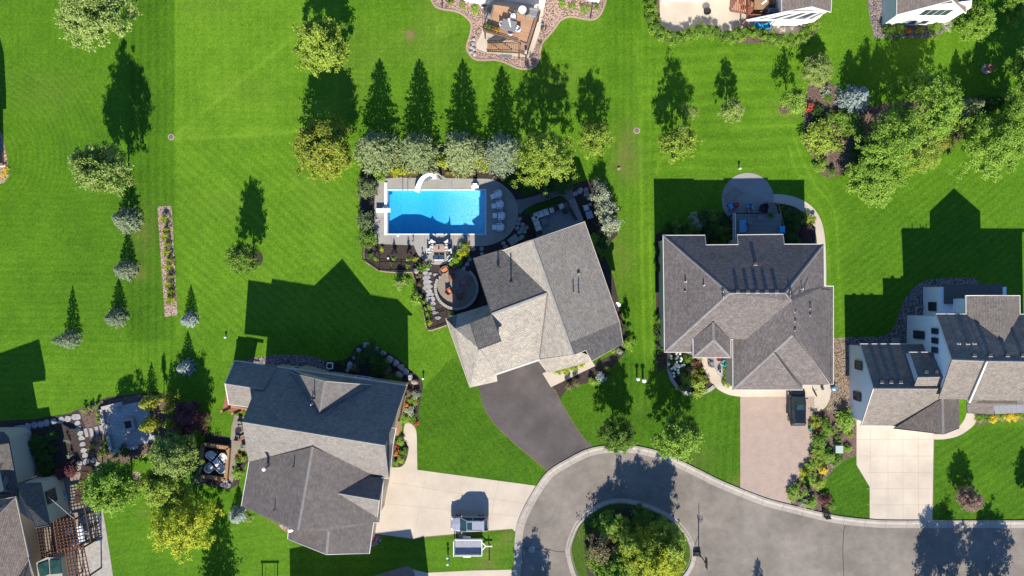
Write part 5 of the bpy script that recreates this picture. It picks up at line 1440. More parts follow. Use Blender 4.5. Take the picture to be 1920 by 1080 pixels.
def grow(name, label, cat, base, R, z0, z1, shape, mat, seed=1, group=None, trunk=True, bark='bark', rz=None):
    """a tree or shrub: Empty at its foot, crown (foliage) and trunk (stem) as parts"""
    rr = random.Random(int(base.x * 31 + base.y * 57) & 0xffff)
    t = thing(name, label, cat, (base.x, base.y, 0), 0, group)
    me = crown_for(shape, mat, seed)
    hh = 3.0 if 'spruce' in shape else (1.0 if shape == 'tuft' else (2.0 if shape in ('shrub', 'bigshrub', 'broad', 'herb') else 2.4))
    c = bpy.data.objects.new('crown' if trunk else 'foliage', me)
    c.parent = t; c.location = (0, 0, z0); c.scale = (R, R, (z1 - z0) / hh)
    c.rotation_euler = (0, 0, rr.random() * 6.28 if rz is None else rz)
    C.objects.link(c)
    if trunk:
        mb = MB()
        tr = max(0.05, 0.022 * (z1))
        top = z0 + (z1 - z0) * (0.9 if 'spruce' in shape else 0.55)
        mb.tube([(0, 0, -0.02), (rr.uniform(-.04, .04), rr.uniform(-.04, .04), top * 0.4), (rr.uniform(-.1, .1), rr.uniform(-.1, .1), top)], tr, 7, tr * 0.35)
        if 'spruce' not in shape and shape != 'column':
            for k in range(6):
                a = k * 1.05 + rr.random(); s_ = rr.uniform(0.35, 0.75) * top
                zz0 = max(z0 * 0.9, s_)
                e = (math.cos(a) * R * 0.62, math.sin(a) * R * 0.62, min(z1 - 0.2, zz0 + (z1 - z0) * rr.uniform(0.2, 0.42)))
                mb.tube([(0, 0, zz0), (e[0] * 0.45, e[1] * 0.45, zz0 + (e[2] - zz0) * 0.6), e], tr * 0.45, 5, tr * 0.12)
        mb.build('trunk', M[bark], t)
    return t

def T(name, label, cat, cx, cy, Rm, tip=None, h=None, shape='oval', mat='green', seed=1, z0=None, group=None, sx=None, bark='bark'):
    """tree whose crown shows at photo pixel (cx,cy); height from its shadow tip"""
    if h is None:
        h = 4.0
        for _ in range(12):
            zc = h * 0.5; by = 540 + (cy - 540) * (H - zc) / H
            h = max(0.6, (by - tip) / 21.75)
    conif = 'spruce' in shape
    zc = h * (0.36 if conif else 0.52)
    b = g(cx, cy, zc)
    if z0 is None: z0 = 0.08 if conif else h * 0.14
    return grow(name, label, cat, b, Rm, z0, h, shape, mat, seed, group, True, bark)

# --- left lawns
T('maple_tree', 'pale green tree cut by the top edge above the left lawn', 'tree', 175, 26, 3.6, h=8.5, shape='oval', mat='pale', seed=3)
T('maple_tree', 'pale green tall tree with a long bottle shaped shadow on the left lawn', 'tree', 195, 318, 2.65, tip=90, shape='oval', mat='pale', seed=4)
T('locust_tree', 'yellow green feathery tree nearest the timber deck house lawn', 'tree', 602, 88, 2.75, h=9.0, shape='oval', mat='lime', seed=5)
T('locust_tree', 'olive yellow round tree at the left end of the spruce row', 'tree', 607, 282, 3.3, tip=120, shape='oval', mat='olive', seed=6)
SPG = 'spruces in a row behind the pool'
for i, (x, y, tip, nm, r) in enumerate(((706, 283, 113, 'leftmost of the four grey green spruces behind the pool', 2.8), (783, 285, 113, 'second grey green spruce from the left behind the pool', 2.75),
                                  (867, 284, 113, 'third grey green spruce from the left, behind the slide', 2.75), (942, 285, 125, 'bluest spruce behind the pool, next to the big round tree', 2.6))):
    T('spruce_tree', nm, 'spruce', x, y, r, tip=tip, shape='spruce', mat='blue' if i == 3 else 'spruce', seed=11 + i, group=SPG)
T('linden_tree', 'big yellow green round tree between the spruces and the deck stairs', 'tree', 1022, 297, 3.3, tip=100, shape='broad', mat='lime', seed=7)
T('young_tree', 'thin pale willowy tree at the edge of the pool house shadow', 'tree', 1115, 260, 1.85, tip=137, shape='loose', mat='lime', seed=8)
T('young_tree', 'yellow leaved small tree on the lawn above the round patio', 'tree', 1274, 268, 1.95, tip=113, shape='loose', mat='lime', seed=9)
T('young_tree', 'faint pale sapling standing beside the yellow leaved small tree', 'tree', 1291, 212, 1.0, h=3.6, shape='sparse', mat='pale', seed=10)
T('young_tree', 'small pale green tree alone on the striped lawn at upper right', 'tree', 1373, 207, 1.25, tip=113, shape='loose', mat='pale', seed=8)
T('sparse_tree', 'sparse tree with bare trunk on a mulch ring', 'tree', 1489, 190, 1.5, tip=84, shape='sparse', mat='bright', seed=12)
T('young_tree', 'pale bushy tree between the patio hedge and the long mulch bed', 'tree', 1533, 132, 1.75, tip=68, shape='oval', mat='pale', seed=13)
T('crab_tree', 'round dark green tree standing alone left of the pool', 'tree', 457, 484, 1.65, tip=339, shape='oval', mat='green', seed=14)
BS = 'small blue spruces on the left lawn'
for x, y, r, tip, nm, m_ in ((233, 412, 1.75, 322, 'largest grey spruce, below the tall pale tree on the left lawn', 'blue'), (231, 506, 1.35, 432, 'grey spruce left of the gravel strip middle', 'blue'),
                         (214, 596, 1.35, 520, 'round grey spruce left of the gravel strip foot', 'blue'), (123, 637, 1.25, 535, 'grey spruce with a ragged shadow at far left', 'blue'),
                         (352, 600, 1.05, 533, 'small blue spruce just below the gravel strip', 'steel'), (346, 690, 1.1, 618, 'small blue spruce below the one at the gravel strip', 'steel'), (443, 968, 1.15, 908, 'silvery blue spruce beside the bronze roof garage', 'steel')):
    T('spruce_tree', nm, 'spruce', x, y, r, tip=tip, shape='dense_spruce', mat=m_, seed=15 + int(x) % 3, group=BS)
# --- lower left garden
T('maple_tree', 'bright green tree standing over the pergola deck with a gravel ring', 'tree', 212, 912, 2.9, h=8.3, shape='oval', mat='bright', seed=16)
T('birch_tree', 'pale green tree between the square patio and the sunken deck', 'tree', 332, 850, 2.5, h=8.2, shape='oval', mat='pale', seed=17)
T('birch_tree', 'mid green tree just above the yellow tree', 'tree', 312, 912, 2.4, h=6.6, shape='oval', mat='lime', seed=18)
T('golden_tree', 'bright yellow tree on the lower left lawn', 'tree', 344, 985, 3.6, h=7.4, shape='broad', mat='yellow', seed=19)
T('plum_tree', 'burgundy leaved bushy tree left of the porch', 'tree', 357, 787, 2.1, h=3.6, shape='loose', mat='burgundy', seed=20)
GC = 'yellow green evergreens beside the square patio'
for i, (x, y, r, h_, nm) in enumerate(((276, 756, 1.1, 3.4, 'yellow green evergreen at the top right corner of the square patio'), (278, 798, 1.2, 3.6, 'greener evergreen leaning over the right side of the square patio'), (314, 746, .8, 3.2, 'topmost yellow evergreen of the column right of the patio'),
                                   (316, 767, .8, 3.2, 'second yellow evergreen from the top of the column right of the patio'), (317, 795, .85, 3.0, 'lowest yellow evergreen of the column right of the patio'))):
    T('golden_evergreen', nm, 'evergreen', x, y, r, h=h_, shape='dense_spruce', mat='gold', seed=21 + i, group=GC)
T('columnar_tree', 'narrow evergreen behind the yellow evergreens with a thin pointed shadow', 'evergreen', 294, 742, 0.45, h=3.7, shape='column', mat='deep', seed=22)
T('maple_tree', 'leafy tree below the frame whose shadow lies on the lower left lawn', 'tree', 392, 1158, 2.9, h=9.4, shape='spruce', mat='deep', seed=23)
# --- street trees
T('street_tree', 'pale green street tree by the dark driveway kerb', 'tree', 1156, 816, 1.95, tip=672, shape='oval', mat='green', seed=24)
T('street_tree', 'bright green street tree on the kerb below the hip roofed house', 'tree', 1270, 818, 2.55, tip=642, shape='oval', mat='bright', seed=25)
T('plum_tree', 'small reddish tree on the lawn right of the scored driveway', 'tree', 1817, 936, 1.35, tip=852, shape='oval', mat='rose', seed=26)
ST = 'trees below the frame that shade the road'
T('street_tree', 'left one of the two trees below the frame shading the straight road', 'tree', 1803, 1156, 3.0, h=8.3, shape='oval', mat='green', seed=27, group=ST)
T('street_tree', 'right one of the two trees below the frame shading the straight road', 'tree', 1893, 1160, 2.7, h=8.3, shape='oval', mat='green', seed=28, group=ST)
T('street_tree', 'tree at the right edge shading the lawn beside the small reddish tree', 'tree', 1945, 945, 1.3, h=4.2, shape='oval', mat='green', seed=27)
T('street_tree', 'tree below the left side of the turning circle', 'tree', 998, 1168, 2.2, h=6.4, shape='oval', mat='green', seed=24)
T('street_tree', 'tree below the frame whose tip shades the road edge', 'tree', 1432, 1180, 1.5, h=5.6, shape='spruce', mat='deep', seed=23)
# --- island
T('honey_locust', 'yellow green tree at the lower middle of the island', 'tree', 1215, 1050, 3.3, h=7.0, shape='broad', mat='yellow', seed=31)
T('honey_locust', 'green tree at the right side of the island', 'tree', 1255, 1018, 2.2, h=6.6, shape='loose', mat='lime', seed=32)
T('maple_tree', 'bright green small tree at the upper left of the island', 'tree', 1150, 986, 1.7, h=3.4, shape='loose', mat='bright', seed=33)
T('thorn_tree', 'brown twiggy shrub tree at the left side of the island', 'tree', 1130, 1024, 1.9, h=4.6, shape='sparse', mat='brown', seed=34)
T('maple_tree', 'green tree low at the bottom edge of the island', 'tree', 1150, 1068, 2.2, h=5.0, shape='oval', mat='bright', seed=35)
T('pine_tree', 'tall narrow tree in the middle of the island with a pointed shadow', 'tree', 1205, 1018, 1.5, tip=853, shape='loose', mat='lime', seed=36)
T('pine_tree', 'second narrow tree of the island with a forked shadow', 'tree', 1176, 1012, 1.5, tip=862, shape='loose', mat='lime', seed=37)
T('pine_tree', 'leaning tree over the right kerb of the island', 'tree', 1240, 1030, 1.9, tip=880, shape='loose', mat='yellow', seed=38)
T('honey_locust', 'yellow green low tree in the lower centre of the island', 'tree', 1180, 1052, 2.1, h=4.4, shape='broad', mat='lime', seed=39)
T('honey_locust', 'pale yellow small tree at the lower right rim of the island', 'tree', 1256, 1062, 1.8, h=3.6, shape='broad', mat='yellow', seed=40)
# --- upper right grove
T('river_birch', 'big bright green tree in the middle of the long mulch bed', 'tree', 1738, 205, 4.1, h=8.6, shape='broad', mat='bright', seed=41)
T('river_birch', 'broad light green tree left of the big one in the grove', 'tree', 1676, 262, 3.6, h=8.4, shape='broad', mat='bright', seed=42)
T('river_birch', 'light green tree at the lower edge of the grove', 'tree', 1722, 288, 2.5, h=4.6, shape='broad', mat='lime', seed=43)
T('river_birch', 'bushy green tree standing on the lawn below the mulch bed', 'tree', 1640, 335, 2.9, h=4.4, shape='oval', mat='bright', seed=44)
T('river_birch', 'wide light green tree at the right end of the grove', 'tree', 1862, 268, 3.9, h=7.6, shape='broad', mat='bright', seed=45)
T('river_birch', 'green tree cut by the right edge beside the grove', 'tree', 1925, 205, 3.2, h=8.8, shape='broad', mat='bright', seed=46)
T('river_birch', 'tall tree cut by the right edge near the top corner', 'tree', 1950, 120, 3.0, h=9.0, shape='oval', mat='bright', seed=47)
T('maple_tree', 'round light green tree beside the upper right house', 'tree', 1828, 42, 2.1, h=4.2, shape='oval', mat='bright', seed=48)
T('maple_tree', 'light green tree in the top right corner', 'tree', 1916, 8, 1.9, h=5.0, shape='oval', mat='bright', seed=49)
T('blue_spruce', 'silvery blue conifer at the upper left of the grove', 'spruce', 1604, 186, 1.9, h=4.6, shape='spruce', mat='steel', seed=50)
T('cedar_tree', 'dark evergreen hidden between the big green trees', 'evergreen', 1812, 205, 1.6, h=5.6, shape='spruce', mat='spruce', seed=51)
T('cedar_tree', 'dark evergreen against the shaded lawn at the right', 'evergreen', 1858, 196, 1.5, h=6.4, shape='spruce', mat='deep', seed=52)

# --- shrubs
def B(name, label, cat, cx, cy, r, h, shape='shrub', mat='green', seed=1, group=None, z0=0.0):
    b = g(cx, cy, h * 0.6)
    return grow(name, label, cat, b, r, z0, h, shape, mat, seed, group, trunk=False)
HG = 'tall clipped shrubs left of the pool terrace'
B('tall_shrub', 'topmost dense green shrub left of the pool terrace', 'shrub', 688, 352, 1.15, 2.6, 'bigshrub', 'spruce', 61, HG)
B('tall_shrub', 'dense shrub just below the diving board', 'shrub', 688, 415, 1.15, 2.3, 'bigshrub', 'spruce', 62, HG)
B('tall_shrub', 'lowest dense green shrub left of the pool terrace', 'shrub', 687, 443, 1.2, 2.2, 'bigshrub', 'green', 63, HG)
VG = 'silvery tall shrubs right of the deck stairs'
for i, (x, y, nm) in enumerate(((1129, 362, 'topmost silvery shrub right of the deck stairs'), (1136, 390, 'middle silvery shrub right of the deck stairs'), (1141, 420, 'lowest silvery shrub right of the deck stairs'))):
    B('tall_shrub', nm, 'shrub', x, y, 1.3, 2.8, 'bigshrub', 'silver', 64 + i, VG)
YG = 'yellow shrubs between the spruces'
for i, (x, y, r, nm) in enumerate(((745, 312, 1.15, 'yellow shrub between the first and second spruce'), (831, 306, 1.05, 'yellow shrub between the second and third spruce'), (904, 303, 1.05, 'yellow shrub between the third spruce and the bluest spruce'), (711, 329, 0.85, 'yellow green shrub at the top left corner of the terrace'))):
    B('yellow_shrub', nm, 'shrub', x, y, r, 1.9, 'shrub', 'yellow' if i < 3 else 'bright', 67 + i, YG)
TG = 'ornamental grass tufts behind the pool terrace'
for i, x in enumerate((726, 737, 749, 761, 771, 780)):
    B('grass_tuft', '%s straw grass tuft from the left in the bed left of the slide' % ('first', 'second', 'third', 'fourth', 'fifth', 'sixth')[i], 'ornamental grass', x, 325, 0.42, 0.6, 'tuft', 'strawy', 71 + i % 2, TG)
for i, x in enumerate((840, 852, 864, 876, 887)):
    B('grass_tuft', '%s straw grass tuft from the left in the bed right of the slide' % ('first', 'second', 'third', 'fourth', 'fifth')[i], 'ornamental grass', x, 326.5, 0.42, 0.6, 'tuft', 'strawy', 71 + i % 2, TG)
SG = 'yellow grass tufts in the gravel strip'
for i, (x, y) in enumerate(((308, 411), (309, 444), (312, 474), (316, 501), (316, 534), (318, 564))):
    B('grass_tuft', 'yellow tuft number %s from the top of the long gravel strip' % ('one', 'two', 'three', 'four', 'five', 'six')[i], 'ornamental grass', x, y, 0.62, 0.95, 'tuft', 'yellow', 73, SG)
DG = 'dark shrubs in the gravel strip'
for i, (x, y) in enumerate(((312, 429), (313, 458), (318, 486), (317, 517), (319, 546), (319, 558))):
    B('low_shrub', 'dark shrub number %s from the top of the long gravel strip' % ('one', 'two', 'three', 'four', 'five', 'six')[i], 'shrub', x, y, 0.45, 1.0, 'shrub', 'olive', 74, DG)
WG = 'white flowering bushes near the pool fence'
B('flowering_bush', 'white flowered bush on the lawn below the pool fence', 'shrub', 752, 530, 0.85, 1.4, 'shrub', 'pale', 76, WG)
B('flowering_bush', 'pale green bush left of the largest stepping stone', 'shrub', 786, 559, 0.9, 1.2, 'shrub', 'bright', 77, WG)
FG = 'small arborvitae along the pool fence'
for i, (x, y, h_) in enumerate(((705, 484, 2.0), (737, 485, 1.7), (764, 486, 1.9))):
    B('small_arborvitae', ('leftmost', 'middle', 'rightmost')[i] + ' narrow evergreen of the three inside the pool fence', 'evergreen', x, y, 0.38, h_, 'column', 'bright', 78, FG)
for x, y, r, m_, nm in ((694, 480, .4, 'green', 'small green plant at the left corner of the fence bed'), (716, 468, .3, 'yellow', 'little yellow plant inside the fence bed'), (733, 494, .25, 'olive', 'tiny olive plant below the middle narrow evergreen'),
                        (764, 498, .3, 'lime', 'tiny plant near the right fence corner'), (777, 486, .35, 'yellow', 'yellow plant near the round dining terrace'), (792, 501, .75, 'green', 'spiky green shrub below the dining terrace')):
    B('bed_plant', nm, 'plant', x, y, r, .5 if r < .6 else 1.2, 'herb', m_, 79)
YS = 'yellow shrubs right of the dining terrace'
for i, (x, y, r, m_, nm) in enumerate(((854, 490, .85, 'bright', 'bright green spiky shrub at the terrace tip'), (864, 477, .75, 'yellow', 'yellow shrub above the bright spiky one'), (872, 466, .7, 'olive', 'bronze topped shrub highest of the terrace trio'))):
    B('yellow_shrub', nm, 'shrub', x, y, r, 1.2, 'shrub', m_, 81 + i, YS)
for i, (x, y, r, m_, nm) in enumerate(((806, 576, .45, 'lime', 'small plant beside the largest stepping stone'), (798, 578, .4, 'lime', 'topmost tuft of the row along the edging'), (802, 590, .5, 'bright', 'rosy tinted plant third in the row along the edging'), (804, 602, .5, 'yellow', 'yellow plant at the foot of the row along the edging'),
                                    (846, 590, .4, 'green', 'little green plant beside the black fence gate'), (785, 520, .55, 'brown', 'brown plant near the white boulder'), (786, 536, .5, 'brown', 'brown plant under the stepping stones'))):
    B('bed_plant', nm, 'plant', x, y, r, .7, 'herb', m_, 83 + i % 2)
for i, (x, y, r, h_, m_, nm) in enumerate(((912, 520, .6, 1.0, 'deep', 'dark shrub hidden beside the tan house wall'), (1110, 452, 1.0, 1.6, 'bright', 'green shrub under the right eave of the tan house'), (1118, 470, .9, 1.5, 'green', 'lower green shrub under the right eave of the tan house'), (1128, 452, 1.0, 1.3, 'deep', 'dark shrub below the silvery shrubs'),
                                        (1175, 610, .6, 2.6, 'deep', 'dark upright evergreen right of the tan roof corner'), (1178, 644, .75, 1.0, 'bright', 'light bush at the lower right corner of the tan roof'))):
    B('foundation_shrub', nm, 'shrub', x, y, r, h_, 'shrub', m_, 85)
for i, (x, y, r, h_, nm) in enumerate(((985, 330, 1.3, 1.6, 'deep green shrub in the shade behind the pool curve'), (1010, 337, 1.8, 2.0, 'wide shrub under the big round tree'), (1045, 343, 1.6, 1.9, 'shrub by the bend of the paver path'), (955, 340, .7, .8, 'low shrub beside the pool curve'))):
    B('shade_shrub', nm, 'shrub', x, y, r, h_, 'bigshrub', 'deep', 86 + i % 2)
for i, (x, y, r) in enumerate(((1046, 695, .55), (1060, 692, .6), (1074, 687, .6), (1088, 683, .55))):
    B('hedge_plant', ('first', 'second', 'third', 'fourth')[i] + ' yellow green hedge plant from the left under the tan eave', 'hedge', x, y, r, .7, 'shrub', 'yellow' if i % 2 else 'lime', 88, 'hedge plants under the tan roof eave')
for i, (x, y, r, h_, m_, nm) in enumerate(((1130, 704, .72, 1.3, 'steel', 'round steel blue shrub below the slab walk'), (1069, 722, .55, 1.3, 'brown', 'left brown ornamental shrub below the slab walk'), (1084, 716, .55, 1.3, 'brown', 'right brown ornamental shrub below the slab walk'), (1112, 712, .55, .8, 'lime', 'lime plant left of the steel blue shrub'), (1120, 720, .6, .6, 'bright', 'bright plant just below the steel blue shrub'),
                                        (1138, 694, .4, .6, 'lime', 'small lime plant above the steel blue shrub'), (1152, 658, .4, .7, 'yellow', 'yellow plant under the lower tan eave'), (1163, 656, .45, .7, 'silver', 'pale plant at the end of the lower tan eave'))):
    B('bed_plant', nm, 'plant', x, y, r, h_, 'shrub', m_, 89)
# boulder bed of the bronze house
for i, (x, y, r, h_, m_, nm) in enumerate(((692, 671, 1.7, 1.4, 'deep', 'wide dark juniper inside the boulder curve'), (708, 684, 1.2, 1.1, 'deep', 'smaller dark juniper beside the wide one'), (723, 680, .6, .8, 'olive', 'golden plant near the downspout'), (728, 698, .6, .8, 'brown', 'bronze plant near the downspout'), (667, 690, .5, .7, 'brown', 'rusty plant left of the dark junipers'), (640, 683, .45, .6, 'deep', 'dark plant beside the air conditioner'))):
    B('bed_plant', nm, 'plant', x, y, r, h_, 'shrub', m_, 90)
for i, (x, y, r, h_, m_, nm) in enumerate(((766, 738, .5, .7, 'rose', 'pink flowered plant at the top of the side bed'), (779, 741, .6, .8, 'silver', 'pale round plant at the top right of the side bed'), (769, 750, .5, .7, 'bright', 'light green plant in the side bed'), (779, 754, .45, .6, 'olive', 'small olive plant in the side bed'), (762, 761, .6, .8, 'orange', 'orange flowered plant by the entry wall'), (767, 771, .8, .9, 'silver', 'silvery spiky plant by the entry'),
                                        (759, 783, .8, .9, 'bright', 'bright green plant beside the entry deck'), (772, 784, .7, .8, 'green', 'green plant at the head of the curved path'), (779, 795, .35, .5, 'red', 'red flowers at the head of the curved path'),
                                        (751, 827, .6, .8, 'bright', 'green plant at the top of the crescent bed'), (742, 837, .35, .5, 'red', 'red flowers at the left of the crescent bed'), (745, 850, .5, .7, 'orange', 'orange flowers in the crescent bed'), (757, 846, .55, .7, 'green', 'green plant at the right of the crescent bed'), (751, 861, .55, .7, 'lime', 'lime plant low in the crescent bed'), (742, 868, .4, .5, 'bright', 'small plant at the foot of the crescent bed'), (699, 1011, .35, .5, 'red', 'red flowers in the small gravel corner'))):
    B('bed_plant', nm, 'plant', x, y, r, h_, 'herb' if m_ in ('red', 'orange') else 'shrub', m_, 91)
for i, (x, y, r, h_, m_, nm) in enumerate(((443, 887, .7, .8, 'bright', 'bright green hosta beside the sunken deck'), (447, 862, .45, .5, 'green', 'green plant beside the tan walk'), (455, 860, .4, .5, 'lime', 'lime plant at the house wall by the tan walk'), (449, 853, .25, .4, 'orange', 'orange flower by the tan walk'), (373, 875, .8, 1.2, 'blue', 'grey green shrub left of the sunken deck'), (370, 900, .8, 1.2, 'blue', 'lower grey green shrub left of the sunken deck'))):
    B('bed_plant', nm, 'plant', x, y, r, h_, 'shrub', m_, 92)
# pergola garden
for i, (x, y, r, m_, nm) in enumerate(((156, 768, .35, 'bright', 'first small green plant from the left above the stone stepping path'), (169, 765, .35, 'bright', 'second small green plant from the left above the stone stepping path'), (183, 763, .4, 'bright', 'third small green plant, at the corner of the patio bed'),
                                    (184, 775, .4, 'bright', 'bright plant below the corner plant of the patio bed'), (187, 786, .45, 'bright', 'bright plant at the foot of the patio side row'), (197, 828, .4, 'bright', 'topmost bright plant of the row left of the low wall'), (198, 838, .4, 'bright', 'middle bright plant of the row left of the low wall'), (200, 848, .4, 'lime', 'lowest bright plant of the row left of the low wall'),
                                    (187, 852, .5, 'green', 'green plant in the slatted pergola shadow'), (171, 840, .35, 'yellow', 'yellow plant in the slatted pergola shadow'), (214, 853, .45, 'green', 'plant at the lower corner of the square patio'), (234, 843, .7, 'deep', 'dark low shrub below the square patio'), (169, 777, .3, 'brown', 'brown twiggy plant in the patio bed'),
                                    (68, 830, 1.0, 'deep', 'topmost dark shrub beside the beige wall'), (74, 845, 1.1, 'deep', 'second dark shrub beside the beige wall'), (80, 862, 1.1, 'deep', 'third dark shrub beside the beige wall'), (86, 882, 1.1, 'deep', 'lowest dark shrub beside the beige wall'), (97, 818, .7, 'deep', 'dark fern in the shaded bed'), (100, 842, .6, 'deep', 'lower dark fern in the shaded bed'),
                                    (124, 827, .3, 'silver', 'upper pale hosta in the shaded bed'), (128, 855, .3, 'silver', 'lower pale hosta in the shaded bed'), (132, 880, .9, 'burgundy', 'dark red shrub in the shaded bed'), (115, 890, .9, 'burgundy', 'second dark red shrub in the shaded bed'))):
    B('garden_plant', nm, 'plant', x, y, r, 0.9 if r < .8 else 1.3, 'herb' if r < .6 else 'shrub', m_, 93 + i % 2)
# hip house beds
rr = random.Random(9)
HP = 'shrubs in the shaded rear bed of the hip roofed house'
spots = [(1252, 432, 'deep'), (1270, 428, 'green'), (1288, 420, 'green'), (1305, 414, 'silver'), (1322, 408, 'deep'), (1337, 404, 'green'), (1352, 410, 'deep'), (1340, 420, 'green'), (1320, 424, 'deep'), (1300, 430, 'green'), (1336, 436, 'deep'), (1356, 430, 'green'), (1360, 446, 'green'), (1342, 450, 'deep'), (1280, 436, 'deep')]
words = ('leftmost dark shrub of the rear bed', 'second shrub from the left in the rear bed', 'third shrub from the left, along the rear bed edge', 'silvery shrub in the rear bed', 'dark shrub right of the silvery one', 'green shrub at the rounded rear patio', 'dark shrub at the deck corner of the rear bed', 'green shrub second from the deck corner', 'dark shrub in the middle of the rear bed', 'green shrub close to the rear eave', 'dark shrub by the notch of the rear eave', 'green shrub against the deck side', 'green shrub lowest against the deck side', 'dark shrub in the corner under the rear eave', 'dark shrub under the left end of the rear eave')
for (x, y, m_), w in zip(spots, words): B('rear_shrub', w, 'shrub', x, y, rr.uniform(.75, 1.05), rr.uniform(1.0, 1.6), 'shrub', m_, 95 + int(x) % 2, HP)
words = ('topmost', 'second', 'third', 'fourth', 'fifth', 'lowest')
for i, (x, y, m_) in enumerate(((1236, 470, 'deep'), (1236, 500, 'deep'), (1236, 600, 'green'), (1237, 616, 'deep'), (1237, 630, 'deep'), (1240, 655, 'deep'))):
    B('side_shrub', words[i] + ' shrub in the narrow bed left of the hip roofed house', 'shrub', x, y, .65, .9, 'shrub', m_, 96)
words = ('topmost dark perennial inside the curved walk', 'perennial at the upper right inside the curved walk', 'dark perennial in the middle inside the curved walk', 'reddish perennial at the right inside the curved walk', 'green perennial near the eave inside the curved walk', 'yellowish perennial at the curved walk edge')
for i, (x, y, m_) in enumerate(((1472, 400, 'deep'), (1492, 408, 'deep'), (1490, 428, 'deep'), (1508, 430, 'burgundy'), (1486, 446, 'deep'), (1514, 412, 'olive'))):
    B('perennial', words[i], 'plant', x, y, .95, .8, 'shrub', m_, 97)
t_ = B('hydrangea', 'white hydrangea bush in the front bed of the hip roofed house', 'shrub', 1267, 683, 1.15, 1.3, 'bigshrub', 'deep', 98)
hy = []
for k in range(34):
    a = rr.random() * 6.28; q = math.sqrt(rr.random()) * 1.15
    hy.append((q * math.cos(a) * 0.85, q * math.sin(a) * 1.35, 1.15 + 0.35 * (1 - q / 1.3) + rr.uniform(-.1, .1)))
mb = MB()
for p in hy: mb.lathe((p[0], p[1], p[2] - .1), [(0.03, -.06), (0.13, -.02), (0.16, 0.05), (0.11, 0.13), (0.02, 0.16)], 8)
M['petal'] = mk('hydrangea_petal', (0.62, 0.66, 0.58), (0.45, 0.52, 0.44), 12, 0.8, 0.5)
hb = mb.build('flower_heads', M['petal'], t_); hb['kind'] = 'stuff'
for i, (x, y, r, h_, m_, nm) in enumerate(((1290, 676, .75, .9, 'green', 'green shrub right of the hydrangea'), (1304, 680, .6, .8, 'burgundy', 'reddish plant by the curved front walk'), (1308, 672, .5, .7, 'lime', 'lime plant under the entry eave'), (1284, 716, .9, 1.0, 'green', 'dark green shrub at the bottom of the front bed'), (1306, 722, 1.25, 1.2, 'lime', 'large lime shrub at the curved stone edging'), (1312, 706, .8, 1.0, 'olive', 'olive shrub above the large lime one'),
                                        (1322, 714, .5, .6, 'burgundy', 'dark red plant beside the walk'), (1296, 698, .6, .7, 'brown', 'brown plant in the middle of the front bed'), (1366, 693, .55, .8, 'bright', 'upper bright shrub at the garage side wall'), (1368, 706, .55, .8, 'bright', 'middle bright shrub at the garage side wall'), (1364, 718, .5, .7, 'lime', 'lowest bright shrub at the garage side wall'))):
    B('front_shrub', nm, 'shrub', x, y, r, h_, 'shrub', m_, 99)
# driveway bed
DB = [(1532, 790, .8, 'olive', 'olive shrub at the top of the driveway bed'), (1545, 796, .8, 'green', 'green shrub below the concrete pad'), (1535, 806, .6, 'burgundy', 'dark red shrub beside the beige driveway'), (1588, 790, 1.25, 'bright', 'big bright shrub at the white garage corner'), (1557, 809, .75, 'bright', 'bright round shrub left of the green utility box'), (1538, 828, 1.0, 'green', 'green clump at the beige driveway edge'), (1536, 842, .8, 'bright', 'bright clump below the green one at the driveway edge'),
      (1590, 841, .5, 'bright', 'small plant right of the green utility box'), (1570, 828, .5, 'green', 'plant above the green utility box'), (1554, 855, .9, 'bright', 'bright clump below the utility box'), (1532, 860, .6, 'lime', 'lime clump at the bend of the beige driveway'), (1570, 862, .8, 'green', 'green clump along the small lawn'), (1520, 872, .6, 'bright', 'bright clump further down the beige driveway'), (1544, 880, .6, 'gold_flower', 'yellow flowers in the driveway bed'),
      (1536, 874, .6, 'lime', 'lime plant beside the yellow flowers'), (1509, 889, .7, 'yellow', 'yellow green clump at the lower driveway edge'), (1520, 897, .8, 'bright', 'light clump above the dark conifer'), (1536, 905, .8, 'lime', 'lime clump right of the dark conifer'), (1495, 925, 1.0, 'bright', 'bright clump at the driveway corner by the kerb'), (1521, 942, .7, 'bright', 'bright clump near the kerb'), (1506, 945, .5, 'silver', 'silver plant by the kerb'),
      (1546, 938, .75, 'burgundy', 'dark red shrub by the kerb'), (1558, 946, .6, 'green', 'green plant at the kerb corner'), (1563, 870, .4, 'silver', 'white flowered plant along the small lawn'), (1574, 816, .5, 'brown', 'brown twigs near the scored driveway'), (1594, 815, .4, 'olive', 'olive tuft near the scored driveway')]
for i, (x, y, r, m_, nm) in enumerate(DB): B('bed_shrub', nm, 'shrub', x, y, r, r * 1.1, 'shrub', m_, 101 + i % 2)
B('dwarf_conifer', 'dark dwarf conifer in the lower driveway bed', 'evergreen', 1515, 915, .55, 1.9, 'column', 'deep', 103)
AW = [(1838, 784, 'bright'), (1852, 782, 'green'), (1864, 785, 'gold_flower'), (1877, 782, 'lime'), (1890, 783, 'gold_flower'), (1903, 782, 'gold_flower'), (1914, 781, 'lime')]
words = ('leftmost green plant', 'second plant', 'third, yellow flowered plant', 'fourth, lime plant', 'fifth, yellow flowered plant', 'sixth, yellow flowered plant', 'rightmost lime plant')
for (x, y, m_), w in zip(AW, words): B('awning_plant', w + ' of the bed under the metal awning', 'plant', x, y, .55, .6, 'shrub', m_, 104, 'plants under the metal awning')
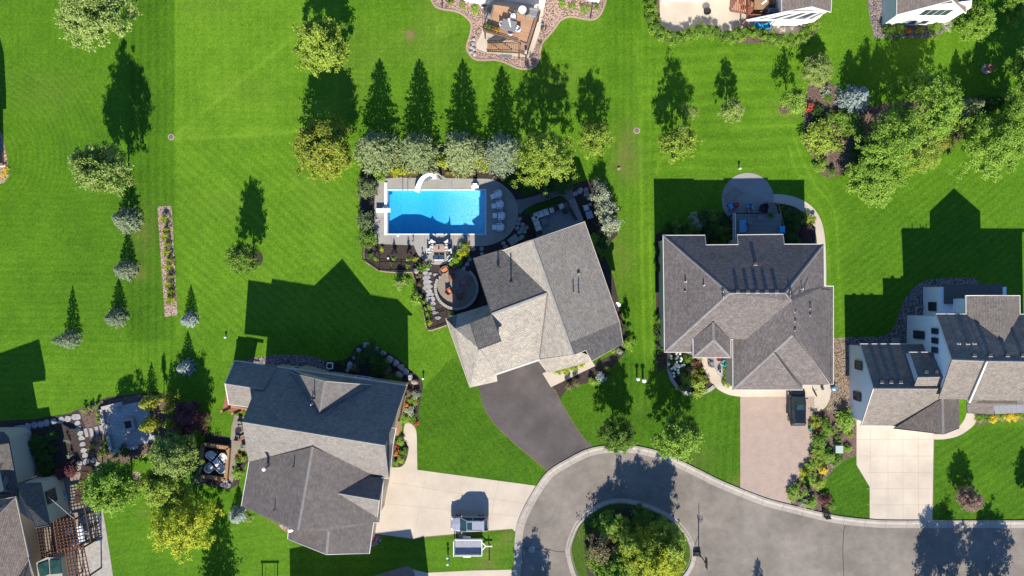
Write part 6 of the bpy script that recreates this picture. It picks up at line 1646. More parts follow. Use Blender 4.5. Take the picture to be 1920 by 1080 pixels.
# grove bed
GV = [(1548, 258, 2.1, 2.2, 'lime', 'wide lime shrub in the middle of the long mulch bed'), (1540, 308, .85, .9, 'bright', 'bright shrub near the lower tip of the mulch bed'), (1559, 321, .55, .7, 'green', 'small green shrub at the lower tip of the mulch bed'), (1587, 220, 1.1, 1.6, 'bright', 'bright green shrub below the silvery conifer'), (1600, 232, 1.5, 1.6, 'green', 'green shrub beside the grove trees'), (1550, 172, .7, .7, 'silver', 'pale plant at the top of the mulch bed'),
      (1553, 185, .6, .6, 'green', 'green plant near the top of the mulch bed'), (1535, 215, .9, .9, 'deep', 'dark shrub at the left edge of the mulch bed'), (1560, 218, .8, .8, 'green', 'green shrub at the centre of the mulch bed'), (1519, 200, .55, .7, 'red', 'rusty red shrub at the left rim of the mulch bed'), (1524, 238, .6, .6, 'silver', 'grey plant at the left edge above the wide lime shrub'), (1517, 254, .5, .5, 'yellow', 'yellow plant left of the wide lime shrub'),
      (1500, 195, 1.1, 1.0, 'pale', 'pale loose shrub beside the sparse tree'), (1612, 285, 1.3, 1.4, 'deep', 'dark shrub below the grove trees'), (1640, 300, 1.2, 1.3, 'green', 'green shrub at the lower rim of the grove'), (1790, 246, 1.2, 1.2, 'brown', 'brownish shrub between the two big trees'), (1776, 262, 1.0, 1.0, 'olive', 'olive shrub between the two big trees'), (1812, 232, 1.1, 1.4, 'deep', 'dark shrub left of the right hand tree')]
for i, (x, y, r, h_, m_, nm) in enumerate(GV): B('grove_shrub', nm, 'shrub', x, y, r, h_, 'bigshrub' if r > 1 else 'shrub', m_, 105 + i % 2)
# hedge of the top patio
HED = smooth([(1220, 6), (1222, 30), (1228, 50), (1240, 62), (1258, 70), (1275, 71), (1292, 64), (1308, 55), (1326, 56), (1342, 62)], 2)
ordw = ['first', 'second', 'third', 'fourth', 'fifth', 'sixth', 'seventh', 'eighth', 'ninth', 'tenth', 'eleventh', 'twelfth', 'thirteenth', 'fourteenth', 'fifteenth', 'sixteenth', 'seventeenth', 'eighteenth', 'nineteenth', 'twentieth']
for i, (x, y) in enumerate(HED): B('hedge_plant', '%s plant from the left end of the leafy border left of the patio gap' % ordw[i], 'hedge', x, y, .72, 1.15, 'shrub', ('green', 'bright')[i % 2], 107 + i % 2, 'border plants left of the patio gap')
HED2 = smooth([(1364, 68), (1382, 64), (1400, 60), (1420, 64), (1440, 70), (1460, 73), (1480, 74), (1500, 72), (1512, 62), (1521, 50), (1528, 38)], 2)[:20]
for i, (x, y) in enumerate(HED2): B('hedge_plant', '%s plant from the left in the leafy border below the glazed porch' % ordw[i], 'hedge', x, y, .74, 1.2, 'shrub', ('green', 'bright')[i % 2], 107 + i % 2, 'border plants below the glazed porch')
UP = [(1666, 55, .9, 1.2, 'deep', 'dark shrub at the left corner of the upper right house'), (1685, 54, .9, 1.1, 'green', 'green shrub against the white wall'), (1704, 58, .45, .6, 'orange', 'orange flowers below the white wall'), (1724, 57, .55, .8, 'olive', 'rosy plant below the white wall'), (1756, 52, 1.0, 1.2, 'green', 'spiky green shrub at the right of the white wall'), (1774, 42, 1.0, 1.3, 'silver', 'white flowered shrub at the right corner of the upper right house')]
for x, y, r, h_, m_, nm in UP: B('wall_shrub', nm, 'shrub', x, y, r, h_, 'shrub', m_, 109)
GR = [(846, 5, .4, 'olive', 'leftmost tuft of the gravel left of the timber deck'), (868, 10, .45, 'lime', 'middle tuft of the gravel left of the timber deck'), (890, 17, .6, 'bright', 'bright tuft of the gravel beside the timber deck'), (1053, 6, .55, 'bright', 'first tuft of the gravel right of the timber deck'), (1074, 12, .5, 'bright', 'second tuft of the gravel right of the timber deck'), (1095, 16, .6, 'bright', 'third tuft with rusty tips right of the timber deck'), (1118, 11, .45, 'green', 'last tuft of the gravel right of the timber deck')]
for x, y, r, m_, nm in GR: B('gravel_tuft', nm, 'plant', x, y, r, .7, 'herb', m_, 110, 'tufts in the curvy gravel bed')
B('gravel_tuft', 'upper yellow plant in the gravel at the left edge', 'plant', 10, 318, .4, .4, 'herb', 'gold_flower', 111); B('gravel_tuft', 'lower yellow plant in the gravel at the left edge', 'plant', 6, 327, .4, .4, 'herb', 'gold_flower', 111)
# island shrubs
for x, y, r, h_, shp, m_, nm in ((1103, 1003, .6, 1.7, 'column', 'deep', 'upper dark little evergreen on the left rim of the island'), (1103, 1033, .5, 1.4, 'column', 'green', 'lower green little evergreen on the left rim of the island'), (1170, 1010, .9, .9, 'shrub', 'green', 'green shrub in the middle of the island'), (1200, 975, 1.6, .8, 'bigshrub', 'green', 'tall grasses at the top of the island'), (1230, 985, 1.3, .9, 'bigshrub', 'green', 'low green shrub at the upper right of the island'),
                              (1120, 1060, 1.1, 1.2, 'shrub', 'bright', 'bright shrub at the lower left of the island'), (1262, 1058, 1.3, 1.4, 'bigshrub', 'lime', 'lime shrub at the lower right of the island'), (1125, 985, 1.0, .7, 'shrub', 'green', 'low shrub under the upper left island tree')):
    B('island_shrub', nm, 'shrub', x, y, r, h_, shp, m_, 112)
B('flower_clump', 'little white flowered clump right of the silvery blue spruce', 'plant', 466, 972, .5, .3, 'herb', 'pale', 113)
# ------------------------------------------------------------------ movable things
M['white_plastic'] = mk('white_plastic', (0.72, 0.72, 0.70), (0.66, 0.66, 0.64), 5, 0.4)
M['white_cloth'] = mk('white_cloth', (0.66, 0.64, 0.60), (0.54, 0.52, 0.48), 4, 0.9, 0.3)
M['grey_cloth'] = mk('grey_cloth', (0.20, 0.20, 0.205), (0.15, 0.15, 0.155), 5, 0.9, 0.2)
M['dark_cloth'] = mk('dark_cloth', (0.045, 0.045, 0.05), (0.03, 0.03, 0.034), 5, 0.9, 0.2)
M['orange_cloth'] = mk('orange_cloth', (0.52, 0.20, 0.10), (0.42, 0.15, 0.075), 5, 0.9, 0.2)
M['rust_cloth'] = mk('rust_cloth', (0.24, 0.10, 0.065), (0.17, 0.07, 0.045), 5, 0.9, 0.2)
M['rose_cloth'] = mk('rose_cloth', (0.36, 0.17, 0.17), (0.28, 0.13, 0.13), 5, 0.9, 0.2)
M['blue_cloth'] = mk('blue_cloth', (0.10, 0.30, 0.48), (0.08, 0.24, 0.40), 5, 0.8, 0.2)
M['blue_plastic'] = mk('blue_plastic', (0.03, 0.33, 0.60), (0.025, 0.27, 0.52), 5, 0.35)
M['red_plastic'] = mk('red_plastic', (0.55, 0.05, 0.04), (0.45, 0.04, 0.03), 5, 0.4)
M['teal_plastic'] = mk('teal_plastic', (0.08, 0.32, 0.29), (0.06, 0.26, 0.24), 5, 0.5)
M['green_plastic'] = mk('green_plastic', (0.03, 0.28, 0.08), (0.02, 0.22, 0.06), 5, 0.4)
M['black_metal'] = mk('black_metal', (0.018, 0.018, 0.019), (0.028, 0.028, 0.028), 5, 0.45)
M['steel'] = mk('steel', (0.50, 0.50, 0.51), (0.42, 0.42, 0.43), 5, 0.3, metal=0.8)
M['wicker'] = mk('wicker', (0.20, 0.135, 0.085), (0.12, 0.08, 0.05), 14, 0.85, 0.5)
M['rubber'] = mk('rubber', (0.02, 0.02, 0.021), (0.028, 0.028, 0.028), 8, 0.8)
M['silver_paint'] = mk('silver_paint', (0.36, 0.36, 0.40), (0.335, 0.335, 0.375), 2, 0.28, spec=0.6, metal=0.35)
M['black_paint'] = mk('black_paint', (0.008, 0.009, 0.012), (0.010, 0.012, 0.015), 2, 0.12, spec=0.7)
M['lamp_red'] = mk('lamp_red', (0.40, 0.02, 0.02), (0.32, 0.015, 0.015), 5, 0.25)
M['lamp_clear'] = mk('lamp_clear', (0.62, 0.63, 0.64), (0.55, 0.56, 0.57), 5, 0.2)
M['car_glass'] = glass_pane('car_glass', (0.012, 0.035, 0.042))
M['teal_box'] = mk('pad_mount_green', (0.36, 0.42, 0.36), (0.31, 0.37, 0.31), 3, 0.5)
M['boulder'] = mk('boulder', (0.40, 0.37, 0.34), (0.25, 0.225, 0.21), 2.2, 0.95, 0.6, fine=0.4)
M['boulder_tan'] = mk('boulder_tan', (0.36, 0.28, 0.20), (0.24, 0.18, 0.13), 2.2, 0.95, 0.6, fine=0.4)
def planks(name, c1, c2, w=0.14, rz=0.0):
    m, t, b = nt(name)
    mp = t.nodes.new('ShaderNodeMapping'); mp.inputs['Rotation'].default_value = (0, 0, rz)
    t.links.new(pos(t), mp.inputs['Vector'])
    sx = t.nodes.new('ShaderNodeSeparateXYZ'); t.links.new(mp.outputs[0], sx.inputs[0])
    q = mth(t, 'DIVIDE', sx.outputs[1], w)
    fr = mth(t, 'FRACT', q); fl = mth(t, 'FLOOR', q)
    wn_ = t.nodes.new('ShaderNodeTexWhiteNoise'); wn_.noise_dimensions = '1D'; t.links.new(fl, wn_.inputs['W'])
    col = mixc(t, wn_.outputs[0], c1, c2)
    col = mixc(t, mth(t, 'LESS_THAN', fr, 0.09), col, [x * 0.3 for x in c2])
    t.links.new(col, b.inputs['Base Color']); b.inputs['Roughness'].default_value = 0.8
    return m
M['deck_tan'] = planks('deck_tan', (0.40, 0.235, 0.135), (0.33, 0.185, 0.105), 0.14, 0.23)
M['deck_red'] = planks('deck_red', (0.30, 0.105, 0.06), (0.23, 0.08, 0.045), 0.14, 0.0)
M['deck_grey'] = planks('deck_grey', (0.20, 0.19, 0.185), (0.155, 0.147, 0.145), 0.14, 0.0)
M['deck_slate'] = planks('deck_slate', (0.21, 0.215, 0.22), (0.165, 0.17, 0.175), 0.14, 0.34)

def part(t, name, mb, mat, loc=None, sub=None, smooth=False):
    return mb.build(name, M[mat], sub or t, smooth=smooth)

def car(name, label, cat, loc, rz, paint, L=4.7, W=1.88, Hh=1.70):
    t = thing(name, label, cat, loc, rz)
    # lofted lower body along x (front at +x)
    secs = [(-L / 2, 0.70, 0.45, 0.80), (-L / 2 + .12, 0.86, 0.30, 0.98), (-L / 2 + .6, 0.96, 0.25, 1.02), (-0.6, 1.0, 0.24, 1.02), (0.55, 1.0, 0.24, 1.00), (1.0, 0.985, 0.24, 0.98), (L / 2 - .75, 0.95, 0.26, 0.92), (L / 2 - .22, 0.84, 0.32, 0.82), (L / 2, 0.62, 0.42, 0.66)]
    mb = MB(); w2 = W / 2
    rings = []
    for x, k, z0, z1 in secs:
        w = w2 * k
        rings.append([(x, -w * .9, z0), (x, -w, z0 + (z1 - z0) * .45), (x, -w * .97, z1 - .08), (x, -w * .82, z1), (x, 0, z1 + .035), (x, w * .82, z1), (x, w * .97, z1 - .08), (x, w, z0 + (z1 - z0) * .45), (x, w * .9, z0)])
    n = 9; vs = [p for r in rings for p in r]; fs = []
    for i in range(len(rings) - 1):
        for k in range(n - 1): fs.append((i * n + k, (i + 1) * n + k, (i + 1) * n + k + 1, i * n + k + 1))
        fs.append((i * n + n - 1, (i + 1) * n + n - 1, (i + 1) * n, i * n))
    fs += [tuple(range(n)), tuple(range((len(rings) - 1) * n + n - 1, (len(rings) - 1) * n - 1, -1))]
    mb.add(vs, fs)
    mb.build('body', M[paint], t, smooth=False)
    # glasshouse
    gx = [(-L / 2 + .18, 0.80, 0.98), (-L / 2 + .55, 0.80, Hh - .06), (0.25, 0.80, Hh - .05), (1.12, 0.86, 0.99)]
    mb = MB()
    lo = [(-L / 2 + .12, -w2 * .86, .97), (1.18, -w2 * .86, .97), (1.18, w2 * .86, .97), (-L / 2 + .12, w2 * .86, .97)]
    hi = [(-L / 2 + .52, -w2 * .68, Hh - .06), (0.30, -w2 * .68, Hh - .06), (0.30, w2 * .68, Hh - .06), (-L / 2 + .52, w2 * .68, Hh - .06)]
    mb.add(lo + hi, [(4, 5, 6, 7), (0, 1, 5, 4), (1, 2, 6, 5), (2, 3, 7, 6), (3, 0, 4, 7)])
    mb.build('windows', M['car_glass'], t)
    mb = MB(); mb.rbox(((-L / 2 + .52 + .30) / 2, 0, Hh - .035), (0.30 + L / 2 - .52 + .06, w2 * 1.38, 0.09), 0.04); roof = mb.build('roof', M[paint], t)
    mb = MB(); mb.box((-0.05, 0, Hh + .012), (0.62, w2 * .95, 0.01)); mb.build('sunroof', M['car_glass'], roof)
    for s in (-1, 1):
        mb = MB(); mb.tube([(-L / 2 + .8, s * w2 * .60, Hh + .02), (-L / 2 + .9, s * w2 * .60, Hh + .06), (0.05, s * w2 * .60, Hh + .06), (0.15, s * w2 * .60, Hh + .02)], 0.02, 5); mb.build('roof_rail', M['black_metal'], roof)
        # pillars
        mb = MB(); mb.bar((1.16, s * w2 * .86, .98), (0.31, s * w2 * .68, Hh - .05), 0.07); mb.bar((-.45, s * w2 * .865, .98), (-.42, s * w2 * .685, Hh - .05), 0.08); mb.bar((-L / 2 + .16, s * w2 * .85, .98), (-L / 2 + .54, s * w2 * .68, Hh - .05), 0.12)
        mb.build('pillars', M[paint], t)
        mb = MB(); mb.rbox((0.95, s * (w2 + .08), 1.05), (0.14, 0.22, 0.16), 0.04); mb.build('mirror', M[paint], t)
        mb = MB(); mb.rbox((L / 2 - .26, s * w2 * .64, .76), (0.34, 0.30, 0.13), 0.03); mb.build('headlight', M['lamp_clear'], t)
        mb = MB(); mb.rbox((-L / 2 + .10, s * w2 * .74, .90), (0.16, 0.28, 0.16), 0.03); mb.build('taillight', M['lamp_red'], t)
        for x in (-L / 2 + .92, L / 2 - .95):
            mb = MB(); mb.cyl((0, 0, -.12), .35, .24, 18); wh = mb.build('wheel', M['rubber'], t)
            wh.location = (x, s * (w2 - .10), .35); wh.rotation_euler = (math.pi / 2, 0, 0)
            mb = MB(); mb.cyl((0, 0, -.13), .22, .26, 10); mb.build('rim', M['steel'], wh)
    return t
car('parked_car', 'silver sport utility vehicle parked on the wide concrete driveway', 'car', g(881, 978.5, 0.4), math.pi, 'silver_paint')
car('parked_car', 'black sport utility vehicle nosed up to the garage of the hip roofed house', 'car', g(1491, 759, 0.4), math.pi / 2, 'black_paint', 4.95, 1.95, 1.75)

# utility trailer
t = thing('utility_trailer', 'white railed utility trailer parked on the grass below the silver car', 'trailer', g(879, 1022), 0.0)
mb = MB(); mb.box((0, 0, .48), (3.3, 1.9, .08)); part(t, 'bed', mb, 'metal_grey')
mb = MB()
for s in (-1, 1):
    mb.bar((-1.68, s * .98, 1.05), (1.68, s * .98, 1.05), .09, .08); mb.box((0, s * .98, .78), (3.3, .05, .5))
mb.bar((1.68, -.98, 1.05), (1.68, .98, 1.05), .09, .08); mb.box((1.68, 0, .78), (.05, 1.9, .5))
for x in (-1.6, -.55, .55, 1.6):
    for s in (-1, 1): mb.box((x, s * .98, .76), (.08, .1, .56))
part(t, 'side_rails', mb, 'white_plastic')
mb = MB(); mb.box((-1.78, 0, 1.0), (.10, 1.9, 1.05), 0, 0); part(t, 'ramp_gate', mb, 'white_plastic')
mb = MB(); mb.bar((1.6, .55, .45), (2.15, 0, .45), .1); mb.bar((1.6, -.55, .45), (2.15, 0, .45), .1); mb.bar((2.05, 0, .45), (2.95, 0, .45), .12); part(t, 'tongue', mb, 'white_plastic')
mb = MB(); mb.cyl((2.45, .12, .1), .05, .7, 8); part(t, 'jack', mb, 'white_plastic')
for s in (-1, 1):
    mb = MB(); mb.cyl((0, 0, -.09), .31, .18, 16); w_ = mb.build('wheel', M['rubber'], t); w_.location = (-.2, s * 1.16, .31); w_.rotation_euler = (math.pi / 2, 0, 0)
    mb = MB(); mb.rbox((-.2, s * 1.16, .68), (.95, .28, .08), .03); part(t, 'fender', mb, 'white_plastic')
mb = MB(); mb.rbox((-.3, 1.55, .45), (.9, .55, .75), .06); q = thing('storage_bin', 'grey storage bin on the grass between the car and the trailer', 'bin', g(868, 1006)); MB().rbox((0, 0, .3), (.85, .6, .55), .08).build('bin_body', M['metal_grey'], q); MB().rbox((0, 0, .62), (.92, .66, .1), .04).build('lid', M['grey_cloth'], q)

def post_lamp(label, px, py, h=0.9, cap='white_plastic', stem='white_plastic', name='bollard_post', r=0.07):
    t = thing(name, label, 'post', g(px, py))
    MB().cyl((0, 0, -.02), r, h, 10).build('post', M[stem], t)
    MB().lathe((0, 0, h - .03), [(r * 1.3, 0), (r * 2.0, .05), (r * 2.0, .16), (r * 1.0, .24), (.01, .26)], 12).build('cap', M[cap], t)
    return t
post_lamp('short white capped post at the trailer corner', 840, 1041)
post_lamp('short white capped post farthest below the trailer', 840.5, 1052.5, 1.0)
post_lamp('small brown stake right of the trailer', 917.5, 1045, 1.0, 'wicker', 'bark')
post_lamp('left white capped utility pedestal on the lawn strip', 1194, 709, 1.0, r=.11)
post_lamp('right white capped utility pedestal on the lawn strip', 1205, 712, 1.1, r=.13)
post_lamp('small light above the round patio', 1385.5, 317, .5)
post_lamp('small white marker on the lawn left of the bronze roof', 424, 632, .3)
post_lamp('small white marker right of the boulder bed', 794, 709, .45)
for x, y, nm in ((792, 476, 'topmost dark path light at the dining terrace rim'), (794, 485, 'middle dark path light at the dining terrace rim'), (813, 492, 'lowest dark path light at the dining terrace rim'), (775, 452, 'dark path light at the terrace corner')):
    post_lamp(nm, x, y, .45, 'black_metal', 'black_metal', 'path_light', .045)
for x, y, nm, m_ in ((321, 257, 'round brown valve cover on the left lawn', 'wicker'), (1194, 245, 'round brown valve cover on the lawn strip above the hip roofed house', 'wicker')):
    t = thing('valve_cover', nm, 'valve cover', g(x, y)); MB().cyl((0, 0, -.02), .40, .06, 16).build('ring', M['pale_stone'], t); MB().cyl((0, 0, .02), .28, .04, 16).build('lid', M[m_], t)
for x, y, nm in ((764, 488, 'white ball light inside the pool fence'), (738, 486, 'second white ball light inside the pool fence'), (728, 484, 'leftmost white ball light inside the pool fence')):
    t = thing('ball_light', nm, 'lamp', g(x, y)); MB().lathe((0, 0, .0), [(.03, 0), (.10, .03), (.14, .12), (.10, .22), (.02, .26)], 10).build('globe', M['white_plastic'], t); MB().cyl((0, 0, -.02), .05, .05, 8).build('base', M['black_metal'], t)

# basketball hoop
t = thing('basketball_hoop', 'portable basketball hoop standing at the island kerb', 'basketball hoop', g(1309.5, 1037))
MB().rbox((-.25, 0, .2), (.95, .62, .40), .08).build('base', M['black_metal'], t)
MB().tube([(0.05, 0, .3), (0.05, 0, 2.9), (-.05, 0, 3.3)], .06, 8).build('pole', M['black_metal'], t)
bb = MB().box((.12, 0, 3.42), (.05, 1.3, .95)).build('backboard', M['black_metal'], t)
MB().box((.15, 0, 3.42), (.012, 1.2, .85)).build('board_face', M['lamp_clear'], bb)
MB().tube([(.38 + .23 * math.cos(a), .23 * math.sin(a), 3.05) for a in np.linspace(0, 2 * math.pi, 17)], .02, 5).build('rim', M['red_plastic'], t)
nb = MB()
for k in range(10):
    a = k * 2 * math.pi / 10; nb.tube([(.38 + .23 * math.cos(a), .23 * math.sin(a), 3.04), (.38 + .13 * math.cos(a + .35), .13 * math.sin(a + .35), 2.65)], .009, 4)
nb.build('net', M['white_cloth'], t)
MB().bar((-.6, 0, .4), (.02, 0, 1.5), .05).build('brace', M['black_metal'], t)
t = thing('utility_box', 'pale green utility box in the driveway bed', 'utility box', g(1569, 840)); MB().rbox((0, 0, .4), (.95, .95, .85), .06).build('cabinet', M['teal_box'], t); MB().box((0, 0, .02), (1.1, 1.1, .1)).build('pad', M['kerb'], t)

# ---- seats
def chair_proto(name, frame, cushion, w=.62, d=.62, h=.42, bh=.48, arms=True, leg='black_metal'):
    t = thing(name, 'chair', 'chair')
    MB().rbox((0, 0, h), (w, d, .12), .04).build('seat', M[cushion], t)
    MB().rbox((0, d / 2 - .04, h + bh / 2), (w, .12, bh), .04, 0, 0, -.12).build('backrest', M[cushion], t)
    for sx in (-1, 1):
        for sy in (-1, 1): MB().box((sx * (w / 2 - .03), sy * (d / 2 - .05), h / 2), (.05, .05, h)).build('leg', M[frame], t)
        if arms: MB().box((sx * (w / 2 + .03), 0, h + .24), (.07, d, .05)).build('armrest', M[frame], t)
    return t
def lounge_proto(name, mat, w=.80, d=.85):
    """deep shell chair, rounded back"""
    t = thing(name, 'chair', 'chair')
    MB().rbox((0, -.02, .34), (w * .72, d * .80, .16), .05).build('seat', M[mat], t)
    mb = MB(); N = 14
    ring = []
    for k in range(N + 1):
        a = math.pi * k / N
        ring.append((w / 2 * math.cos(a), .05 + d / 2 * math.sin(a) * .9))
    pts = [(w / 2, -d / 2)] + ring + [(-w / 2, -d / 2)]
    top = [.52] + [.55 + .30 * math.sin(math.pi * k / N) for k in range(N + 1)] + [.52]
    for k in range(len(pts) - 1):
        (x0, y0), (x1, y1) = pts[k], pts[k + 1]
        i0, i1 = .86, .86
        a = [(x0, y0, .2), (x1, y1, .2), (x1 * 1.03, y1 * 1.03, top[k + 1]), (x0 * 1.03, y0 * 1.03, top[k])]
        b = [(x0 * i0, y0 * i0, .2), (x1 * i1, y1 * i1, .2), (x1 * .88, y1 * .88, top[k + 1]), (x0 * .88, y0 * .88, top[k])]
        mb.face(a); mb.face(b[::-1]); mb.face([a[3], a[2], b[2], b[3]])
    mb.build('backrest', M[mat], t)
    for sx in (-1, 1):
        for sy in (-1, 1): MB().box((sx * w * .34, sy * d * .34, .14), (.06, .06, .28)).build('leg', M['black_metal'], t)
    return t
used = {}
def put(proto, px, py, deg, label, group=None, z=0.0, name=None, cat=None):
    """deg: direction the sitter faces, 0 = up in the photo, clockwise"""
    loc = g(px, py, z + .4); loc.z = z
    rz = math.pi - math.radians(deg)
    if proto.name not in used:
        used[proto.name] = 1; o = proto; o.location = loc; o.rotation_euler = (0, 0, rz)
    else: o = dup(proto, loc, rz)
    o['label'] = label
    if group: o['group'] = group
    if cat: o['category'] = cat
    return o
pc_ = lounge_proto('pool_chair', 'white_plastic', .95, 1.0)
PG = 'white pool chairs on the shaded terrace'
ot = thing('ottoman', 'ottoman', 'ottoman'); MB().rbox((0, 0, .30), (.62, .56, .12), .04).build('top', M['white_plastic'], ot)
for sx in (-1, 1): MB().box((sx * .26, 0, .12), (.05, .48, .24)).build('leg', M['white_plastic'], ot)
od = ('topmost', 'second', 'third', 'lowest')
for i, (x, y, d, ox, oy) in enumerate(((934, 363.5, -110, 924, 368), (937, 383.5, -100, 926, 386), (940, 405, -90, 928, 404), (938, 426, -90, 927, 426))):
    put(pc_, x, y, d, od[i] + ' white chair in the row right of the pool', PG, .05)
    put(ot, ox, oy, d, od[i] + ' white ottoman in the row right of the pool', 'white ottomans right of the pool', .05)
st_ = thing('side_table', 'table', 'side table'); MB().cyl((0, 0, .40), .24, .04, 14).build('table_top', M['metal_grey'], st_); MB().cyl((0, 0, .0), .04, .40, 8).build('stem', M['black_metal'], st_); MB().cyl((0, 0, 0), .16, .03, 12).build('base', M['black_metal'], st_)
for i, (x, y) in enumerate(((938, 372.5), (940, 392), (938, 415))): put(st_, x, y, 0, ('upper', 'middle', 'lower')[i] + ' little round table between the white pool chairs', 'little tables between the pool chairs', .05)

# dining set on the terrace
def table(name, label, px, py, w, d, h, top, rz=0.0, leg='black_metal', z=0.0, rnd=False):
    p = g(px, py, z + h); t = thing(name, label, 'table', (p.x, p.y, z), rz)
    if rnd: MB().cyl((0, 0, h - .05), w / 2, .06, 24).build('table_top', M[top], t)
    else: MB().rbox((0, 0, h - .03), (w, d, .06), .02).build('table_top', M[top], t)
    for sx in (-1, 1):
        for sy in (-1, 1): MB().box((sx * w * (.3 if rnd else .45), sy * d * (.3 if rnd else .42), (h - .06) / 2), (.06, .06, h - .06)).build('leg', M[leg], t)
    return t
M['teak'] = planks('teak', (0.36, 0.25, 0.19), (0.30, 0.20, 0.15), .12, 0)
table('dining_table', 'light wooden dining table on the round end of the terrace', 823, 466.5, 1.45, .82, .76, 'teak', z=.05)
dc = chair_proto('dining_chair', 'black_metal', 'white_cloth', .62, .6, .42, .45)
DCG = 'dining chairs on the terrace'
for x, y, d, nm in ((805, 470, 90, 'leftmost white cushioned chair of the dining table'), (811, 466, 100, 'chair tucked in at the left end of the dining table'), (836, 466, -90, 'chair tucked in at the right end of the dining table'), (842.5, 471, -95, 'rightmost chair beside the dining table'), (818, 483, 0, 'left one of two chairs below the dining table'), (828, 483, 0, 'right one of two chairs below the dining table'), (842, 484, -40, 'chair turned away at the lower right of the dining table'), (811, 455, 120, 'chair behind the upper left corner of the dining table'), (838, 455, -120, 'chair behind the upper right corner of the dining table')):
    put(dc, x, y, d, nm, DCG, .05)
t = thing('table_umbrella', 'closed slim parasol beside the dining table', 'parasol', g(843, 476, .05)); t.location.z = .05
MB().cyl((0, 0, 0), .22, .08, 14).build('base', M['black_metal'], t); MB().cyl((0, 0, .05), .025, 2.5, 8).build('pole', M['black_metal'], t)
MB().lathe((0, 0, .9), [(.03, 0), (.16, .05), (.14, .8), (.08, 1.3), (.015, 1.65)], 10).build('canopy', M['dark_cloth'], t)
t = thing('table_lantern', 'dark lantern on the dining table', 'lantern', (g(823, 466, .81).x, g(823, 466, .81).y, .81)); MB().box((0, 0, .12), (.14, .14, .24)).build('lantern_body', M['black_metal'], t); MB().lathe((0, 0, .24), [(.1, 0), (.03, .08), (.01, .14)], 8).build('lid', M['black_metal'], t)

# pool equipment
t = thing('diving_board', 'white diving board at the left end of the pool', 'diving board', g(713, 395, .05))
MB().rbox((0.45, 0, .52), (1.82, .5, .07), .02).build('board', M['white_plastic'], t); MB().rbox((-.05, 0, .22), (.75, .42, .5), .05).build('stand', M['white_plastic'], t)
t = thing('pool_slide', 'white curved water slide above the pool', 'water slide', g(800, 333, .05))
o0 = t.location
mb = MB()
path = smooth([(811, 330.5), (803, 331.5), (795, 335), (789, 342), (785, 351), (782, 360)], 6)
hs = np.linspace(1.75, .45, len(path))
P = [g(p[0], p[1], h_) for p, h_ in zip(path, hs)]
for i in range(len(P) - 1):
    d = (P[min(i + 1, len(P) - 1)] - P[max(i - 1, 0)]); nr = Vector((d.y, -d.x, 0)).normalized(); d2 = (P[min(i + 2, len(P) - 1)] - P[i]); nr2 = Vector((d2.y, -d2.x, 0)).normalized()
    up = Vector((0, 0, 1))
    prof = [(-.34, .26), (-.30, .02), (0, -.05), (.30, .02), (.34, .26)]
    for k in range(4):
        (a, za), (b, zb_) = prof[k], prof[k + 1]
        mb.face([P[i] + nr * a + up * za, P[i] + nr * b + up * zb_, P[i + 1] + nr2 * b + up * zb_, P[i + 1] + nr2 * a + up * za])
mb.build('chute', M['white_plastic'], t, world=True)
mb = MB(); tp = g(813, 331, 1.75); mb.rbox((tp.x, tp.y, 1.72), (.7, .6, .08), .02); mb.build('platform', M['white_plastic'], t, world=True)
for s in (-1, 1):
    mb = MB(); mb.tube([(tp.x + .3, tp.y + s * .28, 2.4), (tp.x + .55, tp.y + s * .28, 1.7), (tp.x + .9, tp.y + s * .28, .05)], .03, 6); mb.build('ladder_rail', M['white_plastic'], t, world=True)
mb = MB()
for k in range(6): mb.box((tp.x + .42 + .08 * k, tp.y, 1.5 - .26 * k), (.2, .55, .04))
mb.build('steps', M['pool_concrete'], t, world=True)
for i in (3, 12, 22):
    p = P[i]; mb = MB(); mb.cyl((p.x, p.y, .03), .06, p.z - .05, 8); mb.build('support', M['white_plastic'], t, world=True)
t = thing('pool_ladder', 'pair of curved steel handrails at the upper pool edge', 'ladder', g(760, 350, .05))
for s in (-1, 1): MB().tube([(s * .32, .55, 0), (s * .32, .55, .6), (s * .32, .35, .85), (s * .32, -.25, .8), (s * .32, -.5, .2), (s * .32, -.5, -.5)], .025, 6).build('handrail', M['steel'], t)
t = thing('pool_chair_lift', 'white seat on the upper right pool corner', 'pool seat', g(891, 350, .05))
MB().rbox((0, 0, .4), (.55, .5, .08), .02).build('seat', M['white_plastic'], t); MB().rbox((0, .26, .75), (.55, .06, .6), .02).build('backrest', M['white_plastic'], t); MB().box((0, -.05, .18), (.9, .35, .36)).build('base', M['white_plastic'], t)
t = thing('skimmer_lid', 'small square white skimmer lid below the pool', 'lid', g(746, 441.5, .05)); MB().rbox((0, 0, .01), (.3, .26, .03), .01).build('lid', M['white_plastic'], t)

# fire pit patio
t = thing('seat_wall', 'curved stone seat wall round the fire pit patio', 'seat wall', g(856, 540))
for (a0, a1, st) in ((-52, 205, 7),):
    mb = MB(); a = a0; k = 0
    while a < a1:
        b = min(a + st - .7, a1); q = []
        for rr_ in (36.5, 41.5):
            pts = [(856 + rr_ * math.cos(math.radians(a + (b - a) * f)), 540 + rr_ * math.sin(math.radians(a + (b - a) * f))) for f in (0, .5, 1)]
            q.append(pts if rr_ < 40 else pts[::-1])
        mb.prism([g(x, y) for x, y in q[0] + q[1]], -.02, .46 + .01 * (k % 2)); a += st; k += 1
    mb.build('stones', M['pale_stone'], t, world=True)
t = thing('fire_pit', 'round tan fire pit in the middle of the round patio', 'fire pit', g(854.5, 537.5, .06)); MB().lathe((0, 0, 0), [(.46, 0), (.46, .42), (.30, .42), (.28, .25)], 20).build('ring', M['fire_pavers'], t); MB().cyl((0, 0, .1), .28, .16, 14).build('embers', M['boulder_tan'], t)
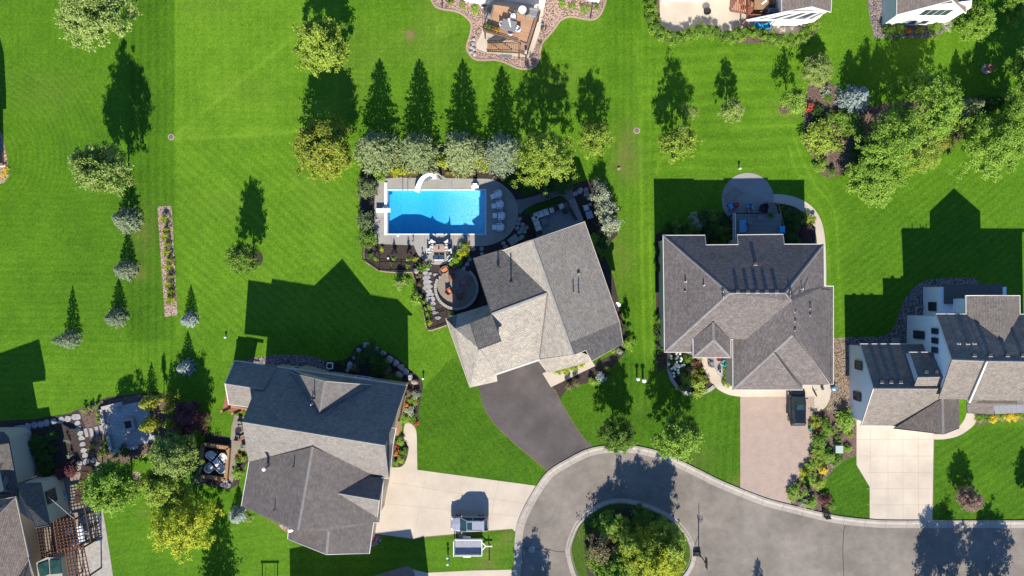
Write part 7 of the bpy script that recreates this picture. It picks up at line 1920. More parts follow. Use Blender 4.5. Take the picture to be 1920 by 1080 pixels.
FC = 'armchairs round the fire pit'
for mat, x, y, d, nm in (('orange_cloth', 841, 547.5, 60, 'orange cushioned armchair left of the fire pit in the sun'), ('rust_cloth', 847, 519, 160, 'rust brown armchair above the fire pit'), ('rose_cloth', 871, 529, -110, 'rose cushioned armchair at the right of the fire pit in the shade'), ('wicker', 862, 556, -20, 'brown wicker armchair below the fire pit')):
    c_ = lounge_proto('armchair', mat, .85, .85); put(c_, x, y, d, nm, FC, .06)
for x, y, d, m1, m2, nm in ((834, 506, 60, 'wicker', 'orange_cloth', 'oval woven lounger with orange cushion above the fire patio'), (852, 500.5, 95, 'wicker', 'rust_cloth', 'dark oval woven lounger above the fire patio')):
    t = thing('oval_lounger', nm, 'lounger', g(x, y), -math.radians(d - 90))
    mb = MB(); n_ = 20
    for k in range(n_):
        a, b = 2 * math.pi * k / n_, 2 * math.pi * (k + 1) / n_
        for (r0, z0_, r1_, zz) in ((.42, 0, .56, .45), (.56, .45, .48, .45), (.48, .45, .40, .2)):
            mb.face([(1.05 * r0 * math.cos(a) * 1.15, r0 * math.sin(a) * .8, z0_), (1.05 * r0 * math.cos(b) * 1.15, r0 * math.sin(b) * .8, z0_), (1.05 * r1_ * math.cos(b) * 1.15, r1_ * math.sin(b) * .8, zz), (1.05 * r1_ * math.cos(a) * 1.15, r1_ * math.sin(a) * .8, zz)])
    mb.build('shell', M[m1], t); MB().rbox((0, 0, .28), (.78, .52, .14), .05).build('cushion', M[m2], t)

# stones and boulders
def rock_mesh(seed, r, hh, flat_=False):
    rs = random.Random(seed); mb = MB(); n = 9; rings = []
    ph = [rs.uniform(.78, 1.15) for _ in range(n)]
    for f, z in (((1.0, 0), (1.0, .6), (.93, 1.0)) if flat_ else ((.9, -.1), (1.0, .3), (.86, .7), (.5, .95))):
        rings.append([(r * f * ph[k] * math.cos(2 * math.pi * k / n), r * f * ph[k] * math.sin(2 * math.pi * k / n), hh * z * (1 if flat_ else rs.uniform(.9, 1.1))) for k in range(n)])
    vs = [p for q in rings for p in q]; fs = []
    for i in range(len(rings) - 1): fs += [(i * n + k, i * n + (k + 1) % n, (i + 1) * n + (k + 1) % n, (i + 1) * n + k) for k in range(n)]
    fs.append(tuple(range((len(rings) - 1) * n, len(rings) * n)))
    mb.add(vs, fs); return mb
def rock(name, label, px, py, r, hh, mat, sy=1.0, rz=0.0, group=None, flat_=False, cat=None):
    o = rock_mesh(int(px * 7 + py), r, hh, flat_).build(name, M[mat], loc=None)
    o.location = g(px, py, .006); o.scale = (1, sy, 1); o.rotation_euler = (0, 0, rz)
    return tag(o, label, cat or ('stepping stone' if flat_ else 'boulder'), group)
BD = [(688, 648, .5, 1.0, 'grey boulder at the top of the boulder curve'), (673, 658, .45, 1, 'white boulder left of the topmost boulder'), (665.5, 669, .36, 1.2, 'narrow boulder on the left of the curve'), (657, 685, .5, 1.1, 'pale boulder at the left end of the curve'), (705, 653.5, .42, .8, 'long boulder right of the topmost boulder'), (718, 662, .45, .9, 'pinkish boulder second right of the topmost'), (731, 673, .55, .8, 'large pale boulder in the middle of the curve'),
      (743, 681, .45, 1, 'grey boulder behind the downspout'), (752.5, 689, .5, .9, 'rounded grey boulder half in shade'), (761, 696, .5, .9, 'boulder at the edge of the house shadow'), (749, 702, .6, .8, 'flat tan boulder below the curve'), (769, 706, .42, 1.0, 'dark tipped boulder in the sun'), (777, 715.5, .55, .7, 'lowest boulder, pale and in full sun'), (652, 694, .3, 1.2, 'small stone below the left end boulder')]
for x, y, r, sy, nm in BD: rock('boulder', nm, x, y, r, r * 1.0, 'boulder_tan' if 'tan' in nm or 'lowest' in nm else 'boulder', sy, -.5, 'boulders of the curved bed')
rock('boulder', 'white boulder at the head of the stepping stones', 781, 508, .45, .6, 'boulder', group=None); rock('boulder', 'pale boulder in the long mulch bed', 1532, 204, .35, .45, 'boulder', .7, .6)
rock('boulder', 'tan stone on the lawn strip above the hip roofed house', 1160, 316, .22, .2, 'boulder_tan'); rock('boulder', 'flat boulder under the brown shrub between the two big trees', 1781, 240, .6, .5, 'boulder_tan'); rock('boulder', 'white rock at the right corner of the square patio bed', 290, 855, .28, .25, 'boulder')
for i, (x, y) in enumerate(((888, 74), (887, 82), (884, 89), (883.5, 98), (890, 102), (888, 92))): rock('loose_rock', ('topmost', 'second', 'third', 'lower left', 'lower right', 'fourth')[i] + ' pale rock in the gravel left of the deck stairs', x, y, .32, .22, 'pale_stone', .7, i, 'pale rocks beside the deck stairs')
SS = [(801.7, 498.3, .22, 'first square stone below the dining terrace'), (801, 504.7, .26, 'second square stone below the dining terrace'), (806, 513, .26, 'third stone below the dining terrace'), (816.7, 515.3, .28, 'round stone toward the fire patio'), (822.5, 520.3, .28, 'stone nearest the fire patio'),
      (798.5, 512, .34, 'first shaded slab of the stone steps'), (800, 521, .42, 'second slab of the stone steps'), (801, 529, .48, 'third slab of the stone steps'), (801.7, 537.5, .52, 'fourth, sunlit slab of the stone steps'), (803.7, 545, .40, 'fifth slab of the stone steps'), (806, 552.5, .42, 'sixth slab of the stone steps'), (807.5, 561, .55, 'largest slab of the stone steps'), (811, 570, .36, 'first stone below the largest slab'), (811, 578.5, .34, 'second stone below the largest slab'), (816, 586, .34, 'third stone below the largest slab'), (821, 596, .32, 'stone inside the fence gate')]
for x, y, r, nm in SS: rock('stepping_stone', nm, x, y, r * 1.25, .09, 'flagstone', .62, .12, 'stepping stones left of the fire patio', True)
SS = [(887, 466, .30, 'upper left shaded stone beside the tan house wall'), (903, 466.5, .26, 'upper right shaded stone beside the tan house wall'), (903.7, 476, .26, 'second shaded stone beside the tan house wall'), (880.7, 486.7, .26, 'shaded stone right of the yellow shrubs'), (876, 495, .28, 'shaded stone right of the bright spiky shrub'), (869.6, 502.5, .26, 'shaded stone above the fire patio'),
      (974, 411, .28, 'topmost stone between pool and deck'), (972, 419, .28, 'second stone between pool and deck'), (980.5, 421, .28, 'third stone between pool and deck'), (970, 428, .27, 'left middle stone between pool and deck'), (979, 428.5, .28, 'central stone between pool and deck'), (987, 427, .28, 'right middle stone between pool and deck'), (974, 435.5, .30, 'lower left stone between pool and deck'), (983.5, 434.5, .28, 'lower right stone between pool and deck'), (978, 444.5, .34, 'lowest stone between pool and deck'), (944, 456, .26, 'small stone at the terrace edge'), (948, 463, .28, 'second small stone at the terrace edge')]
for x, y, r, nm in SS: rock('stepping_stone', nm, x, y, r * 1.15, .06, 'flagstone', .85, .5, 'stepping stones in the shade of the tan house', True)
o = MB().rbox((0, 0, .05), (1.3, 1.0, .12), .03).build('stone_slab', M['flagstone']); o.location = g(963, 450); o.rotation_euler = (0, 0, .65); tag(o, 'big flat stone slab between the terrace and the tan roof', 'stone slab')
for x, y, r, nm in ((1079, 363, .3, 'first stone right of the deck stairs'), (1087, 357.5, .36, 'triangular stone right of the deck stairs'), (1099, 356.5, .3, 'far upper stone right of the deck stairs'), (1099, 364, .32, 'far middle stone right of the deck stairs'), (1105, 371, .3, 'far lower stone right of the deck stairs')):
    rock('stepping_stone', nm, x, y, r * 1.2, .07, 'flagstone', .85, .9, 'stepping stones right of the deck stairs', True)
PS = [(20, 807), (30, 805), (37, 804), (44, 803), (53, 800), (65, 797.5), (77, 796), (88, 793), (101, 790), (116, 787.5), (128, 785), (142.5, 781.5), (146, 793), (148, 802), (151, 812.5), (153, 821), (155, 832.5), (157.5, 844), (160, 853), (162.5, 865), (149, 868), (147, 877.5), (176, 863), (182, 870), (187, 876.5)]
for i, (x, y) in enumerate(PS): rock('stepping_stone', ('stone number %d along the curved stepping path from the left house corner' % (i + 1)) if i != 11 else 'largest pale stone at the bend of the stepping path', x, y, (.42 if i != 11 else .62) * (1.15 if i == 19 else 1), .07, 'flagstone', 1.05 if i < 11 else .75, .15 * (i % 5), 'stepping stones of the shaded garden', True)
for i, (x, y) in enumerate(((162, 811), (172, 810), (182, 807.5), (191, 804.5), (199, 803), (205, 801.5))):
    o = MB().rbox((0, 0, .03), (.42, 1.1, .08), .02).build('path_slab', M['flagstone']); o.location = g(x, y, .01); o.rotation_euler = (0, 0, .22); tag(o, ('first', 'second', 'third', 'fourth', 'fifth', 'last')[i] + ' pale slab of the walk leading to the square patio', 'path slab', 'slabs of the walk to the square patio')

# fences
def fence(name, label, pts, h=1.2, step=1.6):
    p0 = g(*pts[0]); t = thing(name, label, 'fence', (p0.x, p0.y, 0))
    P = [g(*p) for p in pts]
    for a, b in zip(P, P[1:]):
        L = (b - a).length; n = max(1, int(round(L / step)))
        for k in range(n + 1):
            q = a.lerp(b, k / n); mb = MB(); mb.box((q.x, q.y, h / 2), (.07, .07, h + .08)); mb.build('post', M['black_metal'], t, world=True)
        mb = MB()
        for z in (.12, h - .22, h): mb.bar((a.x, a.y, z), (b.x, b.y, z), .04)
        m_ = max(2, int(L / .13))
        for k in range(m_ + 1):
            q = a.lerp(b, k / m_); mb.box((q.x, q.y, h / 2), (.016, .016, h))
        mb.build('rail_panel', M['black_metal'], t, world=True)
    return t
fence('metal_fence', 'black metal fence along the lower left pool bed', [(683, 462), (683, 487), (712, 507), (773, 508)], 1.0)
fence('metal_fence', 'black metal fence beside the stone steps', [(776, 512), (783, 540), (797, 590), (803, 617)], 1.0)
fence('metal_gate', 'black metal fence gate below the fire patio', [(803, 617), (820, 613), (838, 606)], 1.45, 1.1)

# ---- timber decks
def deck(name, label, pts, z, mat, posts=True, skirt='wood_dark'):
    P = gp(pts, z); t = thing(name, label, 'deck', (P[0].x, P[0].y, 0))
    mb = MB(); mb.prism([(p.x, p.y) for p in P], z - .06, z, bottom=True); mb.build('floor', M[mat], t, world=True)
    mb = MB(); n = len(P)
    for i in range(n): mb.bar(P[i] - Vector((0, 0, .18)), P[(i + 1) % n] - Vector((0, 0, .18)), .06, .22)
    mb.build('joists', M[skirt], t, world=True)
    if posts and z > .8:
        c = sum(P, Vector()) / n
        for p in P:
            q = p + (c - p) * .05; mb = MB(); mb.box((q.x, q.y, (z - .3) / 2), (.16, .16, z - .3)); mb.build('support_post', M[skirt], t, world=True)
    return t
def rail(t, pts, z, h=1.0, mat='black_metal', fine=True, name='railing'):
    P = [g(p[0], p[1], z) for p in pts]
    for a, b in zip(P, P[1:]):
        mb = MB(); mb.bar(a + Vector((0, 0, h)), b + Vector((0, 0, h)), .08, .05); mb.bar(a + Vector((0, 0, .1)), b + Vector((0, 0, .1)), .04)
        L = (b - a).length; n = max(1, int(L / .14)) if fine else max(1, int(L / 1.5))
        for k in range(n + 1):
            q = a.lerp(b, k / n); mb.box((q.x, q.y, z + h / 2), ((.018, .018, h) if fine else (.07, .07, h)))
        mb.build(name, M[mat], t, world=True)
def stairs(t, a0, a1, b0, b1, z0, z1, n, tread, riser='wood_dark', name='stair_tread'):
    """treads from the upper edge a0-a1 (pixels, height z0) down to b0-b1 (height z1)"""
    A0, A1, B0, B1 = g(*a0, z0), g(*a1, z0), g(*b0, z1), g(*b1, z1)
    for k in range(n):
        f0, f1 = k / n, (k + .86) / n
        zz = z0 + (z1 - z0) * (k + .5) / n
        q = [A0.lerp(B0, f0), A1.lerp(B1, f0), A1.lerp(B1, f1), A0.lerp(B0, f1)]
        mb = MB(); mb.prism([(p.x, p.y) for p in q], zz - .06, zz, bottom=True); mb.build(name, M[tread], t, world=True)
    for a, b in ((A0, B0), (A1, B1)):
        mb = MB(); mb.bar(a - Vector((0, 0, .2)), b - Vector((0, 0, .1)), .06, .26); mb.build('stringer', M[riser], t, world=True)

# deck of the white house at the top centre
dF = deck('timber_deck', 'raised tan timber deck with black rails at the top centre', [(926.7, 9), (1013, 22), (988, 103.5), (974, 97.5), (977, 79), (905.7, 57)], 2.9, 'deck_tan')
rail(dF, [(922, 14), (905.7, 57), (972, 77)], 2.9); rail(dF, [(1012.5, 24), (988, 103), (975, 98)], 2.9)
stairs(dF, (973, 80), (972, 98), (914, 80), (913, 96), 2.75, .25, 15, 'wood', 'wood_dark')
rail(dF, [(968, 79), (914, 81)], 1.5, .95, 'black_metal', True, 'stair_rail'); rail(dF, [(972, 98), (914, 97)], 1.4, .9, 'wood_dark', True, 'stair_rail')
table('patio_table', 'grey dining table on the timber deck', 954, 47, 1.75, 1.25, .75, 'grey_cloth', -.24, z=2.9)
wc = lounge_proto('deck_chair', 'white_plastic', .62, .66)
for x, y, d, nm in ((941.5, 45, 80, 'white chair left of the grey deck table'), (971, 54.5, -60, 'white chair right of the grey deck table'), (957, 61, 5, 'white chair below the grey deck table'), (962, 33, 190, 'dark shaded chair above the grey deck table')): put(wc, x, y, d, nm, 'chairs of the grey deck table', 2.9)
t = thing('table_umbrella', 'folded pale pink parasol lying over the grey deck table', 'parasol', g(956, 44, 3.65)); t.location.z = 3.65; t.rotation_euler = (0, 0, .2)
MB().tube([(0, .55, .12), (0, .1, .16), (0, -.5, .12)], .16, 8, .07).build('canopy', M['white_cloth'], t); MB().tube([(0, -.5, .12), (0, -.75, .1)], .03, 6).build('pole', M['steel'], t)
table('side_table', 'round white table by the house wall on the timber deck', 979.5, 18, .95, .95, .72, 'white_plastic', 0, z=2.9, rnd=True)
kc = chair_proto('bistro_chair', 'black_metal', 'grey_cloth', .5, .5, .42, .42, False)
for x, y, d, nm in ((969, 23, 60, 'grey chair left of the round white table'), (987, 27, -30, 'grey chair below the round white table'), (960.5, 24, 40, 'grey chair under the white wall window')): put(kc, x, y, d, nm, 'grey chairs by the round white table', 2.9)
t = thing('deck_sofa', 'grey covered sofa in the upper right corner of the timber deck', 'sofa', g(1001, 27, 2.9), -.2); t.location.z = 2.9; MB().rbox((0, 0, .3), (1.2, .9, .5), .08).build('seat', M['grey_cloth'], t); MB().rbox((0, .38, .6), (1.2, .2, .5), .06).build('backrest', M['grey_cloth'], t)
t = thing('grill', 'dark grill along the left rail of the timber deck', 'grill', g(918, 24, 2.9), -.25); t.location.z = 2.9; MB().rbox((0, 0, .45), (.75, 1.5, .85), .06).build('cabinet', M['grey_cloth'], t); MB().rbox((0, 0, .98), (.6, .9, .25), .08).build('lid', M['black_metal'], t)
t = thing('planter_box', 'wooden flower box along the lower rail of the timber deck', 'planter', g(921, 55.5, 2.9), -.36); t.location.z = 2.9; MB().box((0, 0, .25), (2.0, .45, .5)).build('box', M['wood_dark'], t)
for x, m_ in ((-.7, 'bright'), (-.3, 'bright'), (.1, 'green'), (.45, 'orange'), (.8, 'gold_flower')):
    c_ = bpy.data.objects.new('flowers', crown_for('herb', m_, 113)); c_.scale = (.26, .24, .22); c_.location = (x, 0, .42); c_.parent = t; C.objects.link(c_)
t = thing('lantern', 'white lantern at the outer corner of the timber deck', 'lantern', g(986, 98.5, 2.9)); t.location.z = 2.9; MB().box((0, 0, .25), (.26, .26, .5)).build('lantern_body', M['white_plastic'], t); MB().lathe((0, 0, .5), [(.2, 0), (.05, .12), (.02, .2)], 8).build('lid', M['white_plastic'], t)
t = thing('door_mat', 'dark grey mat on the gravel below the deck stairs', 'mat', g(949.5, 105.5)); MB().rbox((0, 0, .025), (1.4, .45, .03), .01, -.06).build('mat_pad', M['grey_cloth'], t); MB().box((0, 0, .043), (1.2, .3, .006), -.06).build('mat_field', M['metal_grey'], t)
t = thing('air_conditioner', 'grey air conditioner left of the timber deck', 'air conditioner', g(908, 13)); MB().rbox((0, 0, .4), (.8, .8, .8), .05).build('cabinet', M['metal_grey'], t); MB().cyl((0, 0, .79), .33, .03, 16).build('fan_grille', M['black_metal'], t)
t = thing('tricycle', 'dark blue child tricycle on the gravel right of the timber deck', 'tricycle', g(1018, 50), .3)
MB().tube([(0, .35, .3), (0, 0, .35), (0, -.3, .2)], .05, 6).build('frame', M['blue_plastic'], t); MB().rbox((0, -.1, .42), (.26, .3, .08), .03).build('saddle', M['black_metal'], t); MB().tube([(-.25, .35, .6), (0, .33, .62), (.25, .35, .6)], .025, 6).build('handlebar', M['black_metal'], t)
for x, y in ((0, .38), (-.25, -.3), (.25, -.3)):
    w_ = MB().cyl((0, 0, -.04), .17, .08, 12).build('wheel', M['rubber'], t); w_.location = (x, y, .17); w_.rotation_euler = (0, math.pi / 2, 0)

# red deck house
dG = deck('timber_deck', 'raised red stained timber deck at the top right of centre', [(1401, -25), (1460, -25), (1460, 34), (1400.5, 34)], 2.8, 'deck_red', True, 'wood_red')
rail(dG, [(1401, -20), (1401, 33), (1460, 33)], 2.8, 1.0, 'wood_red')
stairs(dG, (1401, -10), (1401, 24), (1370, -10), (1369, 20), 2.6, .3, 9, 'wood_red', 'wood_red')
table('patio_table', 'orange wooden table on the red deck', 1428, 7, 1.75, 1.35, .75, 'wood', 0, z=2.8)
oc = chair_proto('deck_chair', 'wood_red', 'wood', .5, .5, .42, .42, False, 'wood_red')
for x, y, d, nm in ((1428, 20, 0, 'wooden chair below the orange deck table'), (1411, 8, 90, 'wooden chair left of the orange deck table'), (1446, 5, -90, 'wooden chair right of the orange deck table')): put(oc, x, y, d, nm, 'chairs of the orange deck table', 2.8)
t = thing('napkin_stack', 'white folded cloth on the orange deck table', 'cloth', g(1433, 4, 3.56), .7); t.location.z = 3.56; MB().rbox((0, 0, .02), (.75, .25, .04), .01).build('cloth', M['white_cloth'], t)
t = thing('covered_grill', 'grey covered grill in the corner of the red deck', 'grill', g(1446, 25, 2.8)); t.location.z = 2.8; MB().rbox((0, 0, .5), (1.3, .65, 1.0), .15).build('cover', M['grey_cloth'], t); MB().box((0, 0, .03), (1.2, .55, .06)).build('base', M['black_metal'], t)
t = thing('kettle_grill', 'round dark kettle grill on the pale patio beside the red deck', 'grill', g(1390, 18)); MB().lathe((0, 0, .55), [(.08, 0), (.26, .08), (.33, .26), (.27, .42), (.05, .52)], 16).build('bowl', M['black_metal'], t)
for k in range(3): MB().bar((.18 * math.cos(k * 2.1), .18 * math.sin(k * 2.1), .62), (.32 * math.cos(k * 2.1), .32 * math.sin(k * 2.1), 0), .03).build('leg', M['steel'], t)
t = thing('fire_bowl', 'dark fire bowl standing on the pale patio', 'fire bowl', g(1324, 24)); MB().lathe((0, 0, .3), [(.12, 0), (.36, .1), (.48, .3), (.42, .32), (.3, .14)], 18).build('bowl', M['black_metal'], t); MB().lathe((0, 0, 0), [(.3, 0), (.2, .1), (.12, .32)], 12).build('stand', M['black_metal'], t)
bt = lounge_proto('tub_chair', 'blue_plastic', .95, .95)
put(bt, 1421, 49, 30, 'left bright blue tub chair below the red deck', 'bright blue tub chairs'); put(bt, 1437, 49, -20, 'right bright blue tub chair below the red deck', 'bright blue tub chairs')

# deck of the tan house
dB = deck('raised_deck', 'shaded raised deck behind the tan roofed house', [(994.4, 403), (1063, 378.5), (1086, 417), (1076, 424), (1008, 449)], 1.3, 'deck_slate')
rail(dB, [(994.4, 403), (1008, 447)], 1.3, 1.0, 'black_metal'); rail(dB, [(995, 402.5), (1062, 378.5), (1078, 410)], 1.3, 1.0, 'black_metal')
stairs(dB, (1080, 419), (1094, 413), (1066, 375), (1077, 371.5), 1.2, .15, 10, 'flagstone', 'pool_concrete')
def sofa(label, px, py, L, rz, mat, z, name='outdoor_sofa'):
    p = g(px, py, z + .4); t = thing(name, label, 'sofa', (p.x, p.y, z), rz)
    MB().rbox((0, 0, .2), (L, .8, .36), .04).build('base', M['wicker'], t)
    n = max(1, int(round(L / .75)))
    for k in range(n):
        x = -L / 2 + L * (k + .5) / n
        MB().rbox((x, -.06, .44), (L / n - .04, .66, .14), .05).build('seat_cushion', M[mat], t); MB().rbox((x, .32, .62), (L / n - .06, .16, .4), .05).build('back_cushion', M[mat], t)
    return t
sofa('sofa half along the upper rail of the shaded deck', 1015, 401, 1.9, .34, 'white_cloth', 1.3); sofa('sofa half along the left rail of the shaded deck', 1006, 419, 1.9, .34 + math.pi / 2, 'white_cloth', 1.3)
table('coffee_table', 'square dark coffee table by the sofas on the shaded deck', 1021, 415.5, .85, .85, .42, 'grey_cloth', .34, z=1.3)
dk = chair_proto('deck_armchair', 'wicker', 'white_cloth', .62, .62, .4, .42)
put(dk, 1036, 394, 70, 'left cushioned armchair beside the dark deck table', 'armchairs on the shaded deck', 1.3); put(dk, 1051, 388, -110, 'right cushioned armchair beside the dark deck table', 'armchairs on the shaded deck', 1.3)
table('side_table', 'dark square table between two armchairs on the shaded deck', 1043.5, 391, .7, .6, .5, 'black_metal', .34, z=1.3)
t = thing('cantilever_parasol', 'folded black parasol at the deck stairs', 'parasol', g(1060, 395, 1.3)); t.location.z = 1.3; MB().cyl((0, 0, 0), .4, .1, 18).build('base', M['black_metal'], t); MB().cyl((0, 0, .05), .04, 2.4, 8).build('pole', M['black_metal'], t); MB().lathe((0, 0, .8), [(.05, 0), (.42, .25), (.38, .9), (.2, 1.4), (.02, 1.8)], 14).build('canopy', M['dark_cloth'], t)
t = thing('wood_bench', 'long brown bench along the deck stairs', 'bench', g(1074, 402, 1.3), -1.08); t.location.z = 1.3; MB().rbox((0, 0, .44), (1.7, .38, .06), .01).build('seat', M['wood_dark'], t)
for s in (-1, 1): MB().box((s * .7, 0, .2), (.08, .34, .4)).build('leg', M['wood_dark'], t)
t = thing('pot_table', 'small dark table in the lower left corner of the shaded deck', 'side table', g(1012, 437, 1.3)); t.location.z = 1.3; MB().cyl((0, 0, .4), .3, .05, 14).build('table_top', M['black_metal'], t); MB().cyl((0, 0, 0), .05, .4, 8).build('stem', M['black_metal'], t)
t = thing('air_conditioner', 'air conditioner with round fan grille right of the shaded deck', 'air conditioner', g(1098, 391), .3); MB().rbox((0, 0, .4), (.75, .75, .8), .05).build('cabinet', M['metal_grey'], t); MB().cyl((0, 0, .79), .3, .03, 16).build('fan_grille', M['steel'], t)
t = thing('potting_cart', 'metal framed potting cart beside the air conditioner', 'cart', g(1104, 404), .3)
for x, y in ((-.35, -.4), (.35, -.4), (-.35, .4), (.35, .4)): MB().box((x, y, .4), (.05, .05, .8)).build('leg', M['steel'], t)
MB().box((0, 0, .8), (.8, .9, .04)).build('top', M['metal_grey'], t); MB().box((0, 0, .3), (.75, .85, .03)).build('shelf', M['metal_grey'], t)
t = thing('white_bucket', 'white bucket near the silvery shrubs', 'bucket', g(1106, 384)); MB().lathe((0, 0, 0), [(.16, 0), (.2, .4), (.18, .4), (.15, .05)], 12).build('bucket_body', M['white_plastic'], t); MB().tube([(-.19, 0, .4), (0, 0, .58), (.19, 0, .4)], .012, 5).build('handle', M['steel'], t)

# rear deck of the hip roofed house
dC = deck('raised_deck', 'dark shaded deck at the back of the hip roofed house', [(1374, 401), (1464, 401), (1466, 425), (1466, 470), (1374, 470)], 1.7, 'deck_grey')
rail(dC, [(1374, 402), (1374, 457)], 1.7, 1.0, 'white_plastic', False); rail(dC, [(1375, 401), (1438, 401)], 1.7, 1.0, 'black_metal')
stairs(dC, (1440, 416), (1464, 416), (1439, 380), (1454, 380), 1.6, .2, 9, 'deck_grey', 'wood_dark')
rail(dC, [(1454, 383), (1464, 424)], 1.0, 1.0, 'wood', False, 'stair_rail')
t = thing('deck_bed', 'pale blue cushioned daybed on the dark deck', 'daybed', g(1391, 425, 1.7)); t.location.z = 1.7; MB().rbox((0, 0, .25), (.85, 1.6, .4), .05).build('base', M['grey_cloth'], t); MB().rbox((0, 0, .5), (.8, 1.5, .14), .05).build('cushion', M['blue_cloth'], t)
table('side_table', 'round shaded table on the dark deck', 1426, 408, .65, .65, .6, 'grey_cloth', 0, z=1.7, rnd=True)
put(kc, 1405, 417, 45, 'dark chair in the middle of the dark deck', None, 1.7); put(kc, 1398, 447, 180, 'dark chair near the rear eave on the dark deck', None, 1.7)
t = thing('storage_box', 'bright blue box at the right end of the dark deck', 'box', g(1463.5, 431, 1.7)); t.location.z = 1.7; MB().rbox((0, 0, .35), (.55, .75, .65), .05).build('box_body', M['blue_cloth'], t); MB().rbox((0, 0, .7), (.6, .8, .08), .03).build('lid', M['blue_plastic'], t)
t = thing('potted_plant', 'potted green plant at the head of the deck stairs', 'potted plant', g(1442, 404, 1.7)); t.location.z = 1.7; MB().lathe((0, 0, 0), [(.16, 0), (.24, .4), (.2, .4), (.18, .3)], 12).build('pot', M['black_metal'], t); c_ = bpy.data.objects.new('foliage', crown_for('herb', 'green', 114)); c_.scale = (.4, .4, .3); c_.location = (0, 0, .35); c_.parent = t; C.objects.link(c_)
t = thing('hockey_goal', 'pinkish framed hockey goal lying on the round patio', 'hockey goal', g(1376, 366, .03)); t.location.z = .03
q = [g(1378.5, 352.5, .7), g(1393.5, 362, .7), g(1366.5, 381.5, .4), g(1358.5, 367, .4)]
mb = MB()
for a, b in zip(q, q[1:] + q[:1]): mb.tube([a, b], .045, 6)
mb.build('frame', M['rose_cloth'], t, world=True)
for p in q:
    mb = MB(); mb.tube([(p.x, p.y, .03), p], .04, 6); mb.build('upright', M['rose_cloth'], t, world=True)
mb = MB()
for k in range(1, 9):
    mb.tube([q[0].lerp(q[1], k / 9), q[3].lerp(q[2], k / 9)], .008, 3); mb.tube([q[0].lerp(q[3], k / 9), q[1].lerp(q[2], k / 9)], .008, 3)
mb.build('net', M['grey_cloth'], t, world=True)
t = thing('toy_car', 'blue and red ride on toy at the lower left of the round patio', 'toy car', g(1370, 389, .03), .4); MB().rbox((0, 0, .28), (.55, .9, .3), .1).build('body', M['blue_plastic'], t); MB().rbox((.1, -.25, .48), (.36, .3, .22), .06).build('seat', M['red_plastic'], t)
for x in (-.28, .28):
    for y in (-.3, .3): w_ = MB().cyl((0, 0, -.05), .15, .1, 12).build('wheel', M['rubber'], t); w_.location = (x, y, .15); w_.rotation_euler = (0, math.pi / 2, 0)
t = thing('toy_bin', 'dark bin of toys beside the ride on toy', 'bin', g(1379, 385, .03)); MB().lathe((0, 0, 0), [(.26, 0), (.32, .5), (.28, .5), (.25, .1)], 12).build('bin_body', M['rust_cloth'], t); MB().lathe((0, 0, .4), [(.26, 0), (.18, .14), (.03, .2)], 10).build('toys', M['red_plastic'], t)
c_ = chair_proto('lawn_chair', 'steel', 'blue_cloth', .6, .6, .38, .5); put(c_, 1405.5, 386, 190, 'pale blue lawn chair on the round patio', None, .03)
c_ = chair_proto('lawn_chair', 'steel', 'rose_cloth', .55, .5, .3, .35); put(c_, 1407, 393, 150, 'pink child chair on the round patio', None, .03)
c_ = lounge_proto('lawn_chair', 'dark_cloth', .95, 1.1); put(c_, 1432.5, 390, 200, 'dark lounge chair beside the stairs on the round patio', None, .03)
# front of the hip roofed house
c_ = lounge_proto('porch_chair', 'grey_cloth', .78, .75); put(c_, 1333, 674, 90, 'upper dark grey porch chair beside the curved walk', 'dark porch chairs', .012); put(c_, 1334, 683, 90, 'lower dark grey porch chair beside the curved walk', 'dark porch chairs', .012)
c_ = chair_proto('child_chair', 'teal_plastic', 'teal_plastic', .6, .55, .35, .4); put(c_, 1357, 681, -60, 'teal chair on the small flagstone patio', None, .012)
t = thing('red_bucket', 'red bucket under the entry eave', 'bucket', g(1346, 673)); MB().lathe((0, 0, 0), [(.2, 0), (.26, .36), (.22, .36), (.2, .06)], 12).build('bucket_body', M['red_plastic'], t); MB().tube([(-.24, 0, .36), (0, 0, .55), (.24, 0, .36)], .012, 5).build('handle', M['steel'], t)
t = thing('white_urn', 'white urn with a dark top on the small flagstone patio', 'urn', g(1348.5, 696)); MB().lathe((0, 0, 0), [(.12, 0), (.18, .12), (.24, .35), (.2, .45), (.16, .42)], 14).build('urn_body', M['white_plastic'], t); MB().lathe((0, 0, .4), [(.16, 0), (.1, .2), (.02, .3)], 10).build('lid', M['black_metal'], t)
t = thing('garden_chair', 'black slatted garden chair at the kerb of the driveway bed', 'chair', g(1547, 962), math.pi + .1)
for k in range(6): MB().box((-.3 + .12 * k, .0, .36), (.09, .62, .03)).build('seat_slat', M['black_metal'], t)
for k in range(6): MB().box((-.3 + .12 * k, .36, .72), (.09, .04, .75), 0, 0, -.25).build('back_slat', M['black_metal'], t)
for sx in (-1, 1):
    for sy in (-1, 1): MB().box((sx * .36, sy * .28, .28), (.06, .06, .56)).build('leg', M['black_metal'], t)
    MB().box((sx * .38, 0, .58), (.12, .75, .04)).build('armrest', M['black_metal'], t)
t = thing('watering_can', 'green watering can at the edge of the beige driveway', 'watering can', g(1517.5, 803)); MB().cyl((0, 0, 0), .2, .42, 14, .16).build('can', M['green_plastic'], t); MB().tube([(.15, 0, .15), (.45, 0, .5)], .04, 6).build('spout', M['green_plastic'], t); MB().tube([(-.16, 0, .35), (-.1, 0, .62), (.14, 0, .5)], .025, 6).build('handle', M['green_plastic'], t)
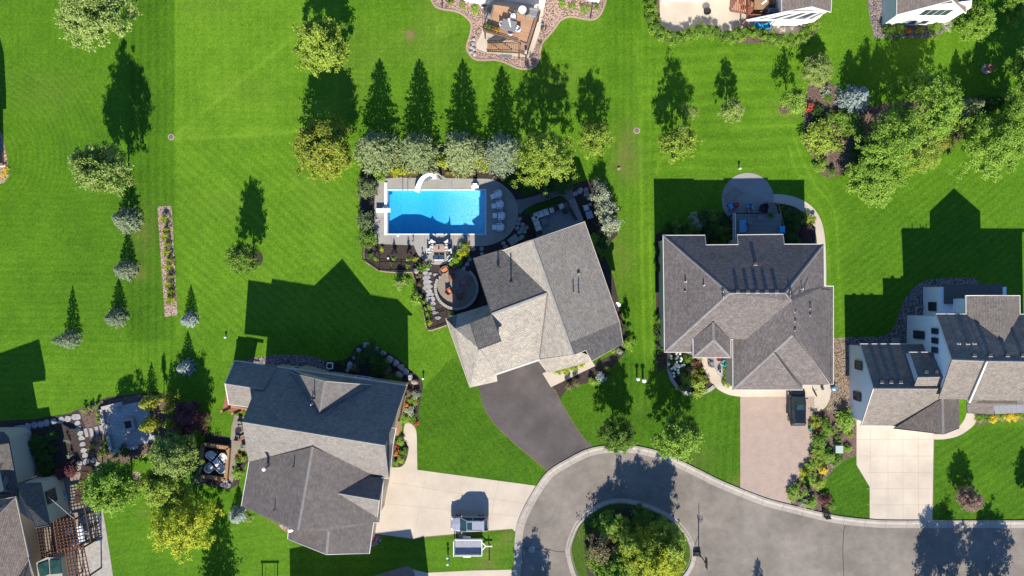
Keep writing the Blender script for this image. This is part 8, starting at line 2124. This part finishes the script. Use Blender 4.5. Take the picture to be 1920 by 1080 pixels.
t = thing('flower_pot', 'small dark pot with pink flowers at the driveway edge', 'flower pot', g(1518.5, 851)); MB().lathe((0, 0, 0), [(.14, 0), (.2, .32), (.17, .32), (.14, .2)], 12).build('pot', M['dark_cloth'], t); c_ = bpy.data.objects.new('flowers', crown_for('herb', 'rose', 115)); c_.scale = (.3, .3, .2); c_.location = (0, 0, .28); c_.parent = t; C.objects.link(c_)
t = thing('glass_globe', 'dark gazing globe among the yellow flowers', 'garden globe', g(1545.5, 876)); MB().lathe((0, 0, .4), [(.04, 0), (.15, .06), (.19, .18), (.14, .3), (.03, .36)], 14).build('globe', M['car_glass'], t); MB().cyl((0, 0, 0), .08, .42, 10).build('stand', M['white_plastic'], t)
t = thing('scooter', 'dark scooter leaning beside the garage corner', 'scooter', g(1527, 736), .5); MB().rbox((0, 0, .12), (.16, .9, .05), .01).build('footboard', M['black_metal'], t); MB().tube([(0, .45, .12), (0, .5, .9)], .03, 6).build('stem', M['steel'], t); MB().tube([(-.28, .5, .9), (.28, .5, .9)], .025, 6).build('handlebar', M['black_metal'], t)
for y in (-.48, .48): w_ = MB().cyl((0, 0, -.03), .1, .06, 10).build('wheel', M['rubber'], t); w_.location = (0, y, .1); w_.rotation_euler = (0, math.pi / 2, 0)
t = thing('recycling_tub', 'blue tub at the right corner of the hip roofed garage', 'tub', g(1561, 729)); MB().lathe((0, 0, 0), [(.26, 0), (.34, .5), (.3, .5), (.26, .1)], 14).build('tub_body', M['blue_plastic'], t); MB().lathe((0, 0, .3), [(.26, 0), (.2, .2), (.03, .28)], 10).build('contents', M['white_cloth'], t)
t = thing('sand_bucket', 'green toy bucket beside the garage corner', 'bucket', g(1541, 728)); MB().lathe((0, 0, 0), [(.16, 0), (.2, .3), (.17, .3), (.15, .05)], 12).build('bucket_body', M['green_plastic'], t); MB().tube([(-.18, 0, .3), (0, 0, .45), (.18, 0, .3)], .012, 5).build('handle', M['white_plastic'], t)
t = thing('bird_bath', 'brown bowl fountain on the shaded lawn at upper right', 'fountain', g(1849, 130)); MB().cyl((0, 0, -.02), .62, .14, 20).build('base', M['pale_stone'], t); MB().lathe((0, 0, .1), [(.25, 0), (.16, .2), (.2, .5), (.52, .75), (.46, .78), (.2, .62)], 18).build('bowl', M['rust_cloth'], t)
c_ = chair_proto('garden_chair', 'rust_cloth', 'rust_cloth', .65, .6, .38, .5); put(c_, 1518, 201, 100, 'rusty red garden chair at the left rim of the mulch bed')

# ---- bronze roofed house yard
t = thing('air_conditioner', 'square air conditioner on the shaded gravel behind the bronze roofed house', 'air conditioner', g(621, 685)); MB().rbox((0, 0, .4), (.85, .85, .8), .05).build('cabinet', M['metal_grey'], t); MB().cyl((0, 0, .79), .34, .03, 16).build('fan_grille', M['black_metal'], t); mb = MB(); mb.strip([(.38 * math.cos(a), .38 * math.sin(a)) for a in np.linspace(0, 6.283, 21)[:-1]], [(-.05, .825), (.05, .825)], True); mb.build('top_ring', M['white_plastic'], t)
t = thing('entry_steps', 'brown timber entry steps at the head of the curved path', 'steps', g(750, 800)); mb = MB()
for k in range(4): mb = MB(); p = g(751 - 2.0 * k, 802, 0); mb.box((p.x, p.y, .12 + .14 * k), (.34, 1.75, .06)); mb.build('tread', M['wood'], t, world=True)
t = thing('planter_box', 'long cedar planter box against the right wall of the bronze roofed house', 'planter', g(754, 765)); a, b = g(758, 742, 1.2), g(750, 783, 1.2); mb = MB(); mb.bar(a - Vector((0, 0, .5)), b - Vector((0, 0, .5)), .38, .7); mb.build('box', M['wood'], t, world=True); mb = MB(); mb.bar(a - Vector((0, 0, .12)), b - Vector((0, 0, .12)), .26, .06); mb.build('soil', M['mulch'], t, world=True)
sd = thing('sunken_seating', 'square timber framed seating pit left of the bronze roofed house', 'seating pit', g(403, 868))
c4 = [(384, 832), (431, 838), (426, 897), (375, 890)]
mb = MB(); mb.prism(gp([(386, 835), (429, 840), (424, 894), (378, 888)]), -.02, .04); mb.build('floor', M['mulch'], sd, world=True)
for a, b in zip(c4, c4[1:] + c4[:1]): mb = MB(); mb.bar(g(*a, .0) + Vector((0, 0, .32)), g(*b, .0) + Vector((0, 0, .32)), .42, .64); mb.build('timber_wall', M['wood'], sd, world=True)
lc = lounge_proto('lounge_chair', 'white_cloth', 1.05, 1.1)
for x, y, d, nm in ((395.5, 853.5, 130, 'upper left white chair in the timber seating pit'), (419, 857, -140, 'upper right white chair in the timber seating pit'), (393, 877.5, 45, 'lower left white chair in the timber seating pit'), (415.5, 879, -45, 'lower right white chair in the timber seating pit')): put(lc, x, y, d, nm, 'white chairs in the seating pit', .04)
table('coffee_table', 'pale square table between the four white chairs', 406.5, 867, .85, .85, .45, 'white_cloth', .75, z=.04)
table('bistro_table', 'dark round bistro table on the tan walk', 447, 806, .75, .75, .72, 'black_metal', 0, z=.012, rnd=True)
put(kc, 449, 793, 180, 'dark chair above the dark bistro table', 'chairs of the bistro table', .012); put(kc, 443.5, 822, 10, 'dark chair below the dark bistro table', 'chairs of the bistro table', .012)
t = thing('potted_plant', 'round potted plant under the bronze roof eave', 'potted plant', g(457, 836)); MB().lathe((0, 0, 0), [(.18, 0), (.28, .4), (.24, .4), (.2, .3)], 14).build('pot', M['pale_stone'], t); c_ = bpy.data.objects.new('foliage', crown_for('herb', 'silver', 116)); c_.scale = (.34, .34, .25); c_.location = (0, 0, .36); c_.parent = t; C.objects.link(c_)
t = thing('rake', 'reddish wooden bench by the house wall on the tan walk', 'bench', g(455, 822), .45); MB().box((0, 0, .42), (.95, .25, .05)).build('seat', M['wood_red'], t)
for s in (-1, 1): MB().box((s * .4, 0, .2), (.06, .22, .4)).build('leg', M['wood_red'], t)
t.name = 'wood_bench'
for i, (x, y) in enumerate(((424, 903), (418, 909), (428, 910))): rock('stone_step', ('upper', 'left', 'right')[i] + ' grey stone step below the seating pit', x, y, .45, .14, 'flagstone', .7, .3 * i, 'stone steps below the seating pit', True, 'stone step')

# ---- pergola house yard
def pergola(label, a, b, c, d, z=2.6, nr=9, nb=6):
    """a-b-c-d: corner pixels of the top at height z; rafters run a->d"""
    A, B_, C_, D = (g(*p, z) for p in (a, b, c, d))
    ctr = (A + B_ + C_ + D) / 4
    t = thing('pergola', label, 'pergola', (ctr.x, ctr.y, 0))
    for p in (A, B_, C_, D):
        q = p + (ctr - p) * .06; mb = MB(); mb.box((q.x, q.y, z / 2), (.16, .16, z)); mb.build('post', M['wood_dark'], t, world=True)
    for p, q in ((A, B_), (D, C_)):
        mb = MB(); mb.bar(p - Vector((0, 0, .02)), q - Vector((0, 0, .02)), .12, .22); mb.build('beam', M['wood_dark'], t, world=True)
    for k in range(nr):
        f = k / (nr - 1); p, q = A.lerp(B_, f), D.lerp(C_, f); e = (p - q).normalized() * .25; up = Vector((0, 0, .16))
        mb = MB(); mb.bar(p + e + up, q - e + up, .07, .16); mb.build('rafter', M['wood_red'] if nr < 8 else M['wood_dark'], t, world=True)
    mb = MB()
    for k in range(nb):
        f = (k + .5) / nb; up = Vector((0, 0, .28)); mb.bar(A.lerp(D, f) + up, B_.lerp(C_, f) + up, .06, .07)
    mb.build('slats', M['wood_dark'], t, world=True)
    return t
pergola('dark pergola against the beige wall, leftmost of the pergolas', (71, 991), (108, 984), (113, 1035), (79, 1043), 2.6, 8, 8)
pergola('pergola with a lattice top over the white table, middle of the pergolas', (102, 978), (141, 972), (150, 1024), (110, 1032), 2.7, 7, 9)
pergola('lowest pergola, cut by the lower edge of the photo', (124, 1032), (158, 1024), (170, 1080), (132, 1088), 2.6, 7, 8)
pergola('narrow arbor over the stepping path', (157, 876), (172, 878), (158, 940), (141, 936), 2.5, 8, 4)
t = thing('screen_wall', 'dark timber screen along the right side of the pergolas', 'screen', g(160, 975)); a, b = g(156, 936, 2.3), g(171, 1016, 2.3); mb = MB(); mb.bar(a, b, .14, .18); mb.build('top_rail', M['wood_dark'], t, world=True)
for f in (0.02, .35, .68, .98): p = a.lerp(b, f); mb = MB(); mb.box((p.x, p.y, 1.15), (.13, .13, 2.3)); mb.build('post', M['wood_dark'], t, world=True)
for k in range(4): p, q = a.lerp(b, .02), a.lerp(b, .98); mb = MB(); mb.bar((p.x, p.y, .5 + .45 * k), (q.x, q.y, .5 + .45 * k), .05, .12); mb.build('rail', M['wood_dark'], t, world=True)
table('patio_table', 'white rectangular table under the middle pergola', 151, 1001, .75, 1.9, .74, 'white_plastic', .18, z=.012)
c_ = lounge_proto('patio_chair', 'white_plastic', .65, .65)
for x, y, d, nm in ((135, 1017, 30, 'left white chair below the white patio table'), (143, 1016, 10, 'middle white chair below the white patio table'), (155, 1018, -20, 'right white chair below the white patio table'), (131, 996, 90, 'white chair left of the white patio table')): put(c_, x, y, d, nm, 'white patio chairs', .012)
c_ = lounge_proto('lounge_chair', 'blue_cloth', .95, 1.1); put(c_, 113, 925, 170, 'upper blue lounge chair beside the beige wall', 'blue lounge chairs', .012); put(c_, 116, 939, 180, 'lower blue lounge chair beside the beige wall', 'blue lounge chairs', .012)
t = thing('string_light', 'thin cable stretched from the beige wall to the middle pergola', 'cable', g(85, 927)); mb = MB(); mb.tube([g(86, 928, 3.6), g(112, 950, 3.2), g(140, 974, 2.9)], .02, 5); mb.build('wire', M['white_plastic'], t, world=True); mb = MB(); p = g(86, 928, 3.6); mb.box((p.x, p.y, 3.6), (.1, .1, .1)); mb.build('hook', M['black_metal'], t, world=True)
t = thing('wheelbarrow', 'grey blue bench in the shade beside the beige wall', 'bench', g(84, 897), .3); t.name = 'garden_bench'; MB().rbox((0, 0, .44), (1.1, .5, .08), .02).build('seat', M['metal_grey'], t); MB().rbox((0, .24, .72), (1.1, .06, .5), .02).build('backrest', M['metal_grey'], t)
for s in (-1, 1): MB().box((s * .45, 0, .2), (.07, .45, .4)).build('leg', M['metal_grey'], t)
for i, (a, b, nm) in enumerate((((191.5, 767), (198, 796), 'upper piece of the low stone wall left of the square patio'), ((205, 815), (212, 845), 'lower piece of the low stone wall left of the square patio'), ((194, 765), (232, 755), 'low stone wall along the top of the square patio'), ((213, 846), (262, 836), 'low stone wall along the bottom of the square patio'))):
    p0 = g(*a); t = thing('garden_wall', nm, 'low wall', (p0.x, p0.y, 0)); mb = MB(); mb.bar(g(*a) + Vector((0, 0, .22)), g(*b) + Vector((0, 0, .22)), .36, .46); mb.build('wall_body', M['pool_concrete'], t, world=True); mb = MB(); mb.bar(g(*a) + Vector((0, 0, .48)), g(*b) + Vector((0, 0, .48)), .44, .06); mb.build('cap', M['patio_pavers'], t, world=True)
t = thing('fire_table', 'square stone fire pit on the square patio', 'fire pit', g(243, 795, .03), .22); mb = MB()
for x, y, sx, sy in ((0, .62, 1.6, .36), (0, -.62, 1.6, .36), (.62, 0, .36, .88), (-.62, 0, .36, .88)): mb.box((x, y, .22), (sx, sy, .44))
mb.build('stone_ring', M['pale_stone'], t); MB().box((0, 0, .08), (.86, .86, .12)).build('ash_bed', M['vent_dark'], t)
# play frame below the frame
t = thing('swing_set', 'swing frame below the photo, known by its shadow on the lower lawn', 'swing', g(497, 1112))
for x in (-.3, 1.6):
    for s in (-1, 1): MB().bar((x, s * .75, 0), (x, 0, 2.7), .12).build('leg', M['wood'], t)
MB().bar((-.5, 0, 2.7), (1.8, 0, 2.7), .14).build('top_beam', M['wood'], t); MB().box((.65, 0, .6), (1.2, .5, .06)).build('seat', M['green_plastic'], t)
for x in (.1, 1.2): MB().bar((x, 0, .6), (x, 0, 2.7), .03).build('rope', M['white_cloth'], t)
# strip of deck at the left edge
t = thing('timber_step', 'brown timber steps with white edging at the left edge of the photo', 'steps', g(3, 308)); mb = MB(); mb.prism(gp([(-14, 285), (6, 285), (8, 312), (-14, 312)]), 0, .3); mb.build('tread', M['wood'], t, world=True); mb = MB(); mb.bar(g(-14, 313, .32), g(10, 311, .32), .1, .08); mb.build('edge', M['white_plastic'], t, world=True)
